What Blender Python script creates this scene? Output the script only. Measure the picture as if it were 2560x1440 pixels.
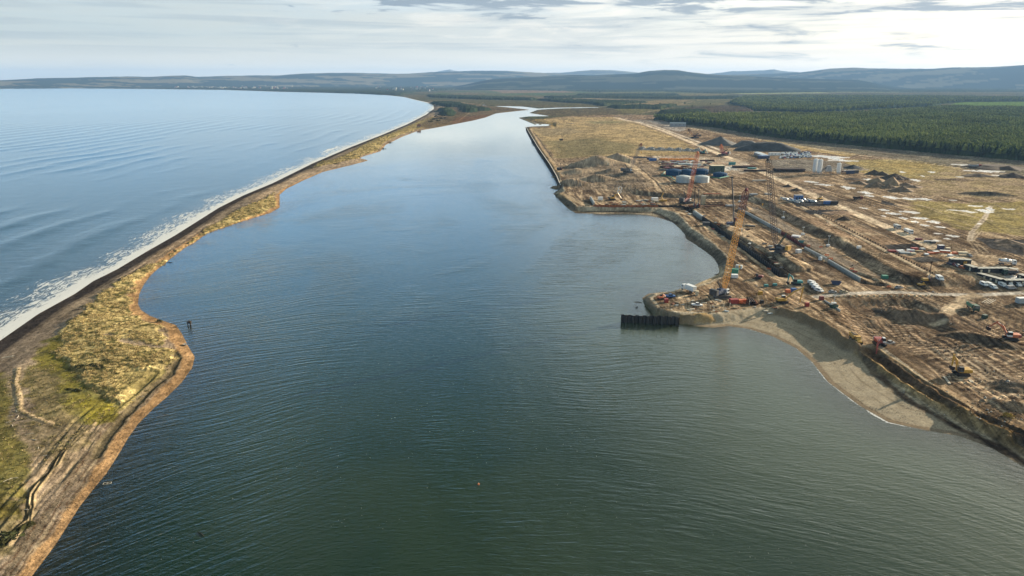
import bpy, bmesh, math, random
import numpy as np
from mathutils import Vector, Matrix

for _o in list(bpy.data.objects):
    bpy.data.objects.remove(_o)
scene = bpy.context.scene
random.seed(7)
RNG = np.random.default_rng(11)

# ------------------------------------------------------------------ camera
CAM_H = 110.0
FPX = 1707.0
PITCH = math.atan(520.0 / FPX)
cam_data = bpy.data.cameras.new("camera")
cam_data.sensor_width = 36.0
cam_data.lens = 36.0 * FPX / 2560.0
cam_data.clip_start = 1.0
cam_data.clip_end = 90000.0
cam = bpy.data.objects.new("camera", cam_data)
cam.location = (0, 0, CAM_H)
cam.rotation_euler = (math.pi / 2 - PITCH, 0, 0)
scene.collection.objects.link(cam)
scene.camera = cam

# ------------------------------------------------------------------ exposure
scene.view_settings.view_transform = 'Standard'
scene.view_settings.look = 'None'
scene.view_settings.exposure = 1.36
scene.view_settings.gamma = 1.0

# ------------------------------------------------------------------ sun
SUN_AZ = math.radians(59.0)      # clockwise from +Y (to the right of the view)
SUN_EL = math.radians(14.0)
sd = bpy.data.lights.new("sun", 'SUN')
sd.energy = 5.0
sd.angle = math.radians(0.6)
sd.color = (1.0, 0.86, 0.66)
sun = bpy.data.objects.new("sun", sd)
sdir = Vector((math.sin(SUN_AZ) * math.cos(SUN_EL), math.cos(SUN_AZ) * math.cos(SUN_EL), math.sin(SUN_EL)))
sun.rotation_euler = sdir.to_track_quat('Z', 'Y').to_euler()
sun.location = (400, 300, 300)
scene.collection.objects.link(sun)


# ------------------------------------------------------------------ node helper
class NT:
    def __init__(self, tree):
        self.t = tree
        self.n = tree.nodes
        self.l = tree.links

    def new(self, kind, **kw):
        nd = self.n.new(kind)
        for k, v in kw.items():
            if k.startswith("i_"):
                nd.inputs[k[2:].replace("_", " ")].default_value = v
            else:
                setattr(nd, k, v)
        return nd

    def link(self, a, b):
        self.l.new(a, b)

    def val(self, sock, v):
        if isinstance(v, (int, float, tuple, list)):
            sock.default_value = v
        else:
            self.l.new(v, sock)

    def math(self, op, a, b=0.0, c=None, clamp=False):
        nd = self.n.new("ShaderNodeMath")
        nd.operation = op
        nd.use_clamp = clamp
        self.val(nd.inputs[0], a)
        self.val(nd.inputs[1], b)
        if c is not None:
            self.val(nd.inputs[2], c)
        return nd.outputs[0]

    def mix(self, f, a, b, blend='MIX'):
        nd = self.n.new("ShaderNodeMix")
        nd.data_type = 'RGBA'
        nd.blend_type = blend
        self.val(nd.inputs[0], f)
        self.val(nd.inputs[6], tuple(a) + (1,) if isinstance(a, tuple) and len(a) == 3 else a)
        self.val(nd.inputs[7], tuple(b) + (1,) if isinstance(b, tuple) and len(b) == 3 else b)
        return nd.outputs[2]

    def step(self, x, lo, hi, a=0.0, b=1.0):
        nd = self.n.new("ShaderNodeMapRange")
        nd.interpolation_type = 'SMOOTHSTEP'
        self.val(nd.inputs[0], x)
        self.val(nd.inputs[1], lo)
        self.val(nd.inputs[2], hi)
        self.val(nd.inputs[3], a)
        self.val(nd.inputs[4], b)
        return nd.outputs[0]

    def noise(self, vec, scale, detail=4.0, rough=0.55, dist=0.0):
        nd = self.n.new("ShaderNodeTexNoise")
        self.val(nd.inputs["Vector"], vec)
        nd.inputs["Scale"].default_value = scale
        nd.inputs["Detail"].default_value = detail
        nd.inputs["Roughness"].default_value = rough
        nd.inputs["Distortion"].default_value = dist
        return nd.outputs[0]

    def vmul(self, vec, s, rot=0.0, loc=(0, 0, 0)):
        nd = self.n.new("ShaderNodeMapping")
        self.val(nd.inputs["Vector"], vec)
        nd.inputs["Scale"].default_value = s
        nd.inputs["Rotation"].default_value = (0, 0, rot)
        nd.inputs["Location"].default_value = loc
        return nd.outputs[0]

    def comb(self, x, y, z=0.0):
        nd = self.n.new("ShaderNodeCombineXYZ")
        self.val(nd.inputs[0], x)
        self.val(nd.inputs[1], y)
        self.val(nd.inputs[2], z)
        return nd.outputs[0]


# ------------------------------------------------------------------ world: Nishita sky with streaky cloud
world = bpy.data.worlds.new("World")
scene.world = world
world.use_nodes = True
W = NT(world.node_tree)
W.n.clear()
w_out = W.new("ShaderNodeOutputWorld")
w_bg = W.new("ShaderNodeBackground")
w_bg.inputs["Strength"].default_value = 0.1
sky = W.new("ShaderNodeTexSky")
sky.sky_type = 'NISHITA'
sky.sun_disc = False
sky.sun_elevation = SUN_EL
sky.sun_rotation = SUN_AZ
sky.altitude = 100
sky.air_density = 1.0
sky.dust_density = 2.2
sky.ozone_density = 1.2
tc = W.new("ShaderNodeTexCoord")
sep = W.new("ShaderNodeSeparateXYZ")
W.link(tc.outputs["Generated"], sep.inputs[0])
dx, dy, dz = sep.outputs
zc = W.math('MAXIMUM', dz, 0.0)
den = W.math('ADD', zc, 0.06)
u = W.math('DIVIDE', dx, den)
v = W.math('DIVIDE', dy, den)
az = W.math('ARCTAN2', dx, dy)              # radians, + to the right
el = W.math('ARCSINE', zc)
cl = W.comb(u, v)
# broad thin veil, brighter towards the sun
veil_n = W.noise(W.vmul(W.comb(az, el), (2.2, 26.0, 1.0), rot=0.03), 1.0, 5.0, 0.6, 0.4)
right = W.step(az, -0.60, 0.50)
# grey cloud banks
bank_a = W.noise(W.vmul(W.comb(az, el), (8.0, 66.0, 1.0), rot=-0.02, loc=(0.6, 0.35, 0)), 1.0, 7.0, 0.60, 0.55)
bank_b = W.noise(W.vmul(cl, (0.9, 1.2, 1.0), rot=0.5, loc=(3.1, 1.7, 0)), 1.0, 5.0, 0.6, 0.5)
hi_gate = W.step(el, 0.030, 0.095)
az_gate = W.step(az, -0.55, 0.1)
thr = W.math('SUBTRACT', 0.66, W.math('ADD', W.math('MULTIPLY', W.math('MULTIPLY', hi_gate, az_gate), 0.15), W.math('MULTIPLY', W.math('MULTIPLY', W.step(el, 0.082, 0.112), W.step(az, -0.6, -0.25)), 0.13)))
bank = W.step(bank_a, thr, W.math('ADD', thr, 0.09))
bank = W.math('MULTIPLY', bank, W.step(el, 0.2, 0.12))
lowbank = W.math('MULTIPLY', W.step(bank_a, 0.5, 0.68), W.math('MULTIPLY', W.step(az, -0.1, 0.4), W.step(el, 0.012, 0.035)))
bank = W.math('MAXIMUM', bank, W.math('MULTIPLY', lowbank, 0.9))
SKY_L = 7.6   # cloud colours below are radiances once multiplied by the 0.1 background strength
def K(r, g, b, s=1.0):
    return (r * SKY_L * s, g * SKY_L * s, b * SKY_L * s)
veil_col = W.mix(right, K(0.345, 0.370, 0.352), K(0.47, 0.46, 0.43))
glow_d = W.math('ADD', W.math('POWER', W.math('SUBTRACT', az, 1.0), 2.0), W.math('POWER', W.math('MULTIPLY', W.math('SUBTRACT', el, 0.26), 1.6), 2.0))
glow = W.math('POWER', 2.718, W.math('MULTIPLY', glow_d, -5.5))
base = sky.outputs[0]
high_l = W.mix(W.step(el, 0.16, 0.46), K(0.12, 0.40, 0.80), K(0.014, 0.038, 0.026))
high_r = W.mix(W.step(el, 0.16, 0.60), K(0.50, 0.57, 0.58), K(0.13, 0.17, 0.13))
high = W.mix(W.step(az, -0.08, 0.42), high_l, high_r)
base = W.mix(W.step(el, 0.05, 0.20, 0.25, 0.85), base, high)
veil_amt = W.step(el, 0.185, 0.075, 0.0, 0.92)
patch = W.step(bank_b, 0.50, 0.64)
veil_amt = W.math('ADD', veil_amt, W.math('MULTIPLY', W.math('MULTIPLY', patch, W.step(el, 0.12, 0.25)), 0.62), clamp=True)
veil_amt = W.math('MULTIPLY', veil_amt, W.step(veil_n, 0.25, 0.62, 0.72, 1.0))
veil_col = W.mix(W.step(el, 0.060, 0.0), veil_col, W.mix(right, K(0.54, 0.515, 0.44), K(0.72, 0.66, 0.55)))
c1 = W.mix(veil_amt, base, veil_col)
c1 = W.mix(W.math('MULTIPLY', W.step(W.noise(W.vmul(W.comb(az, el), (3.0, 90.0, 1.0), rot=0.02, loc=(2, 5, 0)), 1.0, 6.0, 0.6, 0.4), 0.46, 0.62), W.math('MULTIPLY', W.step(el, 0.02, 0.05), W.step(el, 0.22, 0.11, 0.0, 0.42))), c1, K(0.215, 0.26, 0.29))
bright = W.math('MULTIPLY', W.step(bank_a, 0.52, 0.34), W.math('MULTIPLY', right, W.step(el, 0.02, 0.07)))
c1 = W.mix(W.math('MULTIPLY', bright, 0.7), c1, K(0.66, 0.61, 0.53))
c1 = W.mix(W.math('MULTIPLY', glow, 0.45, clamp=True), c1, K(1.35, 1.2, 1.02))
bank_col = W.mix(right, K(0.135, 0.180, 0.225), K(0.225, 0.26, 0.285))
c1 = W.mix(W.math('MULTIPLY', bank, 0.92), c1, bank_col)
W.link(c1, w_bg.inputs["Color"])
W.link(w_bg.outputs[0], w_out.inputs["Surface"])


# ------------------------------------------------------------------ photo pixel (2560 x 1440) -> point on the ground at height z
_cp, _sp = math.cos(PITCH), math.sin(PITCH)
def G(px, py, z=0.0):
    x = (px - 1280.0) / FPX
    y = (720.0 - py) / FPX
    dy_ = _cp + y * _sp
    dz_ = -_sp + y * _cp
    t = (z - CAM_H) / dz_
    return (x * t, dy_ * t)

def GV(px, py, z=0.0):
    a = G(px, py, z)
    return Vector((a[0], a[1], z))

def px_to_az(px, py=205.0):
    x = (px - 1280.0) / FPX
    y = (720.0 - py) / FPX
    return math.atan2(x, _cp + y * _sp), (-_sp + y * _cp) / math.hypot(x, _cp + y * _sp)   # azimuth, tan(elevation)

def GP(pts, z=0.0):
    return np.array([G(a, b, z) for a, b in pts], dtype=np.float64)


# ------------------------------------------------------------------ numpy noise
_perm = RNG.random((256, 256)).astype(np.float32)
def vnoise(x, y, seed=0):
    x = x + seed * 17.31
    y = y + seed * 9.77
    xi = np.floor(x).astype(np.int64)
    yi = np.floor(y).astype(np.int64)
    fx = (x - xi).astype(np.float32)
    fy = (y - yi).astype(np.float32)
    fx = fx * fx * (3 - 2 * fx)
    fy = fy * fy * (3 - 2 * fy)
    x0, x1, y0, y1 = xi & 255, (xi + 1) & 255, yi & 255, (yi + 1) & 255
    a = _perm[y0, x0]; b = _perm[y0, x1]; c = _perm[y1, x0]; d = _perm[y1, x1]
    return (a + (b - a) * fx) * (1 - fy) + (c + (d - c) * fx) * fy

def fbm(x, y, octaves=4, seed=0, gain=0.55):
    s = 0.0; amp = 1.0; tot = 0.0; f = 1.0
    for k in range(octaves):
        s = s + amp * vnoise(x * f, y * f, seed + k * 3)
        tot += amp
        amp *= gain
        f *= 2.03
    return s / tot

def sstep(x, lo, hi):
    t = np.clip((x - lo) / (hi - lo), 0, 1)
    return t * t * (3 - 2 * t)

def polyline_dist(X, Y, P, closed=False):
    n = len(P)
    best = np.full(X.shape, 1e18, dtype=np.float32)
    for i in range(n if closed else n - 1):
        ax, ay = P[i]
        bx, by = P[(i + 1) % n]
        ex, ey = bx - ax, by - ay
        L = ex * ex + ey * ey + 1e-9
        t = np.clip(((X - ax) * ex + (Y - ay) * ey) / L, 0, 1)
        d2 = (X - ax - t * ex) ** 2 + (Y - ay - t * ey) ** 2
        np.minimum(best, d2, out=best)
    return np.sqrt(best)

def inside(X, Y, P):
    r = np.zeros(X.shape, dtype=bool)
    n = len(P)
    for i in range(n):
        ax, ay = P[i]
        bx, by = P[(i + 1) % n]
        if ay == by:
            continue
        c = ((ay > Y) != (by > Y))
        r ^= c & (X < (bx - ax) * (Y - ay) / (by - ay) + ax)
    return r

def sdist(X, Y, P):
    d = polyline_dist(X, Y, P, True)
    return np.where(inside(X, Y, P), d, -d)

# ================================================================== the lie of the land
_az = np.radians(np.linspace(-53.0, 53.0, 2050))
_dep = np.concatenate([np.arange(0.30, 2.0, 0.0125), np.arange(2.0, 12.0, 0.040), np.arange(12.0, 52.0, 0.062)])
_dep = np.radians(_dep)[::-1]
NR, NC = len(_dep), len(_az)
_R = (CAM_H / np.tan(_dep))[:, None]
X = (_R * np.sin(_az)[None, :]).astype(np.float32)
Y = (_R * np.cos(_az)[None, :]).astype(np.float32)
DIST = np.broadcast_to(_R, X.shape).astype(np.float32)
AZG = np.broadcast_to(_az[None, :], X.shape)

SEA = [(-700, 1290), (-300, 1062), (0, 852), (96, 785), (187, 735), (233, 703), (292, 674), (365, 630), (437, 589), (548, 519), (610, 488),
       (682, 458), (783, 408), (877, 368), (951, 339), (1018, 311), (1065, 287), (1085, 272), (1084, 263), (1069, 256),
       (1035, 248.6), (1011, 242.5), (968, 238), (894, 234), (749, 230.5), (703, 229.5), (566, 225), (383, 222.6), (180, 221), (0, 219.3),
       (-900, 216), (-3000, 212)]
LAG_L = [(1206, 263), (1265, 268), (1325, 274.5), (1290, 278), (1240, 283.5), (1213, 294), (1180, 302), (1133, 311), (1102, 317), (1045, 327),
         (1005, 342), (964, 362), (951, 378), (914, 389), (897, 395), (921, 401), (884, 411), (806, 430), (760, 450), (716, 472),
         (699, 487), (699, 519), (676, 532), (588, 559), (521, 581), (487, 605), (457, 623), (413, 657), (380, 685),
         (360, 710), (348, 735), (345, 760), (352, 775), (375, 790), (410, 803), (440, 813), (455, 835), (470, 865), (487, 893), (480, 920),
         (455, 955), (420, 990), (385, 1020), (345, 1060), (320, 1095), (300, 1130), (265, 1185), (240, 1215), (200, 1265),
         (165, 1320), (140, 1360), (110, 1400), (80, 1440), (0, 1560), (-150, 1780), (-700, 2600)]
LAG_R = [(2900, 1330), (2560, 1168), (2480, 1120), (2400, 1090), (2310, 1075), (2220, 1055), (2150, 1015), (2070, 955), (2030, 905), (1990, 870),
         (1930, 840), (1870, 822), (1820, 815), (1785, 819), (1745, 816), (1700, 806), (1665, 795), (1637, 786), (1614, 763), (1605, 745), (1622, 734),
         (1680, 728), (1705, 722), (1730, 715), (1765, 700), (1788, 690), (1800, 680), (1795, 660), (1785, 645), (1765, 630), (1740, 612),
         (1715, 597), (1712, 585), (1700, 570), (1680, 555), (1650, 545), (1620, 538), (1560, 533), (1500, 535), (1440, 533), (1420, 522),
         (1383, 484), (1400, 472), (1391, 446), (1372, 415), (1342, 372), (1322, 337), (1313, 318), (1330, 316), (1378, 314.5), (1379, 311),
         (1345, 310), (1300, 294), (1320, 291), (1375, 290.5), (1345, 286), (1323, 282.5), (1345, 274), (1400, 271), (1521, 268.5), (1521, 267.7),
         (1400, 269), (1345, 271.5), (1320, 268), (1300, 266), (1225, 265), (1206, 262)]
sea_w = GP(SEA)
lagl_w = GP(LAG_L)
lagr_w = GP(LAG_R)
far_close = np.array([[-40000.0, sea_w[-1][1]], [-40000.0, 60000.0], [60000.0, 60000.0], [60000.0, 60.0], [600.0, 60.0]])
land_poly = np.vstack([sea_w, far_close, lagr_w, lagl_w])

D = sdist(X, Y, land_poly)                      # metres inside the shoreline (+) or out over water (-)
D_SEA = polyline_dist(X, Y, sea_w)
D_LAGL = polyline_dist(X, Y, lagl_w)
D_LAGR = polyline_dist(X, Y, lagr_w)
spit_side = (D_LAGL < D_LAGR) | (X < -20)
N1 = fbm(X / 9, Y / 9, 4, 1)
N2 = fbm(X / 40, Y / 40, 5, 2)
N3 = fbm(X / 2.2, Y / 2.2, 3, 3)
N4 = fbm(X / 160, Y / 160, 5, 4)

# --- spit
spit = (D > 0) & (X < np.where(Y > 1100, G(1100, 300)[0] + 60, -20)) & (Y < G(1100, 255)[1])
z_sea = np.minimum(D_SEA * 0.10, 2.6 + N2 * 0.6)
z_lag = np.minimum(D_LAGL * 0.075, 2.1)
Z = np.minimum(np.maximum(D, 0) * 0.06, 1.3)
Z = np.where(spit, np.minimum(z_sea, z_lag + 0.4 * sstep(D_LAGL, 6, 20)), Z)
Z = Z + np.where(D > 0, 0.12 * (N1 - 0.5) * sstep(D, 0, 4), 0)
# --- bed
bed = -np.minimum(np.maximum(-D, 0) * np.where(spit_side, 0.045, 0.07), 5.0) - 0.0
Z = np.where(D > 0, Z, bed).astype(np.float32)

# --- raised building platform of the right bank
PLAT = [(1320, 317), (1349, 368), (1379, 412), (1395, 440), (1403, 464), (1410, 478), (1395, 483), (1440, 516), (1560, 519), (1650, 521), (1690, 533),
        (1722, 568), (1770, 600), (1812, 640), (1818, 685), (1765, 708), (1700, 726), (1640, 734), (1622, 745), (1642, 773), (1700, 783), (1795, 786),
        (1880, 772), (1950, 772), (2000, 782), (2060, 812), (2110, 847), (2145, 868), (2190, 866), (2240, 903), (2320, 963), (2440, 1033),
        (2560, 1083), (2900, 1230), (4200, 1400), (4500, 300), (1900, 258), (1600, 284), (1430, 290), (1345, 300), (1390, 308), (1390, 316)]
plat_w = GP(PLAT, 3.0)
D_P = sdist(X, Y, plat_w)
edge_w = np.where(DIST > 600, 4.0, 6.0)
P_M = sstep(D_P + (N1 - 0.5) * 3.0, -edge_w, 1.0)
P_M = np.where(D > 0, P_M, sstep(D_P, -1.5, 0.5) * (D > -3))
Z = np.where(P_M > 0, Z * (1 - P_M) + (3.2 + (N2 - 0.5) * 0.5) * P_M, Z)
# higher ground north and east of the basin
HIGH = [(1560, 474), (1640, 484), (1700, 487), (1800, 489), (1870, 491), (1905, 503), (1950, 530), (2000, 556), (2110, 612), (2170, 650), (2235, 688), (2300, 700),
        (2400, 704), (4200, 760), (4500, 300), (1900, 290), (1560, 300), (1420, 330), (1430, 440)]
high_w = GP(HIGH, 6.2)
hd = sdist(X, Y, high_w)
l1 = polyline_dist(X, Y, high_w[1:12])
soft = np.clip(l1 * 0.5, 7.0, 60.0)
Z = Z + 3.0 * sstep(hd + (N1 - 0.5) * 4, -soft * 0.2, soft) * P_M

COL = np.zeros(X.shape + (3,), dtype=np.float32)
WET = np.zeros(X.shape, dtype=np.float32)

CLEAN = np.zeros(X.shape, dtype=np.float32)

def paint(mask, col, sub=None):
    m = np.clip(mask, 0, 1)[..., None].astype(np.float32)
    c = np.array(col, dtype=np.float32)
    if sub is None:
        COL[...] = COL * (1 - m) + c * m
    else:
        COL[sub] = COL[sub] * (1 - m) + c * m

def window(P, pad):
    """index box of the grid round world points P"""
    r = np.hypot(P[:, 0], P[:, 1])
    a = np.arctan2(P[:, 0], P[:, 1])
    rmin, rmax = max(r.min() - pad, 5.0), r.max() + pad
    pa = pad / rmin
    rows = np.where((_R[:, 0] > rmin) & (_R[:, 0] < rmax))[0]
    cols = np.where((_az > a.min() - pa) & (_az < a.max() + pa))[0]
    if len(rows) < 2 or len(cols) < 2:
        return None
    return (slice(rows[0], rows[-1] + 1), slice(cols[0], cols[-1] + 1))

def dens(P, closed=False):
    """long sides cut up, so that the window of a polyline bounds its inside too"""
    out = []
    n = len(P)
    for i in range(n if closed else n - 1):
        a, b = P[i], P[(i + 1) % n]
        k = max(1, int(np.hypot(*(b - a)) / 40))
        for j in range(k):
            out.append(a + (b - a) * j / k)
    if not closed:
        out.append(P[-1])
    return np.array(out)

def patch(pts, col, soft=3.0, rag=4.0, amount=1.0, dz=0.0, z=3.2, var=None, scale=12.0, wet=0.0, level=None, seed=5):
    P = GP(pts, z) if len(pts[0]) == 2 else np.array([G(a, b, c) for a, b, c in pts])
    s = window(dens(P, True), soft + rag)
    if s is None:
        return
    x, y = X[s], Y[s]
    d = sdist(x, y, P)
    n = fbm(x / scale, y / scale, 4, seed)
    m = sstep(d + (n - 0.5) * 2 * rag, -soft / 2, soft / 2) * amount * (D[s] > -1)
    if col is not None:
        c = np.array(col, dtype=np.float32)
        if var is not None:
            t = sstep(fbm(x / (scale * 0.7), y / (scale * 1.3), 5, seed + 9), 0.32, 0.68)[..., None]
            c = c * (1 - t) + np.array(var, dtype=np.float32) * t
        mm = m[..., None].astype(np.float32)
        COL[s] = COL[s] * (1 - mm) + c * mm
    if dz:
        Z[s] += (dz * sstep(d + (n - 0.5) * 2 * rag, -soft / 2, soft / 2)).astype(np.float32)
    if level is not None:
        Z[s] = Z[s] * (1 - m) + level * m
    if wet:
        WET[s] = np.maximum(WET[s], m * wet)

def stroke(pts, width, col, dz=0.0, soft=None, z=3.2, amount=1.0, rag=0.6, ruts=0.0, prof='round', clean=0.0):
    P = GP(pts, z)
    soft = width * 0.3 if soft is None else soft
    s = window(dens(P), width + soft + rag)
    if s is None:
        return
    x, y = X[s], Y[s]
    d = polyline_dist(x, y, P)
    n = fbm(x / 5, y / 5, 3, 21)
    dd = d + (n - 0.5) * 2 * rag
    m = (1 - sstep(dd, width / 2 - soft / 2, width / 2 + soft / 2)) * amount * (D[s] > -1)
    if col is not None:
        mm = m[..., None].astype(np.float32)
        c = np.array(col, dtype=np.float32)
        if ruts:
            r = 0.5 + 0.5 * np.sin(d * 2.6 + n * 3)
            c = c * (1 - ruts * (r[..., None] * 0.6))
        COL[s] = COL[s] * (1 - mm) + c * mm
    if clean:
        CLEAN[s] = np.maximum(CLEAN[s], m * clean)
    if dz:
        Z[s] += (dz * (1 - sstep(dd, 0 if prof == 'round' else width * 0.3, width / 2))).astype(np.float32)

def mound(px, py, rx, ry, h, rot=0.0, col=None, z=3.2, seed=0, rough=0.35, flat=0.0):
    cx, cy = G(px, py, z)
    P = np.array([[cx - rx * 1.5, cy - ry * 1.5], [cx + rx * 1.5, cy + ry * 1.5], [cx - rx * 1.5, cy + ry * 1.5], [cx + rx * 1.5, cy - ry * 1.5]])
    s = window(P, 1.0)
    if s is None:
        return
    x, y = X[s] - cx, Y[s] - cy
    c, q = math.cos(rot), math.sin(rot)
    u, v = (x * c + y * q) / rx, (-x * q + y * c) / ry
    n = fbm(X[s] / (rx * 0.35), Y[s] / (rx * 0.35), 4, seed)
    r = np.sqrt(u * u + v * v) * (1 + (n - 0.5) * rough * 2)
    hh = np.clip(1 - r, 0, 1)
    if flat:
        hh = np.minimum(hh, 1 - flat) / (1 - flat)
    Z[s] += (h * hh * (0.8 + 0.4 * n)).astype(np.float32)
    if col is not None:
        m = sstep(hh, 0.0, 0.12)[..., None].astype(np.float32)
        COL[s] = COL[s] * (1 - m) + np.array(col, dtype=np.float32) * m

# directional noises of the building site (tyre tracks run along the quay)
qa = np.array(G(1720, 520)); qb = np.array(G(1990, 700))
qd = (qb - qa) / np.hypot(*(qb - qa))
U = X * qd[0] + Y * qd[1]
V = -X * qd[1] + Y * qd[0]
R1 = fbm(U / 34 + N2 * 2, V / 1.9 + N4 * 14, 4, 31)
R2 = fbm(U / 18 + 3 * N4, V / 7 + N4 * 6, 4, 32)

# ------------------------------------------------------------------ colours
SAND = (0.345, 0.298, 0.228); SANDY = (0.40, 0.31, 0.20); MUD = (0.165, 0.118, 0.076); DARK = (0.075, 0.056, 0.042)
GREY = (0.17, 0.155, 0.135); GOLD = (0.33, 0.24, 0.085); OLIVE = (0.135, 0.115, 0.045); GREEN = (0.115, 0.108, 0.045)
SHING = (0.245, 0.195, 0.148); DKSH = (0.050, 0.041, 0.036); WARM = (0.335, 0.215, 0.118); FARM = (0.062, 0.068, 0.038)

paint(np.ones_like(D), FARM)
t = sstep(N4, 0.35, 0.65)
paint(t * (DIST > 1500), (0.10, 0.086, 0.048))
# right bank ground
rb = sstep(D_P, -40, 4) * (DIST < 2300)
paint(rb, (0.190, 0.132, 0.078))
paint(rb * sstep(N2, 0.42, 0.62), (0.125, 0.086, 0.053))
paint(rb * sstep(R2, 0.52, 0.66) * 0.8, (0.30, 0.215, 0.128))
paint(rb * sstep(R1, 0.50, 0.60) * 0.6 * sstep(DIST, 1300, 700), (0.072, 0.050, 0.033))
paint(rb * sstep(R1, 0.45, 0.35) * 0.75 * sstep(DIST, 1300, 700), (0.37, 0.275, 0.17))
# sand of the beaches (right bank)
bm_ = (D > -30) & (~spit) & (D_P < 2) & (DIST < 1500)
paint(bm_ * 1.0, SAND)
paint(bm_ * (D < 2.2) * sstep(D, -4, -1), (0.20, 0.16, 0.115))
paint(bm_ * sstep(D, 3.0, 1.0), (0.235, 0.19, 0.14))
for c_, w_ in ((7.5, 0.5), (12, 0.7), (16.5, 0.35)):
    paint(bm_ * (1 - sstep(np.abs(D - c_ + (N2 - 0.5) * 6), 0, w_)) * 0.6 * sstep(N1, 0.35, 0.55), (0.15, 0.12, 0.085))

# ------------------------------------------------------------------ spit colours
sp = spit.astype(np.float32)
al = X * 0.35 + Y * 0.94
paint(sp, SHING)
paint(sp * sstep(N2, 0.42, 0.66) * 0.6, (0.30, 0.235, 0.165))
sl = fbm(D_SEA / 1.6, al / 60, 4, 41)
paint(sp * sstep(sl, 0.52, 0.66) * 0.55 * (D_SEA < 60), (0.13, 0.105, 0.082))
ll = fbm(D_LAGL / 1.3, al / 26, 4, 42)
paint(sp * (0.35 + 0.65 * sstep(Y, 275, 240)) * sstep(D_LAGL, 30, 18) * sstep(ll, 0.48, 0.62) * 0.7, (0.125, 0.10, 0.068))
paint(sp * (0.35 + 0.65 * sstep(Y, 275, 240)) * sstep(D_LAGL, 30, 18) * sstep(ll, 0.42, 0.30) * 0.7, (0.36, 0.285, 0.19))
ww = 3.0 + 2.2 * sstep(DIST, 180, 300) + 3.0 * (fbm(X / 7, Y / 7, 3, 44) - 0.5) - 3.0 * sstep(DIST, 500, 900)
paint(sp * sstep(D_LAGL, ww + .8, ww - .6), WARM)
paint(sp * sstep(D_LAGL, 2.2, 0.5) * 0.5, (0.22, 0.145, 0.085))
low_ = sstep(Y, 262, 235)
Z += (spit * low_ * sstep(D_LAGL, 8, 10) * sstep(D_LAGL, 24, 20) * (ll - 0.5) * 1.1).astype(np.float32)
for c_, w_ in ((0.8, 0.5), (2.2, 0.4), (4.4, 0.5)):
    k_ = sp * (1 - sstep(np.abs(D_LAGL - ww - c_ + (N1 - 0.5) * 1.6), 0, w_)) * (DIST < 700)
    paint(k_ * sstep(N3, 0.3, 0.5) * 0.85, (0.095, 0.060, 0.038))
darkband = sp * sstep(D_SEA + (N2 - 0.5) * 5, 10.0, 8.0) * sstep(DIST, 4000, 1500)
paint(darkband, DKSH)
paint(sp * sstep(np.abs(D_SEA - 10.5 + (N2 - 0.5) * 5), 2.2, 0.2) * 0.7, (0.12, 0.095, 0.075))
bedm = (D <= 0).astype(np.float32)
paint(bedm * spit_side, (0.19, 0.125, 0.07))
paint(bedm * (~spit_side), (0.17, 0.15, 0.10))

# stretches of marram grass on the spit (outlines used again for the tussocks)
MARRAM = [
    [(385, 654), (350, 668), (310, 688), (245, 738), (215, 768), (180, 798), (155, 830), (150, 880), (190, 930), (235, 975), (300, 1010), (330, 985), (300, 940), (350, 930), (400, 925), (432, 890),
     (425, 868), (330, 862), (270, 838), (330, 850), (405, 860), (412, 835), (395, 808), (350, 790), (330, 765), (324, 742), (332, 715), (355, 685), (380, 665)],
    [(470, 603), (510, 568), (560, 545), (600, 522), (650, 500), (684, 478), (690, 495), (688, 512), (655, 530), (600, 548), (540, 570), (492, 590)],
    [(398, 652), (430, 625), (470, 603), (482, 598), (455, 615), (425, 640), (405, 655)],
    [(780, 418), (800, 402), (840, 398), (880, 378), (895, 368), (940, 345), (985, 330), (1030, 310), (1080, 292), (1118, 302), (1100, 312), (1045, 322),
     (1000, 336), (960, 355), (945, 374), (905, 386), (893, 396), (850, 406), (800, 416)],
]
def marram_mask():
    m = np.zeros(X.shape, dtype=np.float32)
    for pl in MARRAM:
        P = GP(pl, 2.0)
        s = window(dens(P, True), 8)
        if s is None:
            continue
        d = sdist(X[s], Y[s], P)
        n = fbm(X[s] / 6, Y[s] / 6, 4, 51)
        m[s] = np.maximum(m[s], sstep(d + (n - 0.55) * 9, -1.2, 1.2))
    return m * sp
patch([(110, 855), (160, 832), (250, 850), (330, 870), (420, 868), (440, 890), (400, 940), (330, 1000), (290, 1040), (230, 1062), (170, 1055), (110, 1020), (60, 960)],
      (0.16, 0.138, 0.06), soft=3, rag=4, z=2.0, var=(0.24, 0.195, 0.095), scale=5)
patch([(120, 850), (150, 835), (170, 880), (190, 950), (260, 1010), (250, 1050), (190, 1058), (110, 1010), (90, 930), (100, 880)], GREEN, soft=4, rag=4, z=2.0,
      var=(0.19, 0.165, 0.05), scale=5)
patch([(200, 1000), (300, 1000), (280, 1045), (215, 1060)], (0.215, 0.185, 0.045), soft=3, rag=3, z=2.0, var=(0.15, 0.13, 0.04), scale=4)
patch([(220, 855), (300, 868), (420, 872), (432, 885), (380, 915), (300, 905), (235, 890)], (0.165, 0.120, 0.072), soft=3, rag=3, z=2.0, var=(0.23, 0.175, 0.10), scale=6)
patch([(345, 895), (420, 880), (425, 900), (360, 918)], (0.155, 0.14, 0.055), soft=3, rag=2, z=2.0, scale=5, amount=0.8)
patch([(60, 930), (120, 920), (160, 985), (200, 1060), (230, 1100), (150, 1120), (80, 1060)], (0.10, 0.088, 0.048), soft=5, rag=5, z=2.0, var=(0.205, 0.165, 0.095), scale=4)
patch([(100, 1060), (230, 1070), (160, 1150), (110, 1150), (60, 1090)], (0.21, 0.17, 0.115), soft=4, rag=4, z=2.0, var=(0.12, 0.10, 0.06), scale=3)
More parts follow.
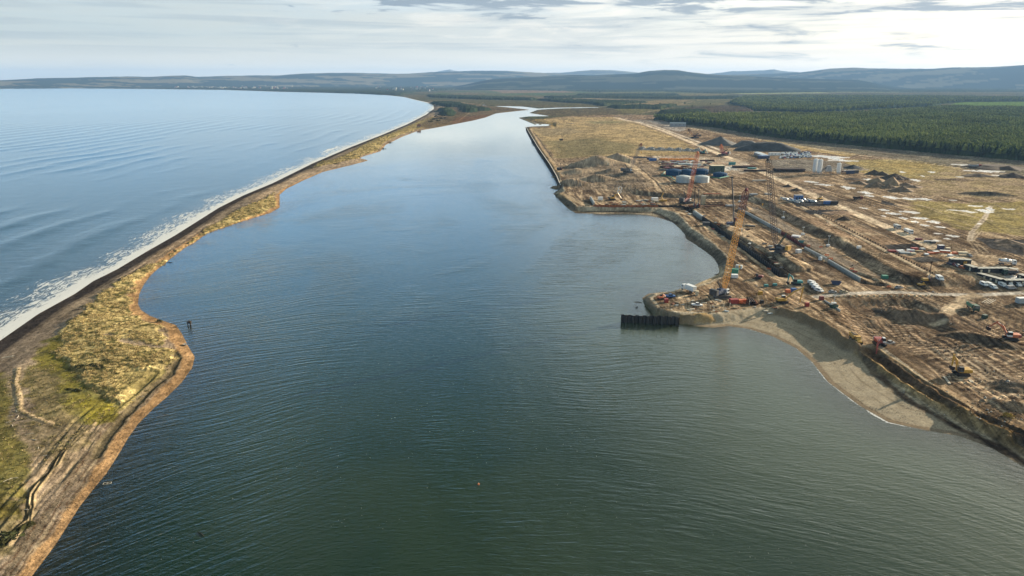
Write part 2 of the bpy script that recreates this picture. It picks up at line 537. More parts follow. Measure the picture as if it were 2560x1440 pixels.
patch([(-400, 900), (0, 935), (28, 985), (30, 1060), (65, 1120), (80, 1190), (60, 1240), (0, 1250), (-300, 1250)], (0.17, 0.145, 0.055), soft=3, rag=3, z=2.0,
      var=(0.11, 0.10, 0.042), scale=6)
patch([(-300, 1240), (0, 1235), (60, 1240), (70, 1290), (0, 1300), (-300, 1300)], (0.155, 0.13, 0.045), soft=3, rag=3, z=2.0, var=(0.08, 0.07, 0.03), scale=4)
patch([(-200, 1330), (30, 1290), (45, 1310), (20, 1370), (-200, 1420)], (0.12, 0.10, 0.055), soft=3, rag=3, z=2.0, var=(0.2, 0.165, 0.10), scale=3)
# the bare run-out by the tip and the dark hollow behind the lagoon beach
stroke([(432, 872), (443, 888), (425, 925), (385, 955), (340, 1000), (300, 1040), (262, 1085), (238, 1130)], 3.6, (0.12, 0.098, 0.062), dz=-0.7, soft=1.5, z=2.0)
stroke([(45, 925), (38, 960), (48, 1000), (50, 1030), (90, 1050), (130, 1062)], 2.4, (0.34, 0.265, 0.175), dz=0.3, z=2.0)
for k_, o_ in enumerate((0, 9, 20, 31)):
    stroke([(238 - o_, 1052 + o_), (205 - o_, 1082 + o_), (170 - o_ * 0.9, 1112 + o_ * 0.9), (150 - o_, 1150 + o_), (115 - o_ * 0.8, 1190 + o_ * .4), (85 - o_ * 0.5, 1230), (72 - o_ * 0.4, 1290), (20 - o_, 1350)],
           1.0, (0.31, 0.245, 0.155) if k_ % 2 == 0 else (0.10, 0.082, 0.05), dz=0.35 if k_ % 2 == 0 else -0.35, z=2.0, rag=0.5)
for dk in ([(0, 1352), (30, 1325), (70, 1300)], [(200, 918), (235, 914), (262, 922)], [(170, 975), (200, 980)]):
    stroke(dk, 2.2, (0.035, 0.035, 0.016), dz=0.5, z=2.0, rag=1.4)
MM = marram_mask()
paint(MM, (0.25, 0.20, 0.095))
paint(MM * sstep(N3, 0.45, 0.62), (0.42, 0.34, 0.175))
paint(MM * sstep(N3, 0.44, 0.34), (0.085, 0.078, 0.035))
Z += MM * (0.1 + 0.7 * fbm(X / 12, Y / 12, 3, 52) + 0.6 * np.abs(fbm(X / 4.5, Y / 3.2, 3, 53) - 0.5) * 2)
# vehicle tracks on the shingle
stroke([(520, 560), (440, 610), (360, 655), (300, 695)], 1.5, (0.12, 0.095, 0.07), z=2.5, amount=0.8)
stroke([(450, 590), (380, 640), (310, 690)], 1.0, (0.13, 0.10, 0.078), z=2.5, amount=0.7)

# ------------------------------------------------------------------ marsh, fields and heath beyond
patch([(1045, 328), (1060, 305), (1100, 290), (1130, 255), (1206, 264), (1325, 275), (1240, 284), (1213, 294), (1133, 311)], (0.089, 0.069, 0.041), soft=20, rag=25, z=0.5, var=(0.122, 0.092, 0.056), scale=60)
patch([(1130, 300), (1150, 293), (1240, 286), (1213, 296), (1133, 312)], (0.115, 0.07, 0.04), soft=12, rag=15, z=0.5, scale=40)
patch([(1325, 284), (1345, 274), (1520, 269), (1650, 276), (1600, 285), (1430, 290), (1375, 290)], (0.083, 0.071, 0.041), soft=15, rag=20, z=0.5, var=(0.112, 0.089, 0.053), scale=50)
patch([(1206, 262), (1100, 250), (1200, 247), (1400, 255), (1520, 267), (1345, 268)], (0.099, 0.083, 0.046), soft=30, rag=40, z=0.5, var=(0.079, 0.076, 0.040), scale=120)
patch([(1070, 235), (1220, 224), (1400, 226), (1500, 232), (1500, 240), (1330, 243), (1080, 238)], (0.063, 0.089, 0.036), soft=60, rag=60, z=0.5, var=(0.112, 0.096, 0.056), scale=400)
patch([(1220, 225), (1400, 226), (1440, 231), (1260, 233)], (0.178, 0.129, 0.086), soft=60, rag=40, z=0.5, scale=300)
patch([(1510, 228), (1700, 226), (1830, 233), (1820, 240), (1640, 239), (1510, 236)], (0.083, 0.092, 0.036), soft=60, rag=50, z=0.5, var=(0.132, 0.115, 0.056), scale=300)
patch([(1330, 244), (1410, 243), (1560, 249), (1650, 253), (1500, 251), (1400, 250)], (0.172, 0.142, 0.096), soft=30, rag=40, z=0.5, scale=200)
patch([(1515, 262), (1640, 251), (1780, 247), (1830, 252), (1760, 262), (1660, 266)], (0.205, 0.158, 0.092), soft=20, rag=25, z=0.5, var=(0.132, 0.119, 0.059), scale=80)
patch([(1540, 272), (1620, 268), (1660, 276), (1600, 285), (1550, 283)], (0.122, 0.109, 0.053), soft=20, rag=20, z=0.5, scale=80)
patch([(1700, 256), (1760, 245), (1850, 246), (1840, 262), (1740, 264)], (0.086, 0.083, 0.040), soft=20, rag=20, z=0.5, var=(0.145, 0.125, 0.066), scale=60)
patch([(1787, 284, 4), (1800, 278, 4), (1880, 275.5, 4), (2031, 284, 4), (1950, 286, 4), (1850, 287, 4)], (0.224, 0.191, 0.139), soft=10, rag=10, scale=60)
patch([(2380, 262), (2390, 254), (2560, 252), (2900, 256), (2900, 268), (2560, 267)], (0.092, 0.142, 0.033), soft=15, rag=12, scale=100)
for q_ in ([(1800, 232), (2050, 230), (2080, 233), (1860, 236)], [(2070, 228), (2260, 228), (2250, 231), (2080, 231)], [(2200, 222), (2480, 219), (2460, 222), (2240, 225)]):
    patch(q_, (0.198, 0.211, 0.106), soft=50, rag=40, z=0.5, scale=300)
for q_ in ([(1150, 209), (1240, 208), (1250, 211), (1160, 212)], [(1000, 213), (1140, 211), (1150, 214), (1010, 216)], [(1560, 206), (1740, 206.5), (1700, 210), (1580, 210)],
           [(2000, 208), (2180, 207), (2180, 209), (2040, 211)], [(600, 207), (760, 206), (770, 209), (620, 210)], [(2040, 213), (2300, 214), (2280, 216), (2060, 216)]):
    patch(q_, (0.238, 0.198, 0.132), soft=200, rag=200, z=0.5, scale=1500)
stroke([(1540, 292), (1600, 284), (1680, 266), (1730, 254)], 9, (0.218, 0.185, 0.132), z=2)

# ------------------------------------------------------------------ the north field
patch([(1325, 318), (1380, 318), (1375, 306), (1330, 296), (1430, 291), (1545, 291), (1600, 312), (1700, 350), (1760, 388), (1640, 392), (1390, 392), (1350, 345)],
      (0.335, 0.24, 0.105), soft=4, rag=5, z=5, var=(0.225, 0.165, 0.075), scale=28)
patch([(1370, 350), (1500, 348), (1600, 366), (1580, 386), (1400, 392), (1376, 372)], (0.145, 0.125, 0.058), soft=30, rag=22, z=5, scale=40, amount=0.75)
patch([(1330, 322), (1430, 318), (1460, 330), (1360, 338)], (0.19, 0.15, 0.085), soft=20, rag=15, z=5, scale=30, amount=0.7)
patch([(1470, 302), (1560, 300), (1560, 307), (1480, 308)], (0.15, 0.145, 0.06), soft=25, rag=15, z=5, scale=60, amount=0.6)
stroke([(1324, 319), (1352, 366), (1384, 410), (1400, 430)], 9, (0.39, 0.28, 0.165), z=5, soft=3)
stroke([(1332, 326), (1352, 352), (1380, 392)], 2.2, (0.10, 0.075, 0.05), z=5)
stroke([(1300, 293), (1340, 309), (1400, 312), (1430, 311)], 10, (0.10, 0.08, 0.055), dz=2.2, z=2, soft=5)
stroke([(1310, 297), (1350, 306), (1420, 310)], 4, (0.22, 0.175, 0.115), z=4)
# right-hand grass and bare flats
patch([(2120, 400), (2300, 398), (2400, 420), (2400, 450), (2250, 445), (2130, 425)], (0.27, 0.20, 0.065), soft=8, rag=9, z=6.2, var=(0.25, 0.20, 0.08), scale=20)
patch([(2050, 368), (2150, 384), (2120, 392), (1960, 366), (1900, 350), (1960, 352)], (0.33, 0.24, 0.10), soft=6, rag=6, z=6.2, scale=20)
patch([(2270, 500), (2400, 508), (2560, 505), (2560, 590), (2440, 580), (2300, 545)], (0.25, 0.195, 0.062), soft=10, rag=10, z=6.2, var=(0.205, 0.165, 0.065), scale=14)
patch([(2380, 420), (2560, 450), (2560, 500), (2300, 490), (2290, 450)], (0.245, 0.19, 0.09), soft=15, rag=14, z=6.2, var=(0.27, 0.20, 0.12), scale=16, amount=0.8)
patch([(1960, 545), (2080, 545), (2250, 600), (2330, 640), (2260, 650), (2100, 590)], (0.215, 0.145, 0.088), soft=8, rag=6, z=6.2, var=(0.26, 0.175, 0.105), scale=14)
patch([(1920, 400), (2020, 398), (2090, 405), (2180, 425), (2060, 430), (1935, 428)], (0.165, 0.145, 0.118), soft=6, rag=5, z=6.2, scale=20)
patch([(1880, 405), (1960, 425), (2060, 430), (2050, 470), (1960, 450)], (0.24, 0.175, 0.11), soft=8, rag=7, z=6.2, scale=14, amount=0.6)
# strip along the forest and its road
patch([(1640, 292, 3), (1675, 309, 3), (1806, 324, 3), (1900, 342, 3), (2012, 356, 3), (2200, 374, 3), (2560, 407, 3), (3000, 445, 3), (3000, 490, 3), (2560, 447, 3), (2300, 410, 3), (2080, 382, 3), (1850, 343, 3), (1700, 318, 3)],
      (0.160, 0.142, 0.098), soft=6, rag=5, scale=25, var=(0.135, 0.115, 0.085))
stroke([(1680, 312), (1800, 333), (1960, 359), (2120, 385), (2280, 403), (2400, 420), (2560, 442), (2800, 470)], 4.5, (0.36, 0.30, 0.21), z=6.2, clean=.9)
stroke([(2275, 403), (2400, 418), (2560, 446), (2800, 478)], 4, (0.075, 0.06, 0.045), z=6.2, dz=-0.6)
patch([(1590, 296), (1660, 304), (1720, 318), (1700, 330), (1640, 318), (1580, 303)], (0.275, 0.245, 0.215), soft=8, rag=8, z=6.2, var=(0.19, 0.165, 0.14), scale=20)
# main haul road and tracks
ROAD = [(1535, 291), (1600, 308), (1660, 328), (1720, 352), (1780, 378), (1850, 405), (1920, 437), (1990, 468), (2060, 500), (2130, 530), (2200, 560), (2280, 595), (2360, 630), (2425, 657), (2480, 680)]
stroke([(a_ + 12, b_ - 4) for a_, b_ in ROAD[:-1]], 16, (0.175, 0.135, 0.095), z=6.2, soft=8, amount=0.6)
stroke(ROAD, 10, (0.50, 0.39, 0.265), z=6.2, soft=1.5, rag=0.8, clean=0.9)
stroke([(1550, 293), (1640, 316), (1720, 345), (1800, 375)], 6, (0.48, 0.40, 0.31), z=6.2, soft=3, clean=.8)
stroke([(1945, 487), (2000, 515), (2100, 570), (2200, 620), (2290, 668), (2335, 692)], 3.0, (0.46, 0.36, 0.235), z=6.2, dz=0.5, clean=.9)
stroke([(1950, 484), (2006, 512), (2106, 567), (2206, 617), (2296, 665)], 1.6, (0.10, 0.078, 0.055), z=6.2)
stroke([(1930, 455), (1990, 478), (2060, 515), (2120, 545), (2200, 582), (2300, 630)], 2.0, (0.12, 0.095, 0.07), z=6.2, amount=0.8)
stroke([(2600, 705), (2480, 690), (2425, 640), (2480, 610), (2600, 620)], 2.2, (0.13, 0.098, 0.068), z=6.2, amount=0.7)
for o_ in (0, 7, 15):
    stroke([(2440 + o_, 575), (2420 + o_, 600), (2445 + o_ * 2, 635), (2560, 665 + o_)], 1.1, (0.37, 0.29, 0.19), z=6.2, amount=0.8)
stroke([(2477, 515), (2462, 545), (2430, 580), (2424, 600)], 3.5, (0.42, 0.34, 0.25), z=6.2, ruts=0.5, clean=.7)
stroke([(2290, 512), (2350, 525), (2400, 535), (2480, 552)], 1.8, (0.38, 0.30, 0.19), z=6.2)
# wandering vehicle tracks over the whole site
_rt = random.Random(5)
for k_ in range(120):
    px_ = _rt.uniform(1600, 2600); py_ = _rt.uniform(400, 800)
    if py_ < 420 + (px_ - 1600) * 0.0 or (px_ < 2000 and py_ > 480 + (px_ - 1600) * 0.55) or (px_ > 2300 and py_ < 470):
        continue
    sx = _rt.uniform(60, 240) * (0.5 + py_ / 1200); sy = sx * _rt.uniform(0.25, 0.55)
    b_ = _rt.uniform(-12, 12)
    stroke([(px_ - sx / 2, py_ - sy / 2), (px_ - sx * .15, py_ - sy * .15 + b_), (px_ + sx * .2, py_ + sy * .2 + b_ * .6), (px_ + sx / 2, py_ + sy / 2)], _rt.uniform(0.7, 2.0),
           ((0.38, 0.285, 0.175), (0.075, 0.053, 0.035), (0.30, 0.22, 0.135), (0.10, 0.072, 0.047))[k_ % 4], z=5, amount=0.75, rag=0.5)
# basin floor bands
stroke([(1880, 520), (1960, 565), (2060, 625), (2150, 680), (2220, 700)], 10, (0.205, 0.170, 0.132), z=3.2, soft=4, amount=0.8)
stroke([(1760, 560), (1860, 625), (1950, 690), (2000, 715)], 7, (0.42, 0.315, 0.195), z=3.2, soft=3, amount=0.8, clean=.6)
patch([(1800, 560), (1860, 575), (1990, 655), (2010, 678), (1985, 678), (1900, 620), (1820, 580)], (0.365, 0.27, 0.165), soft=1.5, rag=1.2, z=3.2, dz=1.2, scale=6)
patch([(1935, 635), (1955, 632), (2035, 672), (2030, 678), (1995, 680)], (0.345, 0.255, 0.155), soft=1, rag=0.6, z=3.2, dz=1.4, scale=6)
patch([(2000, 640), (2040, 655), (2090, 690), (2060, 685), (2010, 655)], (0.15, 0.115, 0.08), soft=2, rag=1.5, z=3.2, scale=5)
# trench behind the sheet-pile line
stroke([(1716, 520), (1780, 562), (1850, 610), (1920, 660), (1958, 690)], 7.0, (0.08, 0.06, 0.045), dz=-2.8, z=3.2, soft=2, prof='flat')
stroke([(1870, 532), (1960, 585), (2060, 645), (2160, 708), (2210, 712)], 5.0, (0.115, 0.088, 0.063), dz=-1.8, z=3.2, soft=2, prof='flat')
stroke([(2060, 650), (2120, 672), (2200, 702)], 4.0, (0.30, 0.24, 0.16), dz=0.9, z=3.2)
# dark dry docks of tarmac on the east terrace
for pl in ([(1975, 502), (2085, 503), (2097, 514), (1992, 517)], [(2005, 526), (2115, 524), (2125, 532), (2080, 536), (2025, 536)]):
    patch(pl, (0.040, 0.040, 0.042), soft=0.8, rag=0.5, z=6.2)
for pl in ([(2205, 612), (2290, 608), (2305, 620), (2230, 628)], [(2275, 645), (2320, 640), (2362, 652), (2300, 656)], [(2440, 595), (2560, 600), (2560, 640), (2480, 622)], [(2205, 500), (2235, 508), (2250, 518), (2200, 508)]):
    patch(pl, (0.055, 0.052, 0.050), soft=1.5, rag=1.4, z=6.2)
# road along the head of the pit
stroke([(2040, 742), (2130, 733), (2240, 730), (2340, 735), (2450, 737), (2560, 732), (2900, 720)], 4.8, (0.40, 0.36, 0.31), z=3.3, soft=1.5, ruts=0.3, clean=.8)
PIT = [(2078, 750), (2150, 744), (2290, 744), (2360, 775), (2400, 830), (2330, 868), (2240, 870), (2160, 845), (2100, 800)]
pw = GP(PIT, 3.2)
s_ = window(dens(pw, True), 12)
dp_ = sdist(X[s_], Y[s_], pw) + (N1[s_] - 0.5) * 3
Z[s_] -= (2.6 * sstep(dp_, -1, 9)).astype(np.float32)
patch(PIT, (0.13, 0.086, 0.052), soft=4, rag=3, z=3.2, var=(0.20, 0.135, 0.078), scale=9, amount=0.8)
# looping tyre ruts in and round the pit
rr = fbm(X / 30, Y / 30, 3, 61)
loop = np.sin((np.hypot(X - G(2130, 760)[0], Y - G(2130, 760)[1]) + rr * 26) * 2.1 + 5 * N4)
pm = sstep(sdist(X, Y, GP([(2010, 765), (2150, 745), (2420, 742), (2700, 745), (2700, 1010), (2440, 1020), (2250, 880), (2060, 812)], 3.2)), 0, 6)
paint(pm * 0.45, (0.115, 0.078, 0.048))
paint(pm * sstep(R1, 0.47, 0.58) * 0.55, (0.085, 0.060, 0.040))
paint(pm * sstep(loop, 0.35, 0.9) * sstep(rr, 0.40, 0.5) * 0.7, (0.36, 0.27, 0.17))
paint(pm * sstep(loop, -0.5, -0.95) * 0.6, (0.07, 0.050, 0.035))
Z += (pm * loop * 0.07 + pm * (R1 - 0.5) * 0.9).astype(np.float32)
Z += (rb * (1 - pm) * (DIST < 900) * (R1 - 0.5) * 0.45 * P_M).astype(np.float32)
stroke([(2345, 800), (2375, 775), (2410, 745), (2440, 738)], 6, (0.44, 0.335, 0.215), z=3.2, ruts=0.3, clean=.7)
for k_ in range(5):
    stroke([(2330 + 22 * k_, 870), (2400 + 26 * k_, 920 + 3 * k_), (2520 + 30 * k_, 990 + 4 * k_)], 1.3, (0.33, 0.26, 0.175), z=3.2, amount=0.8)
    stroke([(2250 + 30 * k_, 800 + 3 * k_), (2350 + 30 * k_, 850 + 4 * k_), (2480 + 30 * k_, 935)], 1.2, (0.07, 0.052, 0.038), z=3.2, amount=0.7)
# cut slope, dune strip and beach at the bottom right
stroke([(2185, 866), (2240, 903), (2320, 960), (2440, 1030), (2560, 1078), (2700, 1130)], 2.2, (0.30, 0.235, 0.155), dz=0.8, z=3.2)
stroke([(1950, 774), (2000, 785), (2055, 812), (2105, 846), (2140, 866)], 7, (0.20, 0.15, 0.098), dz=2.4, z=3.6, soft=3, rag=1.5)
stroke([(2215, 892), (2320, 970), (2440, 1038), (2560, 1088)], 5, None, dz=1.4, z=3.6, rag=1.2)
stroke([(2175, 880), (2240, 930), (2330, 990), (2440, 1045), (2560, 1095), (2700, 1150)], 6.5, (0.12, 0.085, 0.056), z=2, soft=3)
stroke([(2150, 885), (2205, 925), (2290, 985), (2400, 1040), (2500, 1085), (2600, 1140), (2750, 1200)], 4.5, (0.28, 0.205, 0.115), dz=1.7, z=1.8, soft=2.5, rag=1.4)
stroke([(2190, 935), (2280, 1005), (2390, 1060), (2480, 1100), (2600, 1168)], 3.6, (0.085, 0.062, 0.045), z=1.3, soft=2, rag=1.2)
stroke([(2060, 812), (2110, 848), (2150, 880), (2190, 930)], 3.0, (0.16, 0.125, 0.088), z=2.0, rag=1.5)
# peninsula
patch([(1650, 740), (1800, 730), (1890, 745), (1980, 765), (1880, 768), (1790, 782), (1660, 775)], (0.30, 0.225, 0.14), soft=2, rag=2.5, z=3.2, var=(0.17, 0.125, 0.08), scale=4)
patch([(1735, 690), (1800, 650), (1812, 690), (1760, 712)], (0.42, 0.335, 0.225), soft=2, rag=1.5, z=2)
mound(1752, 800, 7.5, 3.6, 2.6, 0.0, (0.30, 0.225, 0.13), z=1.0, seed=3)
mound(1715, 800, 5.5, 2.6, 2.0, 0.0, (0.19, 0.15, 0.10), z=1.0, seed=4)
stroke([(1705, 575), (1740, 600), (1790, 640), (1806, 660)], 7, (0.13, 0.11, 0.085), z=1.6, soft=3)
stroke([(1440, 527), (1560, 526), (1640, 530), (1690, 555)], 5, (0.10, 0.082, 0.062), z=1.6, soft=2)
stroke([(1390, 482), (1415, 505), (1440, 524)], 5, (0.13, 0.108, 0.08), z=1.6, soft=2)
stroke([(1405, 485), (1430, 498), (1462, 512)], 8, (0.36, 0.27, 0.165), z=3.2, soft=2)
# sand mountain behind the far quay
SM = (0.30, 0.225, 0.145)
patch([(1410, 405), (1560, 392), (1640, 420), (1660, 465), (1560, 480), (1420, 466)], (0.165, 0.125, 0.086), soft=6, rag=8, z=5, var=(0.25, 0.19, 0.125), scale=16)
for m_ in ((1490, 412, 40, 22, 13, 0.1, SM), (1545, 405, 30, 16, 12, -0.4, SM), (1440, 430, 30, 16, 6, 0.2, SM), (1570, 440, 28, 18, 4, 0.3, (0.19, 0.15, 0.105)),
           (1430, 458, 26, 10, 8, 0.0, (0.24, 0.18, 0.12)), (1490, 450, 26, 9, 8, 0.1, SM), (1590, 455, 24, 9, 2.5, 0.0, None), (1530, 432, 24, 12, 5, 0.3, None)):
    mound(*m_[:6], col=m_[6], z=5, seed=int(m_[0]))
stroke([(1548, 395), (1580, 415), (1640, 455), (1655, 478)], 9, (0.40, 0.30, 0.185), z=6, soft=3)
stroke([(1600, 420), (1640, 455), (1660, 480)], 2.5, (0.09, 0.07, 0.05), z=6)
# embankment behind the head of the basin
stroke([(1560, 482), (1640, 488), (1700, 492), (1880, 494)], 4, (0.11, 0.088, 0.062), z=4.5, soft=2)
stroke([(1700, 515), (1870, 512)], 6, (0.19, 0.125, 0.09), z=3.2, soft=2)
# concrete yard round the tanks
patch([(1630, 390), (1760, 392), (1860, 400), (1880, 425), (1840, 440), (1800, 425), (1660, 420)], (0.27, 0.205, 0.14), soft=5, rag=4, z=6.2, var=(0.36, 0.30, 0.23), scale=9)
patch([(1800, 418), (1830, 416), (1850, 426), (1805, 426)], (0.42, 0.40, 0.36), soft=1, rag=0.5, z=6.2)
stroke([(1640, 385), (1760, 388), (1850, 386)], 3.5, (0.38, 0.31, 0.22), z=6.2)
patch([(1650, 395), (1735, 394), (1745, 402), (1660, 404)], (0.33, 0.20, 0.11), soft=3, rag=2, z=6.2)
# bits of sawdust-coloured and pinkish bare ground
for k_ in range(34):
    px_ = RNG.uniform(1650, 2250); py_ = RNG.uniform(395, 600)
    if py_ > 470 + (px_ - 1650) * 0.35 or py_ < 395 + max(0, (px_ - 1950) * 0.1):
        continue
    w_ = RNG.uniform(14, 50); h_ = w_ * 0.12
    patch([(px_ - w_, py_), (px_, py_ - h_), (px_ + w_, py_ + h_ * 0.3), (px_ + w_ * 0.2, py_ + h_)], ((0.37, 0.28, 0.18), (0.13, 0.10, 0.07), (0.29, 0.20, 0.13))[k_ % 3], soft=4, rag=3, z=6.2, amount=0.7, seed=k_)
# standing water and frost on the flats, bright sky reflection painted into the white
PUD = [(2065, 392, 60, 4), (2090, 398, 26, 3), (2110, 402, 40, 1.6), (2030, 455, 20, 3), (2060, 462, 26, 2.4), (2115, 469, 14, 4), (2165, 482, 18, 4), (2175, 490, 15, 2), (2230, 494, 22, 4),
       (2270, 497, 20, 3), (2310, 498, 24, 2.5), (2175, 450, 16, 3), (2290, 451, 18, 3), (2405, 412, 35, 2), (2460, 428, 55, 2.6), (2520, 440, 40, 3), (2400, 442, 16, 1.5), (2255, 430, 8, 2),
       (2330, 430, 10, 1.5), (2235, 534, 24, 3), (2275, 530, 30, 3), (2300, 545, 26, 3), (2335, 555, 22, 3.5), (2310, 563, 16, 2.5), (2350, 568, 14, 2), (2260, 545, 12, 2.5), (2380, 590, 14, 2), (2352, 585, 20, 1.6),
       (2370, 598, 12, 2.4), (2440, 515, 22, 1.5), (2462, 528, 22, 5), (2425, 530, 20, 2.5), (2475, 522, 12, 5), (2520, 523, 26, 1.6), (2450, 560, 10, 1.4), (2495, 672, 50, 3), (2540, 690, 30, 4), (2380, 500, 14, 1.2),
       (2160, 520, 12, 2), (2130, 470, 10, 1.5), (2290, 555, 10, 3), (2210, 525, 12, 2.4), (2500, 418, 30, 1.4), (2180, 432, 12, 1.5), (2395, 526, 26, 1.3), (2210, 540, 10, 2), (2340, 602, 9, 1.5), (2305, 440, 8, 1.2)]
for k_, (px_, py_, w_, h_) in enumerate(PUD):
    patch([(px_ - w_, py_ - h_ * 0.7), (px_ - w_ * 0.2, py_ - h_), (px_ + w_, py_ + h_ * 0.5), (px_ + w_ * 0.3, py_ + h_)], (0.72, 0.71, 0.69), soft=1.2, rag=2.4, z=6.2, scale=5, wet=1.0, seed=k_)
# raised earth on the flats
for m_ in ((2285, 778, 17, 7, 5.0, -0.35, (0.12, 0.085, 0.055)), (2235, 762, 10, 6, 3, 0, (0.14, 0.10, 0.065)), (2455, 845, 19, 6, 2.6, -0.75, (0.10, 0.075, 0.05)),
           (2468, 493, 26, 9, 4, -0.3, (0.075, 0.065, 0.05)), (2390, 455, 24, 6, 2, -0.1, (0.15, 0.11, 0.08)), (2540, 625, 14, 8, 2.2, -0.2, (0.12, 0.10, 0.08)), (2535, 960, 9, 6, 1.8, -0.2, (0.15, 0.115, 0.08)),
           (2180, 790, 14, 6, 1.8, 0.3, (0.17, 0.12, 0.075)), (1900, 740, 8, 3, 1.4, 0.3, (0.27, 0.195, 0.115)), (1870, 560, 9, 4, 1.5, 0.3, (0.33, 0.25, 0.16)),
           (1830, 600, 8, 3, 1.1, 0.3, None), (2080, 600, 16, 5, 1.2, -0.5, None), (2020, 700, 8, 3, 1.2, 0.2, None), (2350, 690, 10, 3, 1, 0, (0.26, 0.195, 0.12)),
           (2545, 1010, 10, 5, 2.0, -0.4, None)):
    mound(*m_[:6], col=m_[6], z=4, seed=int(m_[0] + m_[1]))

# fine grain on everything dry
gr = np.clip(0.25 + 1.5 * fbm(X / 1.1, Y / 1.1, 3, 6) , 0.5, 1.5)
gr2 = np.clip(0.5 + 1.0 * N1, 0.6, 1.4)
land = (D > 1)
lum = sstep(DIST, 120, 400)[..., None]
bank_ = sstep(sdist(X, Y, GP([(2140, 868), (2250, 895), (2560, 1075), (2750, 1150), (2700, 1200), (2560, 1150), (2390, 1062), (2250, 985), (2160, 905)], 2)), -1, 2)
shore_ = polyline_dist(X, Y, lagr_w[0:13]) < 60
beach_ = (bm_ * shore_ * sstep(D_P, 1, -1) * (1 - bank_)).astype(np.float32)
RGH = 1 - 0.85 * beach_
COL *= (1 + (gr * gr2 - 1) * RGH)[..., None]
SITE = (sstep(D_P, 0, 8) * sstep(DIST, 2600, 1800) * (1 - WET) * (1 - CLEAN)).astype(np.float32)
SITE = np.maximum(SITE, 0.8 * bank_)
SITE = np.maximum(SITE, 0.7 * sstep(D, 2, 5) * (1 - shore_) * (~spit) * (DIST < 1300) * (1 - CLEAN))
SITE *= (0.45 + 0.5 * sstep(fbm(X / 55, Y / 55, 4, 33), 0.40, 0.60)) * (1 - 0.35 * sstep(DIST, 480, 700))
SITE *= (1 - 0.75 * inside(X, Y, GP([(1325, 318), (1545, 291), (1760, 388), (1390, 392)], 5)))
SITE *= (1 - 0.6 * sstep(sdist(X, Y, GP([(2080, 395), (2560, 420), (2700, 600), (2420, 590), (2250, 520)], 6.2)), -10, 20))
_site = (sstep(D_P, -2, 6) * sstep(DIST, 2600, 2000))[..., None]
COL *= (1 + 0.22 * _site * (1 - WET[..., None]))
_m = COL.mean(axis=2, keepdims=True)
COL[...] = np.clip(_m + (COL - _m) * (1.12 - 0.30 * _site), 0.003, 1)
COL = np.clip(COL, 0.004, 0.85)
rough_z = 0.16 * (N3 - 0.5) * (D > 0.6) * sstep(DIST, 1500, 300)
Z = (Z + rough_z * np.where(D_P > 1, 1.0, 0.5)).astype(np.float32)
# nothing dry dips under the water
Z = np.where(D > 0.3, np.maximum(Z, 0.06), Z).astype(np.float32)

def ground_z(x, y):
    r = math.hypot(x, y); a = math.atan2(x, y)
    i = int(np.argmin(np.abs(_R[:, 0] - r))); j = int(np.clip(round((a - _az[0]) / (_az[1] - _az[0])), 0, NC - 1))
    return float(Z[i, j])

def grid_mesh(name, keep, zz, attrs, smooth=True, xx=None, yy=None):
    """mesh of the grid quads in KEEP (NR-1, NC-1)"""
    used = np.zeros((NR, NC), dtype=bool)
    used[:-1, :-1] |= keep; used[1:, :-1] |= keep; used[:-1, 1:] |= keep; used[1:, 1:] |= keep
    idx = np.full((NR, NC), -1, dtype=np.int32)
    nv = int(used.sum())
    idx[used] = np.arange(nv, dtype=np.int32)
    co = np.stack([(X if xx is None else xx)[used], (Y if yy is None else yy)[used], zz[used]], 1).astype(np.float32)
    r, c = np.where(keep)
    q = np.stack([idx[r, c], idx[r, c + 1], idx[r + 1, c + 1], idx[r + 1, c]], 1).astype(np.int32)
    a, b, d = co[q[0, 0]], co[q[0, 1]], co[q[0, 3]]
    if np.cross(b - a, d - a)[2] < 0:
        q = q[:, ::-1].copy()
    me = bpy.data.meshes.new(name)
    me.vertices.add(nv); me.vertices.foreach_set("co", co.ravel())
    nf = len(q)
    me.loops.add(nf * 4); me.loops.foreach_set("vertex_index", q.ravel())
    me.polygons.add(nf)
    me.polygons.foreach_set("loop_start", np.arange(0, nf * 4, 4, dtype=np.int32))
    me.polygons.foreach_set("loop_total", np.full(nf, 4, dtype=np.int32))
    me.update(calc_edges=True)
    if smooth:
        me.polygons.foreach_set("use_smooth", np.ones(nf, dtype=bool))
    for an, arr in attrs.items():
        if arr.ndim == 3:
            at = me.attributes.new(an, 'FLOAT_COLOR', 'POINT')
            rgba = np.concatenate([arr[used], np.ones((nv, 1), np.float32)], 1).astype(np.float32)
            at.data.foreach_set("color", rgba.ravel())
        else:
            at = me.attributes.new(an, 'FLOAT', 'POINT')
            at.data.foreach_set("value", arr[used].astype(np.float32).ravel())
    o = bpy.data.objects.new(name, me)
    scene.collection.objects.link(o)
    return o

def attr(T, name, color=False):
    nd = T.n.new("ShaderNodeAttribute")
    nd.attribute_name = name
    return nd.outputs["Color" if color else "Fac"]

def new_mat(name):
    m = bpy.data.materials.new(name)
    m.use_nodes = True
    T = NT(m.node_tree)
    T.n.clear()
    out = T.new("ShaderNodeOutputMaterial")
    return m, T, out

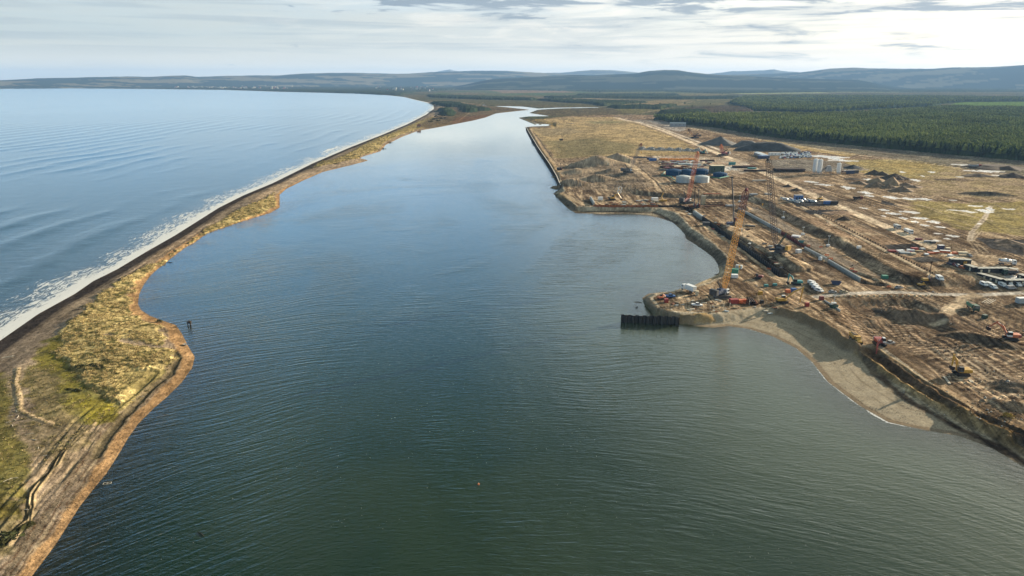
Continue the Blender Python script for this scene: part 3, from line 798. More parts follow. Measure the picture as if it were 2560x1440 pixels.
# ---- ground material
gm, T, out = new_mat("ground")
bs = T.new("ShaderNodeBsdfPrincipled")
tcg = T.new("ShaderNodeTexCoord")
P_ = tcg.outputs["Object"]
fine = T.noise(P_, 1.6, 5.0, 0.65)
mid = T.noise(P_, 0.23, 4.0, 0.6)
c_ = T.mix(1.0, attr(T, "col", True), T.mix(T.step(fine, 0.25, 0.75), (0.72, 0.72, 0.72), (1.25, 1.24, 1.22)), 'MULTIPLY')
c_ = T.mix(1.0, c_, T.mix(T.step(mid, 0.3, 0.7), (0.88, 0.87, 0.86), (1.12, 1.12, 1.12)), 'MULTIPLY')
st = attr(T, "site")
wp = T.noise(P_, 0.018, 2.0, 0.5)
sp3 = T.new("ShaderNodeSeparateXYZ"); T.link(T.vmul(P_, (1, 1, 1), rot=-math.atan2(qd[1], qd[0])), sp3.inputs[0])
wv = T.math('MULTIPLY', wp, 22.0)
ruts = T.noise(T.comb(T.math('MULTIPLY', sp3.outputs[0], 0.011), T.math('MULTIPLY', T.math('ADD', sp3.outputs[1], wv), 0.42)), 1.0, 5.0, 0.62, 0.25)
ruts2 = T.noise(T.comb(T.math('MULTIPLY', T.math('ADD', sp3.outputs[0], wv), 0.34), T.math('MULTIPLY', sp3.outputs[1], 0.05)), 1.0, 4.0, 0.6, 0.4)
blot = T.noise(P_, 0.055, 6.0, 0.68, 0.3)
speck = T.noise(P_, 0.55, 3.0, 0.8)
rf = T.mix(T.step(ruts, 0.40, 0.60), (0.50, 0.48, 0.47), (1.42, 1.42, 1.42))
rf = T.mix(T.math('MULTIPLY', T.step(ruts2, 0.56, 0.62), 0.5), rf, (0.4, 0.37, 0.34))
rf = T.mix(1.0, rf, T.mix(T.step(blot, 0.38, 0.62), (0.60, 0.57, 0.55), (1.28, 1.28, 1.27)), 'MULTIPLY')
rf = T.mix(T.step(speck, 0.66, 0.72), rf, (2.0, 2.0, 2.0))
rf = T.mix(T.step(speck, 0.35, 0.29), rf, (0.3, 0.28, 0.26))
rf = T.mix(st, (1, 1, 1), rf)
c_ = T.mix(1.0, c_, rf, 'MULTIPLY')
T.link(c_, bs.inputs["Base Color"])
T.link(T.step(attr(T, "wet"), 0.0, 1.0, 0.92, 0.22), bs.inputs["Roughness"])
T.link(T.math("MULTIPLY", attr(T, "wet"), 0.6), bs.inputs["Specular IOR Level"])
bp = T.new("ShaderNodeBump")
T.link(T.math('MULTIPLY', attr(T, "rgh"), 0.8), bp.inputs["Strength"])
bp.inputs["Distance"].default_value = 0.35
T.link(T.math('ADD', T.math('MULTIPLY', T.math('MULTIPLY', ruts, st), 2.2), T.math('ADD', fine, T.math('MULTIPLY', mid, 1.2))), bp.inputs["Height"])
T.link(bp.outputs[0], bs.inputs["Normal"])
T.link(bs.outputs[0], out.inputs["Surface"])

land_keep = (Z[:-1, :-1] > -3.5) | (Z[1:, 1:] > -3.5)
ground = grid_mesh("ground", land_keep, Z, {"col": COL, "wet": WET, "site": SITE, "rgh": RGH.astype(np.float32)})
ground.data.materials.append(gm)
ground["kind"] = "structure"

# ---- water: open sea to the left of the spit, lagoon to the right
LBL = (D <= 0.8) & (Z < 0.5)
sea_reg = (sdist(X, Y, np.vstack([sea_w, [[-40000, sea_w[-1][1]], [-40000, 50], [-600, 50]]])) > 0)
wk = (D[:-1, :-1] < 0.6) | (D[1:, 1:] < 0.6) | (D[1:, :-1] < 0.6) | (D[:-1, 1:] < 0.6)
sw = sea_reg[:-1, :-1] | sea_reg[1:, 1:]
# swell running in on the beach, real relief
ph = D_SEA / 46.0 + (N4 - 0.5) * 1.2 + 1.1 * fbm(X / 900, Y / 900, 2, 71)
crest = np.power(0.5 + 0.5 * np.sin(ph * 2 * math.pi), 2.5)
amp = 1.0 * sstep(D_SEA, 10, 50) * sstep(DIST, 7000, 1500) * sstep(fbm(X / 260, Y / 260, 4, 72), 0.36, 0.62)
ZS = (crest * amp + 0.10 * fbm(X / 14, Y / 14, 3, 73)).astype(np.float32)
# foam along the sea shore
br = fbm(X / 26, Y / 26, 4, 74)
fo = 0.32 * sstep(D_SEA + (br - 0.5) * 9, 10, 4.0) + 0.66 * sstep(D_SEA + (br - 0.5) * 36, 54, 10)
fo = np.clip(fo, 0, 1)
fo = fo * sstep(DIST, 9000, 2500)
wl = G(820, 373)
fo = np.maximum(fo, 0.9 * np.exp(-(((X - wl[0]) / 30) ** 2 + ((Y - wl[1]) / 100) ** 2)) * sstep(crest, 0.75, 0.95))
depth_ = np.maximum(-Z, 0).astype(np.float32)
sea = grid_mesh("sea", wk & sw, ZS * (D < -2), {"foam": fo.astype(np.float32), "depth": depth_, "ds": D_SEA})
sea["kind"] = "structure"
# lagoon
fo2 = np.zeros_like(D)
bw = GP([(1820, 815), (1870, 822), (1930, 840), (1990, 870), (2030, 905), (2070, 955), (2150, 1015), (2220, 1055), (2310, 1075)])
db = polyline_dist(X, Y, bw)
q_ = np.clip((X - G(2120, 1000)[0]) / (G(2240, 1060)[0] - G(2120, 1000)[0]), 0, 1)
fo2 = (1 - sstep(db + (N1 - 0.5) * 0.5, 0.15, 0.45)) * 0.8 * sstep(N2, 0.3, 0.5)
fo2 = np.maximum(fo2, 0.95 * (1 - sstep(db + (N1 - 0.5) * 1.6, 0.3, 1.3)) * np.exp(-((X - G(2215, 1050)[0]) / 7.5) ** 2))
ZL = np.zeros_like(Z)
shoal_sheen = sstep(polyline_dist(X, Y, lagr_w[:16]) + (N4 - 0.5) * 70, 120, 5) * 0.75  # paler body over shallow sand, with bright sky reflection painted into the tint
shoal_sheen = np.maximum(shoal_sheen, 0.10 * sstep(fbm(X / 60, Y / 60, 4, 76), 0.45, 0.62) * sstep(Y, 260, 150))
lagoon = grid_mesh("lagoon_water", wk & ~sw, ZL, {"foam": fo2.astype(np.float32), "depth": depth_, "shoal_sheen": shoal_sheen.astype(np.float32)})
lagoon["kind"] = "structure"

def water_mat(name, deep, lagoon_):
    m, T, out = new_mat(name)
    tcn = T.new("ShaderNodeTexCoord")
    P = tcn.outputs["Object"]
    gl = T.new("ShaderNodeBsdfGlossy")
    gl.inputs["Roughness"].default_value = 0.06 if lagoon_ else 0.2
    gl.inputs["Color"].default_value = (1, 1, 0.955, 1)
    df = T.new("ShaderNodeBsdfDiffuse")
    tr = T.new("ShaderNodeBsdfTransparent")
    if lagoon_:
        tint = T.step(T.noise(P, 0.012, 3.0, 0.5, 0.3), 0.4, 0.62)
        T.link(T.mix(attr(T, "shoal_sheen"), T.mix(T.math("MULTIPLY", tint, 0.5), deep, (0.014, 0.030, 0.012)), (0.060, 0.078, 0.050)), df.inputs["Color"])
        tr.inputs["Color"].default_value = (0.80, 0.86, 0.78, 1)
        warp = T.noise(P, 0.006, 2.0, 0.5)
        # curved ripple trains: noise stretched along circles round a far point
        geo = T.new("ShaderNodeSeparateXYZ"); T.link(P, geo.inputs[0])
        cx, cy = 15.0, 20.0
        ax = T.math('SUBTRACT', geo.outputs[0], cx); ay = T.math('SUBTRACT', geo.outputs[1], cy)
        rad = T.math('SQRT', T.math('ADD', T.math('MULTIPLY', ax, ax), T.math('MULTIPLY', ay, ay)))
        ang = T.math('ARCTAN2', ax, ay)
        polar = T.comb(T.math('MULTIPLY', ang, 13.0), T.math('MULTIPLY', T.math('ADD', rad, T.math('MULTIPLY', warp, 70.0)), 0.55))
        r1 = T.noise(polar, 1.0, 2.5, 0.5, 0.5)
        r2 = T.noise(T.vmul(P, (0.28, 0.95, 1.0), rot=0.25), 1.0, 3.0, 0.6)
        r3 = T.noise(T.vmul(P, (0.9, 2.2, 1.0), rot=-0.1), 1.0, 3.0, 0.6)
        gust = T.step(T.noise(T.vmul(P, (1, 0.6, 1), rot=0.4), 0.0075, 4.0, 0.62, 1.2), 0.40, 0.60, 0.06, 1.15)
        hgt = T.math('ADD', T.math('MULTIPLY', r1, T.math('MULTIPLY', gust, 0.78)), T.math('ADD', T.math('MULTIPLY', r2, 0.34), T.math('MULTIPLY', r3, 0.16)))
        dist = 0.36
    else:
        df.inputs["Color"].default_value = deep + (1,)
        tr.inputs["Color"].default_value = (0.8, 0.86, 0.82, 1)
        r1 = T.noise(T.vmul(P, (0.05, 0.16, 1.0), rot=-0.4), 1.0, 4.0, 0.6, 0.4)
        r2 = T.noise(T.vmul(P, (0.35, 0.9, 1.0), rot=-0.3), 1.0, 4.0, 0.65)
        hgt = T.math('ADD', T.math('MULTIPLY', r1, 0.7), T.math('MULTIPLY', r2, 0.5))
        dist = 0.5
    # far ripples are finer than a pixel: they only spread the reflection
    cd = T.new("ShaderNodeNewGeometry")
    sp_ = T.new("ShaderNodeSeparateXYZ"); T.link(P, sp_.inputs[0])
    far = T.step(sp_.outputs[1], 200.0, 1500.0, 1.0, 0.05)
    bump = T.new("ShaderNodeBump")
    T.link(T.math('MULTIPLY', far, 1.0), bump.inputs["Strength"])
    bump.inputs["Distance"].default_value = dist
    T.link(hgt, bump.inputs["Height"])
    for s_ in (gl, df):
        T.link(bump.outputs[0], s_.inputs["Normal"])
    fr = T.new("ShaderNodeFresnel"); fr.inputs["IOR"].default_value = 1.34
    T.link(bump.outputs[0], fr.inputs["Normal"])
    body = T.new("ShaderNodeMixShader")
    clear = T.math('POWER', 2.718, T.math('MULTIPLY', attr(T, "depth"), -0.95 if lagoon_ else -1.0))
    clear = T.math('MULTIPLY', clear, T.step(attr(T, "depth"), 0.3, 2.2, 1.0, 0.0))
    T.link(clear, body.inputs[0]); T.link(df.outputs[0], body.inputs[1]); T.link(tr.outputs[0], body.inputs[2])
    surf = T.new("ShaderNodeMixShader")
    T.link(T.math('MULTIPLY', fr.outputs[0], 1.6 if lagoon_ else 1.2, clamp=True), surf.inputs[0])
    T.link(body.outputs[0], surf.inputs[1]); T.link(gl.outputs[0], surf.inputs[2])
    fm = T.new("ShaderNodeBsdfDiffuse"); fm.inputs["Color"].default_value = (0.62, 0.63, 0.62, 1)
    if lagoon_:
        fn = T.noise(P, 1.2, 6.0, 0.72, 0.5)
    else:
        sy = T.new("ShaderNodeSeparateXYZ"); T.link(P, sy.inputs[0])
        fn = T.noise(T.comb(T.math('MULTIPLY', attr(T, "ds"), 0.5), T.math('MULTIPLY', sy.outputs[1], 0.11)), 1.0, 7.0, 0.74, 1.2)
    f_ = attr(T, "foam")
    th = T.math('SUBTRACT', 0.79, T.math('MULTIPLY', f_, 0.52))
    mask = T.math('MULTIPLY', T.step(fn, th, T.math('ADD', th, 0.12)), 0.88)
    mask = T.math('MULTIPLY', mask, T.step(f_, 0.02, 0.2))
    fin = T.new("ShaderNodeMixShader")
    T.link(mask, fin.inputs[0]); T.link(surf.outputs[0], fin.inputs[1]); T.link(fm.outputs[0], fin.inputs[2])
    T.link(fin.outputs[0], out.inputs["Surface"])
    return m
sea.data.materials.append(water_mat("sea_water", (0.010, 0.030, 0.036), False))
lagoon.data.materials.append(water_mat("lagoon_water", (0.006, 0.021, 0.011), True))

# ------------------------------------------------------------------ hills (real ridges, 9 to 30 km out)
def ridge(name, prof, dist, depth, base, col, col2, seed, sub=420):
    """PROF: pixels of the crest line; DIST metres away (first, last); DEPTH half thickness of the range"""
    a = np.array([px_to_az(px, py)[0] for px, py in prof])
    e = np.array([px_to_az(px, py)[1] for px, py in prof])
    n_r = 46
    aa = np.linspace(a[0], a[-1], sub)
    ee = np.interp(aa, a, e)
    k = np.hanning(7); k /= k.sum()
    ee = np.convolve(np.pad(ee, 3, mode='edge'), k, mode='valid')
    dd = np.interp(aa, [a[0], a[-1]], dist)
    crest_z = CAM_H + ee * dd
    fr_ = np.linspace(0, 1, sub)
    crest_z = base + (crest_z - base) * sstep(fr_, 0, 0.12) * sstep(1 - fr_, 0, 0.12)
    tt = np.linspace(-1, 1, n_r)[:, None]
    r = dd[None, :] + tt * depth
    x = (r * np.sin(aa)[None, :]).astype(np.float32); y = (r * np.cos(aa)[None, :]).astype(np.float32)
    sh = np.clip(np.cos(np.clip(tt, -1, 1) * math.pi / 2), 0, 1) ** 1.25
    n = fbm(x / 1500, y / 1500, 5, seed)
    z = (crest_z[None, :] - base) * sh * (1 + (n - 0.5) * 0.55 * (1 - sh)) + base
    z = z + (fbm(x / 350, y / 350, 4, seed + 2) - 0.5) * 22 * sh
    z[0] = base - 5; z[-1] = base - 5
    t = sstep(fbm(x / 700, y / 260, 4, seed + 5), 0.52, 0.57)
    c = np.array(col)[None, None, :] * (1 - t[..., None]) + np.array(col2)[None, None, :] * t[..., None]
    nv = n_r * sub
    co = np.stack([x, y, z.astype(np.float32)], 2).reshape(-1, 3)
    i, j = np.meshgrid(np.arange(n_r - 1), np.arange(sub - 1), indexing='ij')
    v0 = (i * sub + j).ravel()
    q = np.stack([v0, v0 + 1, v0 + sub + 1, v0 + sub], 1).astype(np.int32)
    q = q[:, ::-1]
    me = bpy.data.meshes.new(name)
    me.from_pydata(co.tolist(), [], q.tolist())
    me.polygons.foreach_set("use_smooth", np.ones(len(q), dtype=bool))
    at = me.attributes.new("col", 'FLOAT_COLOR', 'POINT')
    at.data.foreach_set("color", np.concatenate([c.reshape(-1, 3), np.ones((nv, 1))], 1).astype(np.float32).ravel())
    at2 = me.attributes.new("wet", 'FLOAT', 'POINT')
    o = bpy.data.objects.new(name, me)
    o["kind"] = "structure"
    scene.collection.objects.link(o)
    me.materials.append(hill_mat)
    return o

hill_mat, T, out = new_mat("hillside")
bs = T.new("ShaderNodeBsdfDiffuse")
T.link(attr(T, "col", True), bs.inputs["Color"])
T.link(bs.outputs[0], out.inputs["Surface"])
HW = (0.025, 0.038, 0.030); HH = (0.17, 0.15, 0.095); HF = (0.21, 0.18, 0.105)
ridge("hills", [(-700, 205), (-200, 204), (0, 201), (100, 196), (240, 193), (340, 191), (370, 193), (440, 189), (470, 189), (492, 193), (560, 190), (680, 189), (700, 188), (760, 184), (860, 182), (960, 184),
                (1020, 184), (1080, 181), (1180, 177), (1250, 177), (1330, 181), (1480, 190), (1600, 198), (1750, 203)], (13500, 15500), 2600, -2, HW, HH, 81)
ridge("hills", [(1100, 206), (1200, 200), (1290, 194), (1380, 190), (1440, 188), (1480, 189), (1520, 186), (1590, 183.5), (1625, 178), (1660, 175.5), (1695, 176), (1730, 181), (1770, 185), (1830, 189), (1900, 192), (2000, 196), (2150, 201), (2300, 206)],
      (10500, 10500), 2600, -2, (0.020, 0.032, 0.024), (0.075, 0.08, 0.05), 83)
ridge("hills", [(1240, 203), (1300, 183), (1400, 182), (1480, 175), (1540, 176), (1600, 182), (1700, 186), (1800, 188), (1950, 190)], (19000, 19000), 2500, -2, (0.08, 0.08, 0.06), HH, 85)
ridge("hills", [(1640, 204), (1760, 190), (1860, 186), (1940, 184), (2000, 181), (2080, 172), (2130, 169.5), (2190, 171), (2260, 172.5), (2340, 171.5), (2400, 169), (2480, 167.5), (2560, 163), (2700, 158), (3100, 150), (3600, 165)],
      (15500, 12500), 3200, -2, (0.030, 0.042, 0.032), (0.13, 0.125, 0.08), 87)
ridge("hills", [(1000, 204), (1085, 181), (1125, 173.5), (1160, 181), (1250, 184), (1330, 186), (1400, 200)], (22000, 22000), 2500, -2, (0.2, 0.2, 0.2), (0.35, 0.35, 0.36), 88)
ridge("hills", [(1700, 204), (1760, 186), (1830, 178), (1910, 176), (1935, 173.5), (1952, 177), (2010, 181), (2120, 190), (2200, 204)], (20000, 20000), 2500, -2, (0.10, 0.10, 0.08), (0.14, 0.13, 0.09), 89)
# plain beyond the grid
def far_plain():
    me = bpy.data.meshes.new("ground")
    r0, r1 = 20000.0, 45000.0
    vs, fs = [], []
    for k in range(61):
        a = math.radians(-60 + 2 * k)
        vs += [(r0 * math.sin(a), r0 * math.cos(a), 0.5), (r1 * math.sin(a), r1 * math.cos(a), 0.5)]
    for k in range(60):
        fs.append((2 * k, 2 * k + 2, 2 * k + 3, 2 * k + 1))
    me.from_pydata(vs, [], fs)
    at = me.attributes.new("col", 'FLOAT_COLOR', 'POINT')
    at.data.foreach_set("color", np.tile(np.array([0.08, 0.085, 0.055, 1], np.float32), len(vs)))
    o = bpy.data.objects.new("ground", me); o["kind"] = "structure"
    me.materials.append(hill_mat)
    scene.collection.objects.link(o)
far_plain()

# ------------------------------------------------------------------ haze: one closed box of thin air
def haze_box():
    me = bpy.data.meshes.new("haze")
    bm = bmesh.new()
    bmesh.ops.create_cube(bm, size=1.0)
    bm.to_mesh(me); bm.free()
    o = bpy.data.objects.new("haze", me)
    zb, zt = -9.0, 470.0
    o.scale = (60000, 27000, zt - zb)
    o.location = (0, 12500, (zt + zb) / 2)
    o["kind"] = "stuff"
    m, T, out = new_mat("haze")
    pv = T.new("ShaderNodeVolumePrincipled")
    pv.inputs["Color"].default_value = (0.30, 0.53, 0.90, 1)
    pv.inputs["Density"].default_value = HAZE
    pv.inputs["Anisotropy"].default_value = 0.1
    T.link(pv.outputs[0], out.inputs["Volume"])
    me.materials.append(m)
    scene.collection.objects.link(o)
HAZE = 3.8e-5
haze_box()

# ================================================================== woods, grass
def wood_mask(polys, rag, soft=6.0):
    m = np.zeros(X.shape, dtype=np.float32)
    for pl in polys:
        P = np.array([G(a[0], a[1], a[2] if len(a) > 2 else 3.0) for a in pl])
        s = window(dens(P, True), rag * 2)
        if s is None:
            continue
        x, y = X[s], Y[s]
        n = fbm(x / (rag * 2.2), y / (rag * 2.2), 5, 91)
        m[s] = np.maximum(m[s], sstep(sdist(x, y, P) + (n - 0.5) * 2 * rag, -soft / 2, soft / 2))
    return m

F_NEAR = [(1634, 287, 16), (1652, 300, 3), (1675, 309, 3), (1806, 324, 3), (1900, 342, 3), (2012, 356, 3), (2200, 374, 3), (2350, 389, 3), (2560, 407, 3), (3000, 446, 3), (3900, 500, 3), (3900, 262, 16), (3300, 262, 16),
          (2700, 266, 16), (2560, 265, 16), (2385, 262, 16), (2300, 268, 16), (2100, 279, 16), (2031, 283, 16), (1950, 282, 16), (1787, 279, 16)]
F_BACK = [(1885, 277, 3), (1860, 268, 3), (1826, 250, 16), (1860, 237, 16), (2050, 235, 16), (2300, 236, 16), (2560, 239, 16), (3300, 246, 16), (3300, 253, 3), (2560, 253, 3), (2420, 254, 3), (2360, 257, 3), (2330, 266, 3), (2200, 272, 3), (2040, 281, 3)]
F_BROWN = [(1700, 275, 8), (1712, 266, 8), (1790, 263, 8), (1865, 266, 8), (1885, 276, 8), (1800, 276, 8)]
W_FAR = [
    [(1150, 217), (1300, 214), (1500, 215), (1790, 222), (2100, 223), (2560, 221), (2900, 222), (2900, 226), (2560, 229), (2100, 229), (1790, 233), (1660, 228), (1500, 229), (1430, 226), (1200, 223)],
    [(-400, 217.5), (0, 217), (300, 217.5), (560, 219), (700, 217), (1000, 218), (1150, 220), (1130, 224), (1040, 229), (1000, 237), (960, 236), (880, 232.5), (703, 228), (566, 223.5), (383, 221), (180, 219.5), (0, 218.3), (-400, 218.2)],
    [(1083, 257), (1130, 257), (1225, 273), (1170, 281), (1150, 268), (1110, 266)],
    [(1095, 274), (1120, 272), (1132, 282), (1125, 289), (1098, 287)],
    [(1070, 238), (1200, 241), (1345, 247), (1330, 250), (1200, 248), (1080, 243)],
    [(1360, 242), (1500, 240), (1640, 241), (1790, 243), (1780, 247), (1640, 246), (1500, 244), (1380, 246)],
    [(1340, 249), (1450, 251), (1620, 255), (1560, 259), (1510, 264), (1480, 258), (1400, 255)],
    [(1520, 266), (1600, 264), (1685, 263), (1655, 272), (1600, 270), (1540, 270)],
    [(1600, 206), (1800, 208), (2100, 209.5), (2560, 212), (2560, 214), (2100, 213), (1800, 213), (1600, 211)],
    [(1000, 207), (1300, 206), (1560, 209), (1500, 211.5), (1200, 210), (1020, 210.5)],
    [(2150, 217), (2560, 215), (2700, 216), (2560, 218.5), (2200, 219.5)],
    [(440, 214), (900, 211), (1150, 214), (1150, 218), (700, 215.5), (440, 217)],
    [(1440, 236), (1690, 235), (1700, 238), (1450, 239)],
    [(1240, 222), (1420, 222), (1500, 226), (1400, 226.5), (1250, 224)],
    [(1690, 243), (1850, 241), (1850, 246), (1700, 248)],
    [(1640, 286), (1675, 276), (1720, 277), (1787, 280), (1700, 287)],
]
m_near = wood_mask([F_NEAR], 7.0)
m_back = wood_mask([F_BACK], 12.0)
m_brown = wood_mask([F_BROWN], 12.0)
m_far = wood_mask(W_FAR, 26.0, 20.0)
gaps = fbm(X / 190, Y / 90, 4, 95)

def wood_obj(name, m, hgt, col, col2, label=None, seed=1):
    h = hgt * (0.78 + 0.5 * (fbm(X / 26, Y / 26, 3, seed) - 0.3)) + hgt * 0.35 * (RNG.random(X.shape).astype(np.float32) - 0.5) * sstep(DIST, 1500, 4000)
    zz = (np.maximum(Z, 0) - 0.4 + h * m).astype(np.float32)
    keep = (m[:-1, :-1] > 0.03) | (m[1:, 1:] > 0.03) | (m[1:, :-1] > 0.03) | (m[:-1, 1:] > 0.03)
    t = sstep(fbm(X / 60, Y / 60, 5, seed + 3), 0.4, 0.62)[..., None]
    r = (0.6 + 0.8 * RNG.random(X.shape).astype(np.float32))[..., None]
    c = (np.array(col, dtype=np.float32) * (1 - t) + np.array(col2, dtype=np.float32) * t) * r
    o = grid_mesh(name, keep, zz, {"col": c.astype(np.float32)}, smooth=False)
    o["kind"] = "stuff"
    o.data.materials.append(hill_mat)
    return o
wood_obj("woodland", m_far, 11.0, (0.022, 0.034, 0.016), (0.040, 0.048, 0.022), seed=2)
wood_obj("woodland", m_near, 12.5, (0.030, 0.046, 0.016), (0.048, 0.066, 0.022), seed=3)
wood_obj("woodland", m_back, 13.0, (0.020, 0.033, 0.014), (0.034, 0.048, 0.018), seed=4)
wood_obj("woodland", m_brown, 7.0, (0.055, 0.048, 0.034), (0.080, 0.062, 0.044), seed=5)

def samp(m, x, y):
    r = np.hypot(x, y); a = np.arctan2(x, y)
    i = np.clip(np.searchsorted(_R[:, 0], r), 0, NR - 1)
    j = np.clip(((a - _az[0]) / (_az[1] - _az[0])).round().astype(int), 0, NC - 1)
    return m[i, j]

def conifer_parts(seed):
    """unit conifer: ragged tiers of boughs; returns verts, faces, tone per vertex"""
    rg = np.random.default_rng(seed)
    vs, fs, tn = [], [], []
    n = 7
    for (z0, z1, r) in ((0.46, 0.80, 0.20), (0.64, 0.93, 0.17), (0.80, 1.0, 0.115)):
        b = len(vs)
        for k in range(n):
            a = 2 * math.pi * k / n + rg.uniform(-.3, .3)
            rr = r * rg.uniform(0.65, 1.25)
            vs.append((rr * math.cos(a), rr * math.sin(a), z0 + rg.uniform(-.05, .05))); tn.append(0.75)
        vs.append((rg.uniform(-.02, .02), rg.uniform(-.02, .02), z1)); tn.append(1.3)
        for k in range(n):
            fs.append((b + k, b + (k + 1) % n, b + n))
    return np.array(vs, np.float32), np.array(fs, np.int32), np.array(tn, np.float32)

def scatter_mesh(name, x, y, z, s, protos, tint, mat, ang=None, squash=1.0):
    N = len(x)
    ang = RNG.uniform(0, 2 * math.pi, N) if ang is None else ang
    which = RNG.integers(0, len(protos), N)
    V, Fc, C = [], [], []
    off = 0
    for k, (pv, pf, pt) in enumerate(protos):
        q = np.where(which == k)[0]
        if not len(q):
            continue
        ca, sa = np.cos(ang[q])[:, None], np.sin(ang[q])[:, None]
        sc = s[q][:, None]
        vx = x[q][:, None] + (pv[None, :, 0] * ca - pv[None, :, 1] * sa) * sc * squash
        vy = y[q][:, None] + (pv[None, :, 0] * sa + pv[None, :, 1] * ca) * sc * squash
        vz = z[q][:, None] + pv[None, :, 2] * sc
        nvp = pv.shape[0]
        V.append(np.stack([vx, vy, vz], 2).reshape(-1, 3))
        Fc.append((pf[None] + (np.arange(len(q)) * nvp)[:, None, None] + off).reshape(-1, 3))
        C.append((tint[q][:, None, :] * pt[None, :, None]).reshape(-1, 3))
        off += len(q) * nvp
    V = np.concatenate(V).astype(np.float32); Fc = np.concatenate(Fc).astype(np.int32); C = np.concatenate(C).astype(np.float32)
    me = bpy.data.meshes.new(name)
    me.vertices.add(len(V)); me.vertices.foreach_set("co", V.ravel())
    me.loops.add(len(Fc) * 3); me.loops.foreach_set("vertex_index", Fc.ravel())
    me.polygons.add(len(Fc))
    me.polygons.foreach_set("loop_start", np.arange(0, len(Fc) * 3, 3, dtype=np.int32))
    me.polygons.foreach_set("loop_total", np.full(len(Fc), 3, dtype=np.int32))
    me.update(calc_edges=True)
    at = me.attributes.new("col", 'FLOAT_COLOR', 'POINT')
    at.data.foreach_set("color", np.concatenate([C, np.ones((len(C), 1), np.float32)], 1).ravel())
    me.materials.append(mat)
    o = bpy.data.objects.new(name, me)
    scene.collection.objects.link(o)
    return o

conifers = [conifer_parts(k) for k in range(5)]
# plantation: scattered through the polygons, thinner with distance
def scatter_forest():
    xs, ys, ss = [], [], []
    for r0 in np.geomspace(820, 5200, 120):
        r1 = r0 * (5200 / 820) ** (1 / 120)
        sp_ = 4.1 * (r0 / 1000) ** 0.85
        area = 0.5 * (math.radians(41) - math.radians(10)) * (r1 * r1 - r0 * r0)
        n = int(area / sp_ ** 2)
        r = np.sqrt(RNG.uniform(r0 * r0, r1 * r1, n)); a = RNG.uniform(math.radians(10), math.radians(41), n)
        x, y = r * np.sin(a), r * np.cos(a)
        k = (samp(m_near, x, y) > 0.5) | (samp(m_back, x, y) > 0.5)
        xs.append(x[k]); ys.append(y[k]); ss.append(np.full(k.sum(), max(1.0, sp_ / 6.5)))
    x, y, w = np.concatenate(xs), np.concatenate(ys), np.concatenate(ss)
    n = fbm(x / 70, y / 30, 4, 97)
    h = (13.8 + 5.0 * n + RNG.uniform(-1.8, 1.6, len(x))) * (1 - 0.20 * sstep(fbm(x / 45, y / 200, 3, 98), 0.55, 0.7))
    z = samp(Z, x, y)
    t = RNG.random(len(x))[:, None]
    tint = np.array([0.070, 0.092, 0.026]) * (1 - t) + np.array([0.155, 0.170, 0.048]) * t
    tint = tint * (0.8 + 0.5 * sstep(n, 0.35, 0.65))[:, None]
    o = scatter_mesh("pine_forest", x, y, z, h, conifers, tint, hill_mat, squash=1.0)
    o["kind"] = "stuff"
    print("forest trees", len(x))
scatter_forest()

def link(o, parent=None):
    scene.collection.objects.link(o)
    if parent is not None:
        o.parent = parent
    return o

def tags(o, label, cat, group=None):
    o["label"] = label; o["category"] = cat
    if group:
        o["group"] = group
    return o

# the front rank of the plantation, tree by tree
def pine_mesh(seed):
    rg = np.random.default_rng(seed)
    crown_v, crown_f = [], []
    for k in range(9):
        z0 = 0.38 + 0.062 * k
        r = 0.19 * (1 - (k / 9.0) ** 1.4) + 0.03
        cx, cy = rg.uniform(-.03, .03), rg.uniform(-.03, .03)
        b = len(crown_v); n = 8
        for q in range(n):
            a = 2 * math.pi * q / n + rg.uniform(-.3, .3)
            rr = r * (rg.uniform(1.0, 1.35) if q % 2 else rg.uniform(0.5, 0.8))
            crown_v.append((cx + rr * math.cos(a), cy + rr * math.sin(a), z0 + rg.uniform(-.03, .02)))
        crown_v.append((cx, cy, z0 + 0.15)); crown_v.append((cx, cy, z0 + 0.01))
        for q in range(n):
            crown_f += [(b + q, b + (q + 1) % n, b + n), (b + (q + 1) % n, b + q, b + n + 1)]
    me = bpy.data.meshes.new("crown")
    me.from_pydata(crown_v, [], crown_f)
    tv, tf = [], []
    for z_, r_ in ((-0.03, 0.018), (0.45, 0.013), (0.9, 0.005)):
        for q in range(6):
            a = 2 * math.pi * q / 6
            tv.append((r_ * math.cos(a), r_ * math.sin(a), z_))
    for l_ in range(2):
        for q in range(6):
            tf.append((l_ * 6 + q, l_ * 6 + (q + 1) % 6, l_ * 6 + 6 + (q + 1) % 6, l_ * 6 + 6 + q))
    tm = bpy.data.meshes.new("trunk")
    tm.from_pydata(tv, [], tf)
    return me, tm

def simple_mat(name, col, rough=0.6, metal=0.0, vary=0.25, scale=1.2, spec=0.5, bump=0.0):
    """paint or earth with worn, dirty patches"""
    m, T, out = new_mat(name)
    b = T.new("ShaderNodeBsdfPrincipled")
    P = T.new("ShaderNodeTexCoord").outputs["Object"]
    n = T.noise(P, scale, 5.0, 0.65)
    lo = tuple(c * (1 - vary) for c in col); hi = tuple(min(0.9, c * (1 + vary)) for c in col)
    T.link(T.mix(T.step(n, 0.3, 0.7), lo, hi), b.inputs["Base Color"])
    b.inputs["Roughness"].default_value = rough
    b.inputs["Metallic"].default_value = metal
    b.inputs["Specular IOR Level"].default_value = spec
    if bump:
        bp = T.new("ShaderNodeBump"); bp.inputs["Strength"].default_value = 0.6; bp.inputs["Distance"].default_value = bump
        T.link(n, bp.inputs["Height"]); T.link(bp.outputs[0], b.inputs["Normal"])
    T.link(b.outputs[0], out.inputs["Surface"])
    return m

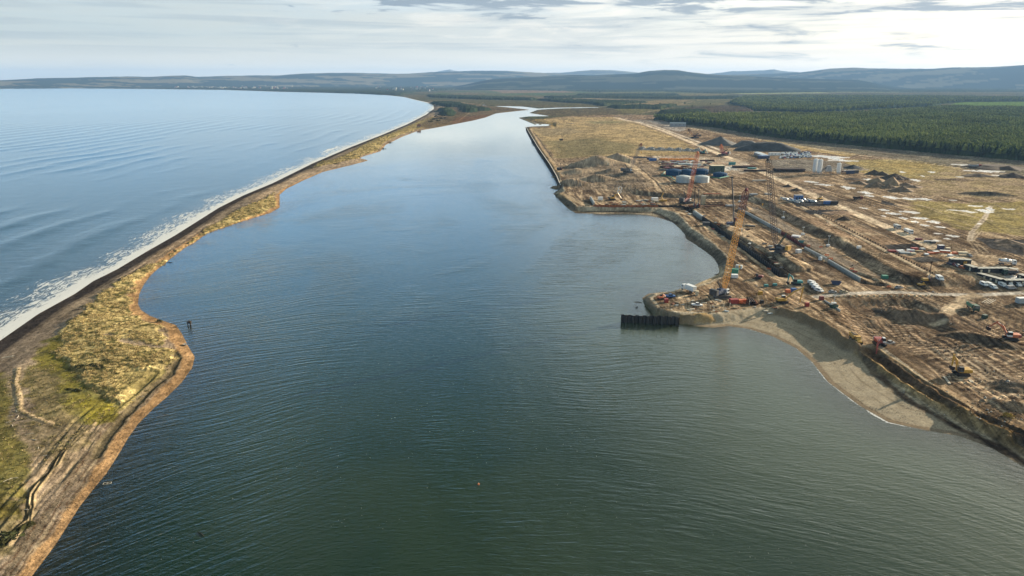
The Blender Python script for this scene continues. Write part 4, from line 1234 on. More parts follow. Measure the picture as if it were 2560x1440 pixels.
mat_needles = [simple_mat("pine_needles", c, 0.9, vary=0.5, scale=2.5, spec=0.1) for c in ((0.030, 0.048, 0.018), (0.042, 0.062, 0.022), (0.024, 0.038, 0.016))]
mat_bark = simple_mat("pine_bark", (0.085, 0.060, 0.042), 0.9, spec=0.1)
pines = [pine_mesh(200 + k) for k in range(5)]
front = GP([(1675, 309), (1806, 324), (1900, 342), (2012, 356), (2200, 374), (2350, 389), (2560, 407), (2640, 415)], 3.0)
seg = np.hypot(*(front[1:] - front[:-1]).T)
cum = np.concatenate([[0], np.cumsum(seg)])
for k in range(285):
    # closer trees stand apart in the picture, so the rank is denser towards the camera
    d_ = cum[-1] * (1 - ((k + random.uniform(-.3, .3)) / 285.0) ** 1.15)
    d_ = min(max(d_, 0), cum[-1] - 0.1)
    i_ = int(np.searchsorted(cum, d_) - 1); i_ = max(0, min(i_, len(seg) - 1))
    p = front[i_] + (front[i_ + 1] - front[i_]) * (d_ - cum[i_]) / seg[i_]
    x_, y_ = p[0] + random.uniform(-2.5, 2.5), p[1] + random.uniform(0.5, 5)
    hh = random.uniform(13.5, 18.5)
    t_ = bpy.data.objects.new("pine_tree", None)
    t_.empty_display_size = 0.2
    t_.location = (x_, y_, ground_z(x_, y_)); t_.scale = (hh, hh, hh); t_.rotation_euler = (0, 0, random.uniform(0, 6.28))
    link(t_)
    tags(t_, "dark green pine in the front rank of the plantation edge", "tree", "pines along the plantation edge")
    cm, tm = pines[k % 5]
    if not cm.materials:
        cm.materials.append(mat_needles[k % 3]); tm.materials.append(mat_bark)
    link(bpy.data.objects.new("crown", cm), t_); link(bpy.data.objects.new("trunk", tm), t_)

# marram tussocks and low scrub on the spit
def tussock(seed):
    rg = np.random.default_rng(seed)
    vs, fs, tn = [], [], []
    for k in range(11):
        a = rg.uniform(0, 6.28); r = rg.uniform(0.05, 0.42); lean = rg.uniform(0.1, 0.5)
        w = 0.11
        bx, by = r * math.cos(a), r * math.sin(a)
        px_, py_ = -math.sin(a) * w, math.cos(a) * w
        b = len(vs)
        vs += [(bx - px_, by - py_, -0.05), (bx + px_, by + py_, -0.05), (bx + lean * math.cos(a), by + lean * math.sin(a), rg.uniform(0.55, 1.0))]
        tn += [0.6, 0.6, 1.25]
        fs.append((b, b + 1, b + 2))
    return np.array(vs, np.float32), np.array(fs, np.int32), np.array(tn, np.float32)
tus = [tussock(k) for k in range(4)]
def scatter_marram():
    w = np.where((MM > 0.4) & (np.abs(AZG) < 0.72))
    cell = (_R[w[0], 0] ** 2)                      # keep an even spread on the ground
    p = cell / cell.sum()
    n = 26000
    q = RNG.choice(len(w[0]), n, p=p)
    x = X[w][q] + RNG.uniform(-1, 1, n); y = Y[w][q] + RNG.uniform(-1, 1, n)
    keep = (samp(N3, x, y) > 0.44) & (fbm(x / 8, y / 8, 3, 101) > 0.40)
    x, y = x[keep], y[keep]
    z = samp(Z, x, y)
    s = RNG.uniform(0.35, 0.95, len(x))
    t = (RNG.random(len(x)) ** 1.2)[:, None]
    tint = np.array([0.22, 0.165, 0.068]) * (1 - t) + np.array([0.58, 0.44, 0.20]) * t
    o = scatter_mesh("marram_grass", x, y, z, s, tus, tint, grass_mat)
    o["kind"] = "stuff"
    # loose tufts on the green ground and by the driftwood
    pl = GP([(40, 930), (160, 830), (400, 860), (440, 900), (330, 1010), (230, 1070), (120, 1160), (60, 1260), (-200, 1400), (-200, 950)], 2.0)
    n = 5200
    x = RNG.uniform(pl[:, 0].min(), pl[:, 0].max(), n); y = RNG.uniform(pl[:, 1].min(), pl[:, 1].max(), n)
    k = inside(x, y, pl) & (fbm(x / 7, y / 7, 3, 99) > 0.46)
    x, y = x[k], y[k]
    t = RNG.random(len(x))[:, None]
    tint = np.array([0.10, 0.105, 0.03]) * (1 - t) + np.array([0.36, 0.28, 0.13]) * t
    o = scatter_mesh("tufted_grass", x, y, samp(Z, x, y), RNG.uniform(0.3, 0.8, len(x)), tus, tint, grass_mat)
    o["kind"] = "stuff"
grass_mat, T, out = new_mat("dry_grass")
bs = T.new("ShaderNodeBsdfPrincipled")
T.link(attr(T, "col", True), bs.inputs["Base Color"]); bs.inputs["Roughness"].default_value = 0.85; bs.inputs["Specular IOR Level"].default_value = 0.15
T.link(bs.outputs[0], out.inputs["Surface"])
scatter_marram()

def lump(seed):
    rg = np.random.default_rng(seed)
    v = np.array([(1, 0, 0), (0, 1, 0), (-1, 0, 0), (0, -1, 0), (0, 0, 0.9), (0, 0, -0.5)], np.float32) * rg.uniform(.6, 1.1, (6, 1))
    f = np.array([(0, 1, 4), (1, 2, 4), (2, 3, 4), (3, 0, 4), (1, 0, 5), (2, 1, 5), (3, 2, 5), (0, 3, 5)], np.int32)
    return v.astype(np.float32), f, rg.uniform(.7, 1.2, 6).astype(np.float32)
def scatter_rubble():
    w = np.where((SITE > 0.5) & (_R < 1150))
    dens_ = fbm(X[w] / 16, Y[w] / 16, 3, 103)
    p = np.clip(dens_ - 0.42, 0, None) ** 2 * _R[w[0], 0] ** 1.3
    p = p / p.sum()
    n = 8000
    q = RNG.choice(len(w[0]), n, p=p)
    x = X[w][q] + RNG.uniform(-1, 1, n); y = Y[w][q] + RNG.uniform(-1, 1, n)
    s = RNG.uniform(0.15, 0.5, n) * (1 + 1.2 * (RNG.random(n) < 0.06))
    base = COL[w][q]
    k = RNG.random(n)[:, None]
    tint = np.where(k < 0.07, np.array([[0.5, 0.48, 0.44]]), np.where(k < 0.35, base * 0.45, base * 1.25))
    o = scatter_mesh("rubble", x, y, samp(Z, x, y), s, [lump(j) for j in range(5)], tint, grass_mat)
    o["kind"] = "stuff"
    # cobbles, weed and driftwood bits on the shingle of the spit and the beaches
    w = np.where((D > 1.5) & (D < 30) & (_R < 700) & (SITE < .3))
    p = np.clip(fbm(X[w] / 5, Y[w] / 5, 3, 104) - 0.47, 0, None) * _R[w[0], 0] ** 1.4
    p = p / p.sum(); n = 9000
    q = RNG.choice(len(w[0]), n, p=p)
    base = COL[w][q]; k = RNG.random(n)[:, None]
    tint = np.where(k < 0.15, base * 1.7, base * 0.4)
    x = X[w][q]; y = Y[w][q]
    o = scatter_mesh("cobbles", x, y, samp(Z, x, y), RNG.uniform(0.06, 0.22, n), [lump(j) for j in range(5)], np.clip(tint, 0, .7), grass_mat)
    o["kind"] = "stuff"
scatter_rubble()
def foam_glints():  # foam flecks and pale sun glints, both put in as whitish lumps
    n = 1400
    a = RNG.uniform(-.62, .55, n); r = 150 + 190 * RNG.random(n) ** 1.5
    x, y = r * np.sin(a), r * np.cos(a)
    k = (fbm(x / 14, y / 5, 4, 105) > 0.56) & (samp(D, x, y) < -3)
    x, y = x[k], y[k]
    v = np.array([(1, 0, 0.02), (.3, .8, 0.02), (-.8, .5, 0.02), (-.6, -.6, 0.02), (.5, -.8, 0.02), (0, 0, .12)], np.float32)
    f = np.array([(0, 1, 5), (1, 2, 5), (2, 3, 5), (3, 4, 5), (4, 0, 5)], np.int32)
    o = scatter_mesh("foam_glints", x, y, np.zeros(len(x)), RNG.uniform(.04, .11, len(x)), [(v, f, np.ones(6, np.float32))], np.full((len(x), 3), .38), grass_mat)
    o["kind"] = "stuff"
foam_glints()


# ================================================================== builders
class MB:
    """collects shapes, then links them as ONE mesh object"""
    def __init__(self):
        self.v, self.f = [], []

    def add(self, vs, fs):
        b = len(self.v)
        self.v += [tuple(p) for p in vs]
        self.f += [tuple(b + i for i in f) for f in fs]
        return self

    def box(self, c, s, rz=0.0, rx=0.0, ry=0.0, taper=1.0):
        M = Matrix.Rotation(rz, 3, 'Z') @ Matrix.Rotation(ry, 3, 'Y') @ Matrix.Rotation(rx, 3, 'X')
        vs = []
        for z in (-.5, .5):
            k = taper if z > 0 else 1.0
            for x, y in ((-.5, -.5), (.5, -.5), (.5, .5), (-.5, .5)):
                vs.append(M @ Vector((x * s[0] * k, y * s[1] * k, z * s[2])) + Vector(c))
        return self.add(vs, [(3, 2, 1, 0), (4, 5, 6, 7), (0, 1, 5, 4), (1, 2, 6, 5), (2, 3, 7, 6), (3, 0, 4, 7)])

    def prof(self, pts, y0, y1):
        """side outline in x-z drawn out from y0 to y1"""
        n = len(pts)
        vs = [(x, y0, z) for x, z in pts] + [(x, y1, z) for x, z in pts]
        fs = [tuple(range(n)), tuple(range(2 * n - 1, n - 1, -1))]
        for i in range(n):
            j = (i + 1) % n
            fs.append((j, i, n + i, n + j))
        return self.add(vs, fs)

    def cyl(self, a, b, r0, r1=None, n=10, caps=True):
        r1 = r0 if r1 is None else r1
        a, b = Vector(a), Vector(b)
        d = (b - a).normalized()
        t = d.orthogonal().normalized(); w = d.cross(t)
        vs = []
        for p, r in ((a, r0), (b, r1)):
            for k in range(n):
                an = 2 * math.pi * k / n
                vs.append(p + (t * math.cos(an) + w * math.sin(an)) * r)
        fs = [(k, (k + 1) % n, n + (k + 1) % n, n + k) for k in range(n)]
        if caps:
            fs += [tuple(range(n - 1, -1, -1)), tuple(range(n, 2 * n))]
        return self.add(vs, fs)

    def beam(self, a, b, w):
        return self.cyl(a, b, w * 0.6, n=4, caps=False)

    def path(self, pts, w):
        for a, b in zip(pts[:-1], pts[1:]):
            self.cyl(a, b, w, n=6)
        return self

    def lattice(self, a, b, w0, w1, bays, t=0.09, mid=None, up=(0, 0, 1)):
        """four chords with zigzag lacing between a and b"""
        a, b = Vector(a), Vector(b)
        d = (b - a).normalized()
        s = d.cross(Vector(up))
        s = Vector((0, 1, 0)) if s.length < 1e-3 else s.normalized()
        u = s.cross(d).normalized()
        def ring(t_):
            w = w0 + (w1 - w0) * t_
            if mid is not None:
                w = min(w0 + (mid - w0) * min(1, t_ * 7), w1 + (mid - w1) * min(1, (1 - t_) * 7))
            p = a + (b - a) * t_
            return [p + (s * i + u * j) * w / 2 for i, j in ((-1, -1), (1, -1), (1, 1), (-1, 1))]
        prev = ring(0)
        for k in range(bays):
            nx = ring((k + 1) / bays)
            for q in range(4):
                self.beam(prev[q], nx[q], t * 1.5)
                self.beam(prev[q], nx[(q + 1) % 4], t)
                self.beam(nx[q], nx[(q + 1) % 4], t * 0.8)
            prev = nx
        return self

    def build(self, name, mat, parent=None, bevel=0.0, smooth=False):
        me = bpy.data.meshes.new(name)
        me.from_pydata(self.v, [], self.f)
        if smooth:
            me.polygons.foreach_set("use_smooth", [True] * len(me.polygons))
        me.materials.append(mat)
        me.update()
        o = bpy.data.objects.new(name, me)
        link(o, parent)
        if bevel:
            md = o.modifiers.new("bevel", 'BEVEL'); md.width = bevel; md.segments = 2; md.limit_method = 'ANGLE'
        return o

def spot(px, py):
    """ground point seen at a pixel"""
    z = 3.2
    for _ in range(4):
        x, y = G(px, py, z)
        z = max(0.0, ground_z(x, y))
    return (x, y, z)

def ang(px0, py0, px1, py1):
    """heading on the ground of the line between two pixels"""
    a, b = G(px0, py0, 4), G(px1, py1, 4)
    return math.atan2(b[1] - a[1], b[0] - a[0])

def ray_at(px, py, y):
    x_ = (px - 1280.0) / FPX; y_ = (720.0 - py) / FPX
    t = y / (_cp + y_ * _sp)
    return Vector((x_ * t, y, CAM_H + (-_sp + y_ * _cp) * t))

def thing(name, label, cat, loc, rz=0.0, group=None):
    o = bpy.data.objects.new(name, None)
    o.empty_display_size = 0.5
    o.location = loc; o.rotation_euler = (0, 0, rz)
    link(o)
    return tags(o, label, cat, group)

def copy_thing(o, loc, rz, label, scale=None, mats=None):
    """copy of a thing with copies of its parts and sub-parts; MATS swaps the material of the named parts"""
    def rec(src, parent):
        c = src.copy()
        scene.collection.objects.link(c)
        if parent is not None:
            c.parent = parent
        base = src.name.split(".")[0]
        if mats and base in mats and src.type == 'MESH':
            c.data = src.data.copy(); c.data.materials[0] = mats[base]
        for ch in [q for q in bpy.data.objects if q.parent == src and q != c]:
            if ch.parent == src:
                rec(ch, c)
        return c
    kids = KIDS.get(o.name)
    r = o.copy(); scene.collection.objects.link(r)
    r.location = loc; r.rotation_euler = (0, 0, rz); r["label"] = label
    if scale:
        r.scale = scale if isinstance(scale, tuple) else (scale,) * 3
    def walk(src, dst):
        for ch in src.children:
            c = ch.copy(); scene.collection.objects.link(c); c.parent = dst
            base = ch.name.split(".")[0]
            if mats and base in mats and ch.type == 'MESH':
                key = (ch.data.name, mats[base].name)
                if key not in _mcache:
                    d = ch.data.copy(); d.materials[0] = mats[base]; _mcache[key] = d
                c.data = _mcache[key]
            walk(ch, c)
    walk(o, r)
    return r
KIDS = {}
_mcache = {}

M = {}
def mat(key, col=None, **kw):
    if key not in M:
        M[key] = simple_mat(key, col, **kw)
    return M[key]
mat("white_paint", (0.74, 0.75, 0.74), rough=0.3, vary=0.1)
mat("grey_paint", (0.30, 0.31, 0.32), rough=0.4)
mat("dark_grey", (0.055, 0.056, 0.058), rough=0.5)
mat("black", (0.016, 0.015, 0.015), rough=0.55)
mat("tyre", (0.022, 0.021, 0.020), rough=0.85, spec=0.2)
mat("glass", (0.022, 0.030, 0.036), rough=0.06, vary=0.1, spec=0.8)
mat("yellow", (0.50, 0.29, 0.05), rough=0.4, vary=0.15)
mat("crane_yellow", (0.78, 0.38, 0.06), rough=0.5, vary=0.2)
mat("orange", (0.55, 0.15, 0.05), rough=0.5, vary=0.15)
mat("crane_orange", (0.52, 0.15, 0.06), rough=0.5, vary=0.2)
mat("red", (0.30, 0.040, 0.030), rough=0.45)
mat("maroon", (0.16, 0.030, 0.028), rough=0.5)
mat("blue", (0.035, 0.12, 0.33), rough=0.4)
mat("tank_blue", (0.010, 0.055, 0.13), rough=0.7, vary=0.15, spec=0.12)
mat("teal", (0.045, 0.24, 0.24), rough=0.45)
mat("green", (0.03, 0.20, 0.13), rough=0.5)
mat("dark_green", (0.022, 0.062, 0.042), rough=0.5)
mat("dark_blue", (0.020, 0.040, 0.10), rough=0.45)
mat("rust", (0.155, 0.062, 0.032), rough=0.9, vary=0.45, scale=0.8, spec=0.2)
mat("rust_dark", (0.040, 0.025, 0.020), rough=0.85, vary=0.5, scale=0.8, spec=0.2)
mat("rust_orange", (0.28, 0.10, 0.042), rough=0.85, vary=0.35, scale=0.6, spec=0.2)
mat("steel", (0.42, 0.43, 0.43), rough=0.4, metal=0.6, vary=0.15)
mat("galv", (0.42, 0.46, 0.47), rough=0.6, metal=0.1, vary=0.1, scale=0.5)
mat("lattice_grey", (0.22, 0.20, 0.19), rough=0.5)
mat("lattice_dark", (0.085, 0.055, 0.048), rough=0.6)
mat("pontoon_orange", (0.80, 0.30, 0.04), rough=0.6, spec=0.2)
mat("town_wall", (0.22, 0.21, 0.19), rough=0.8)
mat("concrete", (0.44, 0.41, 0.36), rough=0.85, vary=0.2, spec=0.2)
mat("cream", (0.60, 0.52, 0.36), rough=0.7)
mat("beige", (0.42, 0.36, 0.24), rough=0.7)
mat("roof_grey", (0.25, 0.26, 0.23), rough=0.7)
mat("timber", (0.36, 0.28, 0.18), rough=0.85, spec=0.1)
mat("timber_dark", (0.045, 0.035, 0.028), rough=0.85, spec=0.1)
mat("bleached", (0.56, 0.50, 0.40), rough=0.85, spec=0.1)
mat("sand_heap", (0.30, 0.215, 0.135), rough=0.95, vary=0.2, scale=0.35, spec=0.1, bump=0.3)
mat("earth_heap", (0.085, 0.064, 0.048), rough=0.95, vary=0.35, scale=0.35, spec=0.1, bump=0.3)
mat("brown_heap", (0.20, 0.145, 0.10), rough=0.95, vary=0.3, scale=0.35, spec=0.1, bump=0.3)
mat("grey_heap", (0.135, 0.130, 0.125), rough=0.95, vary=0.25, scale=0.12, spec=0.1, bump=0.4)
mat("dark_heap", (0.062, 0.064, 0.066), rough=0.95, vary=0.35, scale=0.12, spec=0.1, bump=0.4)
mat("rock", (0.38, 0.36, 0.33), rough=0.9, vary=0.35, scale=0.6, spec=0.2)
mat("gorse", (0.045, 0.050, 0.020), rough=0.9, vary=0.6, scale=2.0, spec=0.1)
mat("gorse_yellow", (0.30, 0.21, 0.04), rough=0.9, vary=0.6, scale=2.0, spec=0.1)

# ================================================================== lattice-boom crawler cranes
def track(mb, L, W_, H_, x=0.0, y=0.0):
    pts = [(-L / 2 + H_ / 2, 0), (L / 2 - H_ / 2, 0), (L / 2 - H_ * .1, H_ * .25), (L / 2, H_ / 2), (L / 2 - H_ * .1, H_ * .75), (L / 2 - H_ / 2, H_),
           (-L / 2 + H_ / 2, H_), (-L / 2 + H_ * .1, H_ * .75), (-L / 2, H_ / 2), (-L / 2 + H_ * .1, H_ * .25)]
    mb.prof([(p + x, q) for p, q in pts], y - W_ / 2, y + W_ / 2)
    for k in range(int(L / 0.5)):
        mb.box((x - L / 2 + 0.5 + k * 0.5, y, H_ + 0.03), (0.3, W_ + 0.06, 0.08))
    return mb

def crawler_crane(label, base, foot, tip, lean, cols, size=1.0, body_rz=0.0, mast_len=14.0, head_col=None, head_from=1.0, width=2.2, hook_drop=0.45, bays=30, cw='yellow', body='dark_blue', t=0.10):
    """BASE: pixel of the machine on the ground; TIP: pixel of the boom head, LEAN metres nearer or farther than the foot"""
    x, y, z = spot(*base)
    tipw = ray_at(tip[0], tip[1], y + lean)
    root = thing("crawler_crane", label, "crane", (x, y, z), 0.0)
    th = math.atan2(tipw.y - y, tipw.x - x)                 # slewed towards the boom
    R3 = Matrix.Rotation(th, 3, 'Z')
    def L(p):
        return R3 @ Vector(p)
    for s in (-1, 1):
        mb = MB(); track(mb, 8.6 * size, 1.2 * size, 1.35 * size)
        R2_ = Matrix.Rotation(body_rz, 3, 'Z')
        mb.v = [tuple(R2_ @ (Vector(p) + Vector((0, s * 3.0 * size, 0)))) for p in mb.v]
        mb.build("crawler_track", M["dark_grey"], root)
    mb = MB(); mb.box((0, 0, 1.1 * size), (4.2 * size, 5.2 * size, 0.9 * size), rz=body_rz); mb.cyl((0, 0, 1.3 * size), (0, 0, 1.9 * size), 1.6 * size, n=14); mb.build("carbody", M["black"], root)
    mb = MB()
    c = L((-2.0 * size, 0, 2.9 * size)); mb.box(c, (7.4 * size, 3.0 * size, 1.9 * size), rz=th)
    c = L((-1.2 * size, 0, 4.1 * size)); mb.box(c, (3.0 * size, 2.4 * size, 0.5 * size), rz=th)
    h_ = mb.build("engine_house", M[body], root, bevel=0.08)
    mb = MB()
    for k in range(3):
        c = L((-1.6 * size, 0, (2.4 + 0.4 * k) * size)); mb.box(c, (4.2 * size, 3.06 * size, 0.14 * size), rz=th)
    mb.build("grille", M["grey_paint"], h_)
    mb = MB(); c = L((2.0 * size, -1.9 * size, 2.9 * size)); mb.box(c, (1.9 * size, 1.1 * size, 1.9 * size), rz=th, taper=0.9); cb = mb.build("cab", M["white_paint"], root, bevel=0.05)
    mb = MB(); c = L((2.3 * size, -1.9 * size, 3.1 * size)); mb.box(c, (1.5 * size, 1.16 * size, 0.9 * size), rz=th); mb.build("window", M["glass"], cb)
    mb = MB()
    for k in range(4):
        c = L((-6.6 * size, 0, (2.4 + 0.72 * k) * size)); mb.box(c, (1.9 * size, 4.2 * size, 0.62 * size), rz=th)
    mb.build("counterweight", M[cw], root, bevel=0.05)
    foot_l = L((1.6 * size, 0, 2.2 * size))
    tip_l = Vector((tipw.x - x, tipw.y - y, tipw.z - z))
    boom = MB(); cut = foot_l + (tip_l - foot_l) * head_from
    boom.lattice(foot_l, cut, width * 0.35, width * (0.35 if head_from >= 1 else 1.0), max(4, int(bays * head_from)), t=t, mid=width)
    bo = boom.build("boom", M[cols[0]], root)
    if head_from < 1:
        hb = MB(); hb.lattice(cut, tip_l, width, width * 0.4, max(3, int(bays * (1 - head_from))), t=t * 1.25, mid=width * 0.95)
        hb.build("boom_head", M[head_col], root)
    mb = MB(); dv = (tip_l - foot_l).normalized()
    mb.box(tip_l, (0.9 * size, 1.0 * size, 1.5 * size), rz=th); mb.cyl(tip_l + L((0.4, -0.5, 0)), tip_l + L((0.4, 0.5, 0)), 0.6 * size, n=10)
    mb.build("sheave_head", M[head_col or cols[0]], bo)
    # rear mast, stays, hook
    mtop = L((-4.4 * size, 0, mast_len))
    mb = MB(); mb.lattice(L((0.4 * size, 0, 3.2 * size)), mtop, 0.9 * size, 0.6 * size, 9, t=t * 0.9); mb.build("mast", M[cols[1]], root)
    mb = MB()
    for s in (-.5, .5):
        mb.beam(mtop + L((0, s, 0)), tip_l + L((-0.3, s * .5, 0)), 0.07); mb.beam(mtop + L((0, s, 0)), L((-6.0 * size, s * 2, 3.8 * size)), 0.07)
    mb.build("stay_rope", M["dark_grey"], root)
    hk = Vector((tip_l.x, tip_l.y, tip_l.z * (1 - hook_drop))) + L((0.7, 0, 0))
    mb = MB(); mb.beam(tip_l + L((0.7, -.15, 0)), hk + Vector((0, -.1, 0)), 0.05); mb.beam(tip_l + L((0.7, .15, 0)), hk + Vector((0, .1, 0)), 0.05); rp = mb.build("hoist_rope", M["dark_grey"], root)
    mb = MB(); mb.box(hk, (0.7 * size, 0.5 * size, 1.1 * size)); mb.cyl(hk - Vector((0, 0, .5)), hk - Vector((0, 0, 1.3)), 0.16, 0.05, n=6); mb.build("hook_block", M["crane_yellow"], rp)
    return root

crawler_crane("tall yellow lattice crawler crane with a red boom head standing on the sandy headland", (1803, 741), None, (1866, 474), 9.0, ("crane_yellow", "dark_grey"), size=1.05,
              body_rz=-0.1, mast_len=9.0, head_col="maroon", head_from=0.80, width=2.3, hook_drop=0.75, bays=34, cw="dark_grey", body="dark_blue", t=0.125)
crawler_crane("dark lattice crawler crane with a yellow counterweight working between the two wall lines", (1944, 630), None, (1921, 399), 10.0, ("lattice_dark", "dark_green"), size=1.0,
              body_rz=0.25, mast_len=12.0, head_col="black", head_from=0.965, width=2.7, hook_drop=0.5, bays=36, cw="yellow", body="black", t=0.15)
crawler_crane("orange lattice crawler crane at the head of the basin beside the blue tanks", (1716, 508), None, (1744, 381), 8.0, ("crane_orange", "dark_grey"), size=1.15,
              body_rz=0.4, mast_len=11.0, head_col="orange", head_from=0.82, width=2.7, hook_drop=0.7, bays=26, cw="dark_grey", body="maroon", t=0.15)
crawler_crane("grey lattice crawler crane with a dark head leaning over the sand heaps", (1570, 434), None, (1603, 360), 8.0, ("lattice_grey", "dark_grey"), size=1.2,
              body_rz=0.1, mast_len=10.0, head_col="maroon", head_from=0.9, width=2.4, hook_drop=0.3, bays=22, cw="dark_grey", body="dark_grey", t=0.14)
crawler_crane("small red lattice crane beside the haul road beyond the blue tanks", (1808, 389), None, (1803, 362), 3.0, ("red", "dark_grey"), size=1.3,
              body_rz=0.5, mast_len=9.0, head_col="orange", head_from=0.6, width=3.4, hook_drop=0.4, bays=9, cw="dark_grey", body="red", t=0.22)
crawler_crane("rust-coloured lattice crane on the far side of the haul road near the long shed", (1737, 345), None, (1721, 324), 3.0, ("rust_orange", "dark_grey"), size=1.4,
              body_rz=0.5, mast_len=9.0, head_col="rust_dark", head_from=0.7, width=3.2, hook_drop=0.4, bays=8, cw="dark_grey", body="rust", t=0.24)

# ================================================================== piling rigs
def piling_rig(label, base, top, mastcol, bodycol, w=0.9, size=1.0, lean=0.0, name="piling_rig"):
    x, y, z = spot(*base)
    tp = ray_at(top[0], top[1], y + lean) - Vector((x, y, z))
    root = thing(name, label, "piling rig", (x, y, z), 0.0)
    for s in (-1, 1):
        mb = MB(); track(mb, 5.0 * size, 0.8 * size, 1.0 * size, x=-2.2 * size, y=s * 1.6 * size); mb.build("crawler_track", M["black"], root)
    mb = MB(); mb.box((-2.8 * size, 0, 2.0 * size), (4.4 * size, 2.7 * size, 1.7 * size)); mb.box((-4.6 * size, 0, 2.1 * size), (1.2 * size, 3.0 * size, 1.3 * size)); mb.build("engine_house", M[bodycol], root, bevel=0.07)
    mb = MB(); mb.box((-0.9 * size, -1.2 * size, 2.3 * size), (1.3 * size, 1.0 * size, 1.7 * size), taper=0.88); mb.build("cab", M["glass"], root)
    mb = MB(); mb.box((0, 0, 0.2) , (w, w, 0.5)); mb.cyl((0, 0, 0.1), tp, w * 0.42, w * 0.36, n=6); mb.box(tp, (w * 1.2, w * 1.6, 0.9)); mb.build("mast", M[mastcol], root)
    mb = MB(); mb.box((0.5 * w, 0, tp.z * 0.14), (w * 1.3, w * 1.5, 2.6 * size)); mb.build("hammer", M["maroon"], root)
    mb = MB(); mb.beam((-1.5 * size, .7, 2.6 * size), (tp.x * .35, .25, tp.z * 0.35), 0.22); mb.beam((-1.5 * size, -.7, 2.6 * size), (tp.x * .35, -.25, tp.z * 0.35), 0.22); mb.build("backstay", M["steel"], root)
    return root
piling_rig("tall black-masted piling rig on the open ground beside the yellow crane's boom", (1836, 566), (1830, 443), "black", "dark_blue", 1.3, 1.15)
piling_rig("slender dark drilling rig with a red-brown foot at the end of the sheet-pile trench", (1736, 521), (1738, 468), "rust_dark", "rust", 0.9, 1.0)
piling_rig("slender dark drilling rig between the red-footed rig and the beige power shed", (1746, 520), (1747, 475), "black", "dark_grey", 0.9, 1.0)
piling_rig("rust-brown drilling rig beside the lone white van on the east terrace", (2324, 697), (2329, 655), "rust_dark", "yellow", 0.5, 0.75)
piling_rig("small dark piling rig on the long quay beside the northern edge of the sand heaps", (1403, 425), (1402, 409), "black", "dark_grey", 1.0, 1.1)
piling_rig("tiny dark rig standing alone in the brown north field", (1406, 351), (1405, 340), "black", "dark_grey", 1.0, 1.1)

# ================================================================== excavators
def excavator(label, base, rz, mid, end, cols, size=1.0, planted=True):
    """MID, END: pixels of the boom elbow and the bucket"""
    x, y, z = spot(*base)
    root = thing("excavator", label, "excavator", (x, y, z), rz)
    inv = Matrix.Rotation(-rz, 3, 'Z')
    pm = inv @ (ray_at(mid[0], mid[1], y + math.sin(rz) * 3.5 * size) - Vector((x, y, z)))
    pe = inv @ (ray_at(end[0], end[1], y + math.sin(rz) * 6.5 * size) - Vector((x, y, z)))
    for s in (-1, 1):
        mb = MB(); track(mb, 4.2 * size, 0.7 * size, 0.95 * size, y=s * 1.25 * size); mb.build("crawler_track", M["black"], root)
    mb = MB(); mb.cyl((0, 0, 0.6 * size), (0, 0, 1.15 * size), 0.95 * size, n=12); mb.build("turntable", M["dark_grey"], root)
    mb = MB(); mb.prof([(-2.4 * size, 1.15 * size), (1.4 * size, 1.15 * size), (1.4 * size, 1.75 * size), (-0.4 * size, 2.2 * size), (-2.3 * size, 2.25 * size), (-2.6 * size, 1.8 * size)], -1.3 * size, 1.3 * size)
    mb.build("body", M[cols[0]], root, bevel=0.06)
    mb = MB(); mb.box((-2.2 * size, 0, 1.7 * size), (0.9 * size, 2.7 * size, 1.0 * size)); mb.build("counterweight", M[cols[1]], root, bevel=0.1)
    mb = MB(); mb.box((0.75 * size, 0.85 * size, 2.2 * size), (1.5 * size, 0.95 * size, 1.7 * size), taper=0.88); cb = mb.build("cab", M[cols[2]], root, bevel=0.05)
    mb = MB(); mb.box((0.8 * size, 0.85 * size, 2.4 * size), (1.56 * size, 1.0 * size, 0.9 * size), taper=0.92); mb.build("window", M["glass"], cb)
    f0 = Vector((1.2 * size, -0.1, 1.6 * size)); el = (f0 + pm) / 2 + Vector((-0.2, 0, 0.9 * size))
    mb = MB()
    mb.cyl(f0, el, 0.36 * size, 0.42 * size, n=5); mb.cyl(el, pm, 0.42 * size, 0.28 * size, n=5); mb.build("boom", M[cols[0]], root)
    mb = MB(); mb.cyl(pm + (pm - pe).normalized() * 0.5 * size, pe, 0.34 * size, 0.20 * size, n=5); st = mb.build("stick", M[cols[0]], root)
    mb = MB(); d = Vector((-0.5, 0, -0.6)) * size
    mb.prof([(pe.x - .9 * size, pe.z - .1 * size), (pe.x + .3 * size, pe.z + .3 * size), (pe.x + .5 * size, pe.z - .6 * size), (pe.x, pe.z - 1.1 * size), (pe.x - .7 * size, pe.z - 1.0 * size)], pe.y - .6 * size, pe.y + .6 * size)
    mb.build("bucket", M["rust_dark"], st)
    mb = MB(); mb.beam(Vector((1.3 * size, .25, 1.4 * size)), el + Vector((0, .2, -.3)), 0.2 * size); mb.beam(el + Vector((0, 0, .4 * size)), pm + (pm - pe).normalized() * 0.5 * size, 0.18 * size); mb.build("hydraulic_ram", M["steel"], root)
    return root
excavator("teal tracked excavator with its arm folded down beside the row of four white vans", (1990, 712), math.pi * 0.97, (1973, 687), (1969, 705), ("teal", "teal", "dark_grey"), 1.15)
excavator("yellow excavator on the headland with a long brown arm reaching over the red bin", (1955, 757), 0.1, (2008, 720), (1997, 766), ("yellow", "yellow", "white_paint"), 1.2)
excavator("orange-red excavator reaching left over the dark dug slope at the right edge", (2525, 850), math.pi * 0.93, (2492, 806), (2470, 818), ("crane_orange", "red", "white_paint"), 1.25)
excavator("yellow excavator with raised arm on the rutted earth at the lower right", (2402, 937), math.pi * 0.98, (2385, 889), (2379, 916), ("yellow", "yellow", "dark_grey"), 1.2)
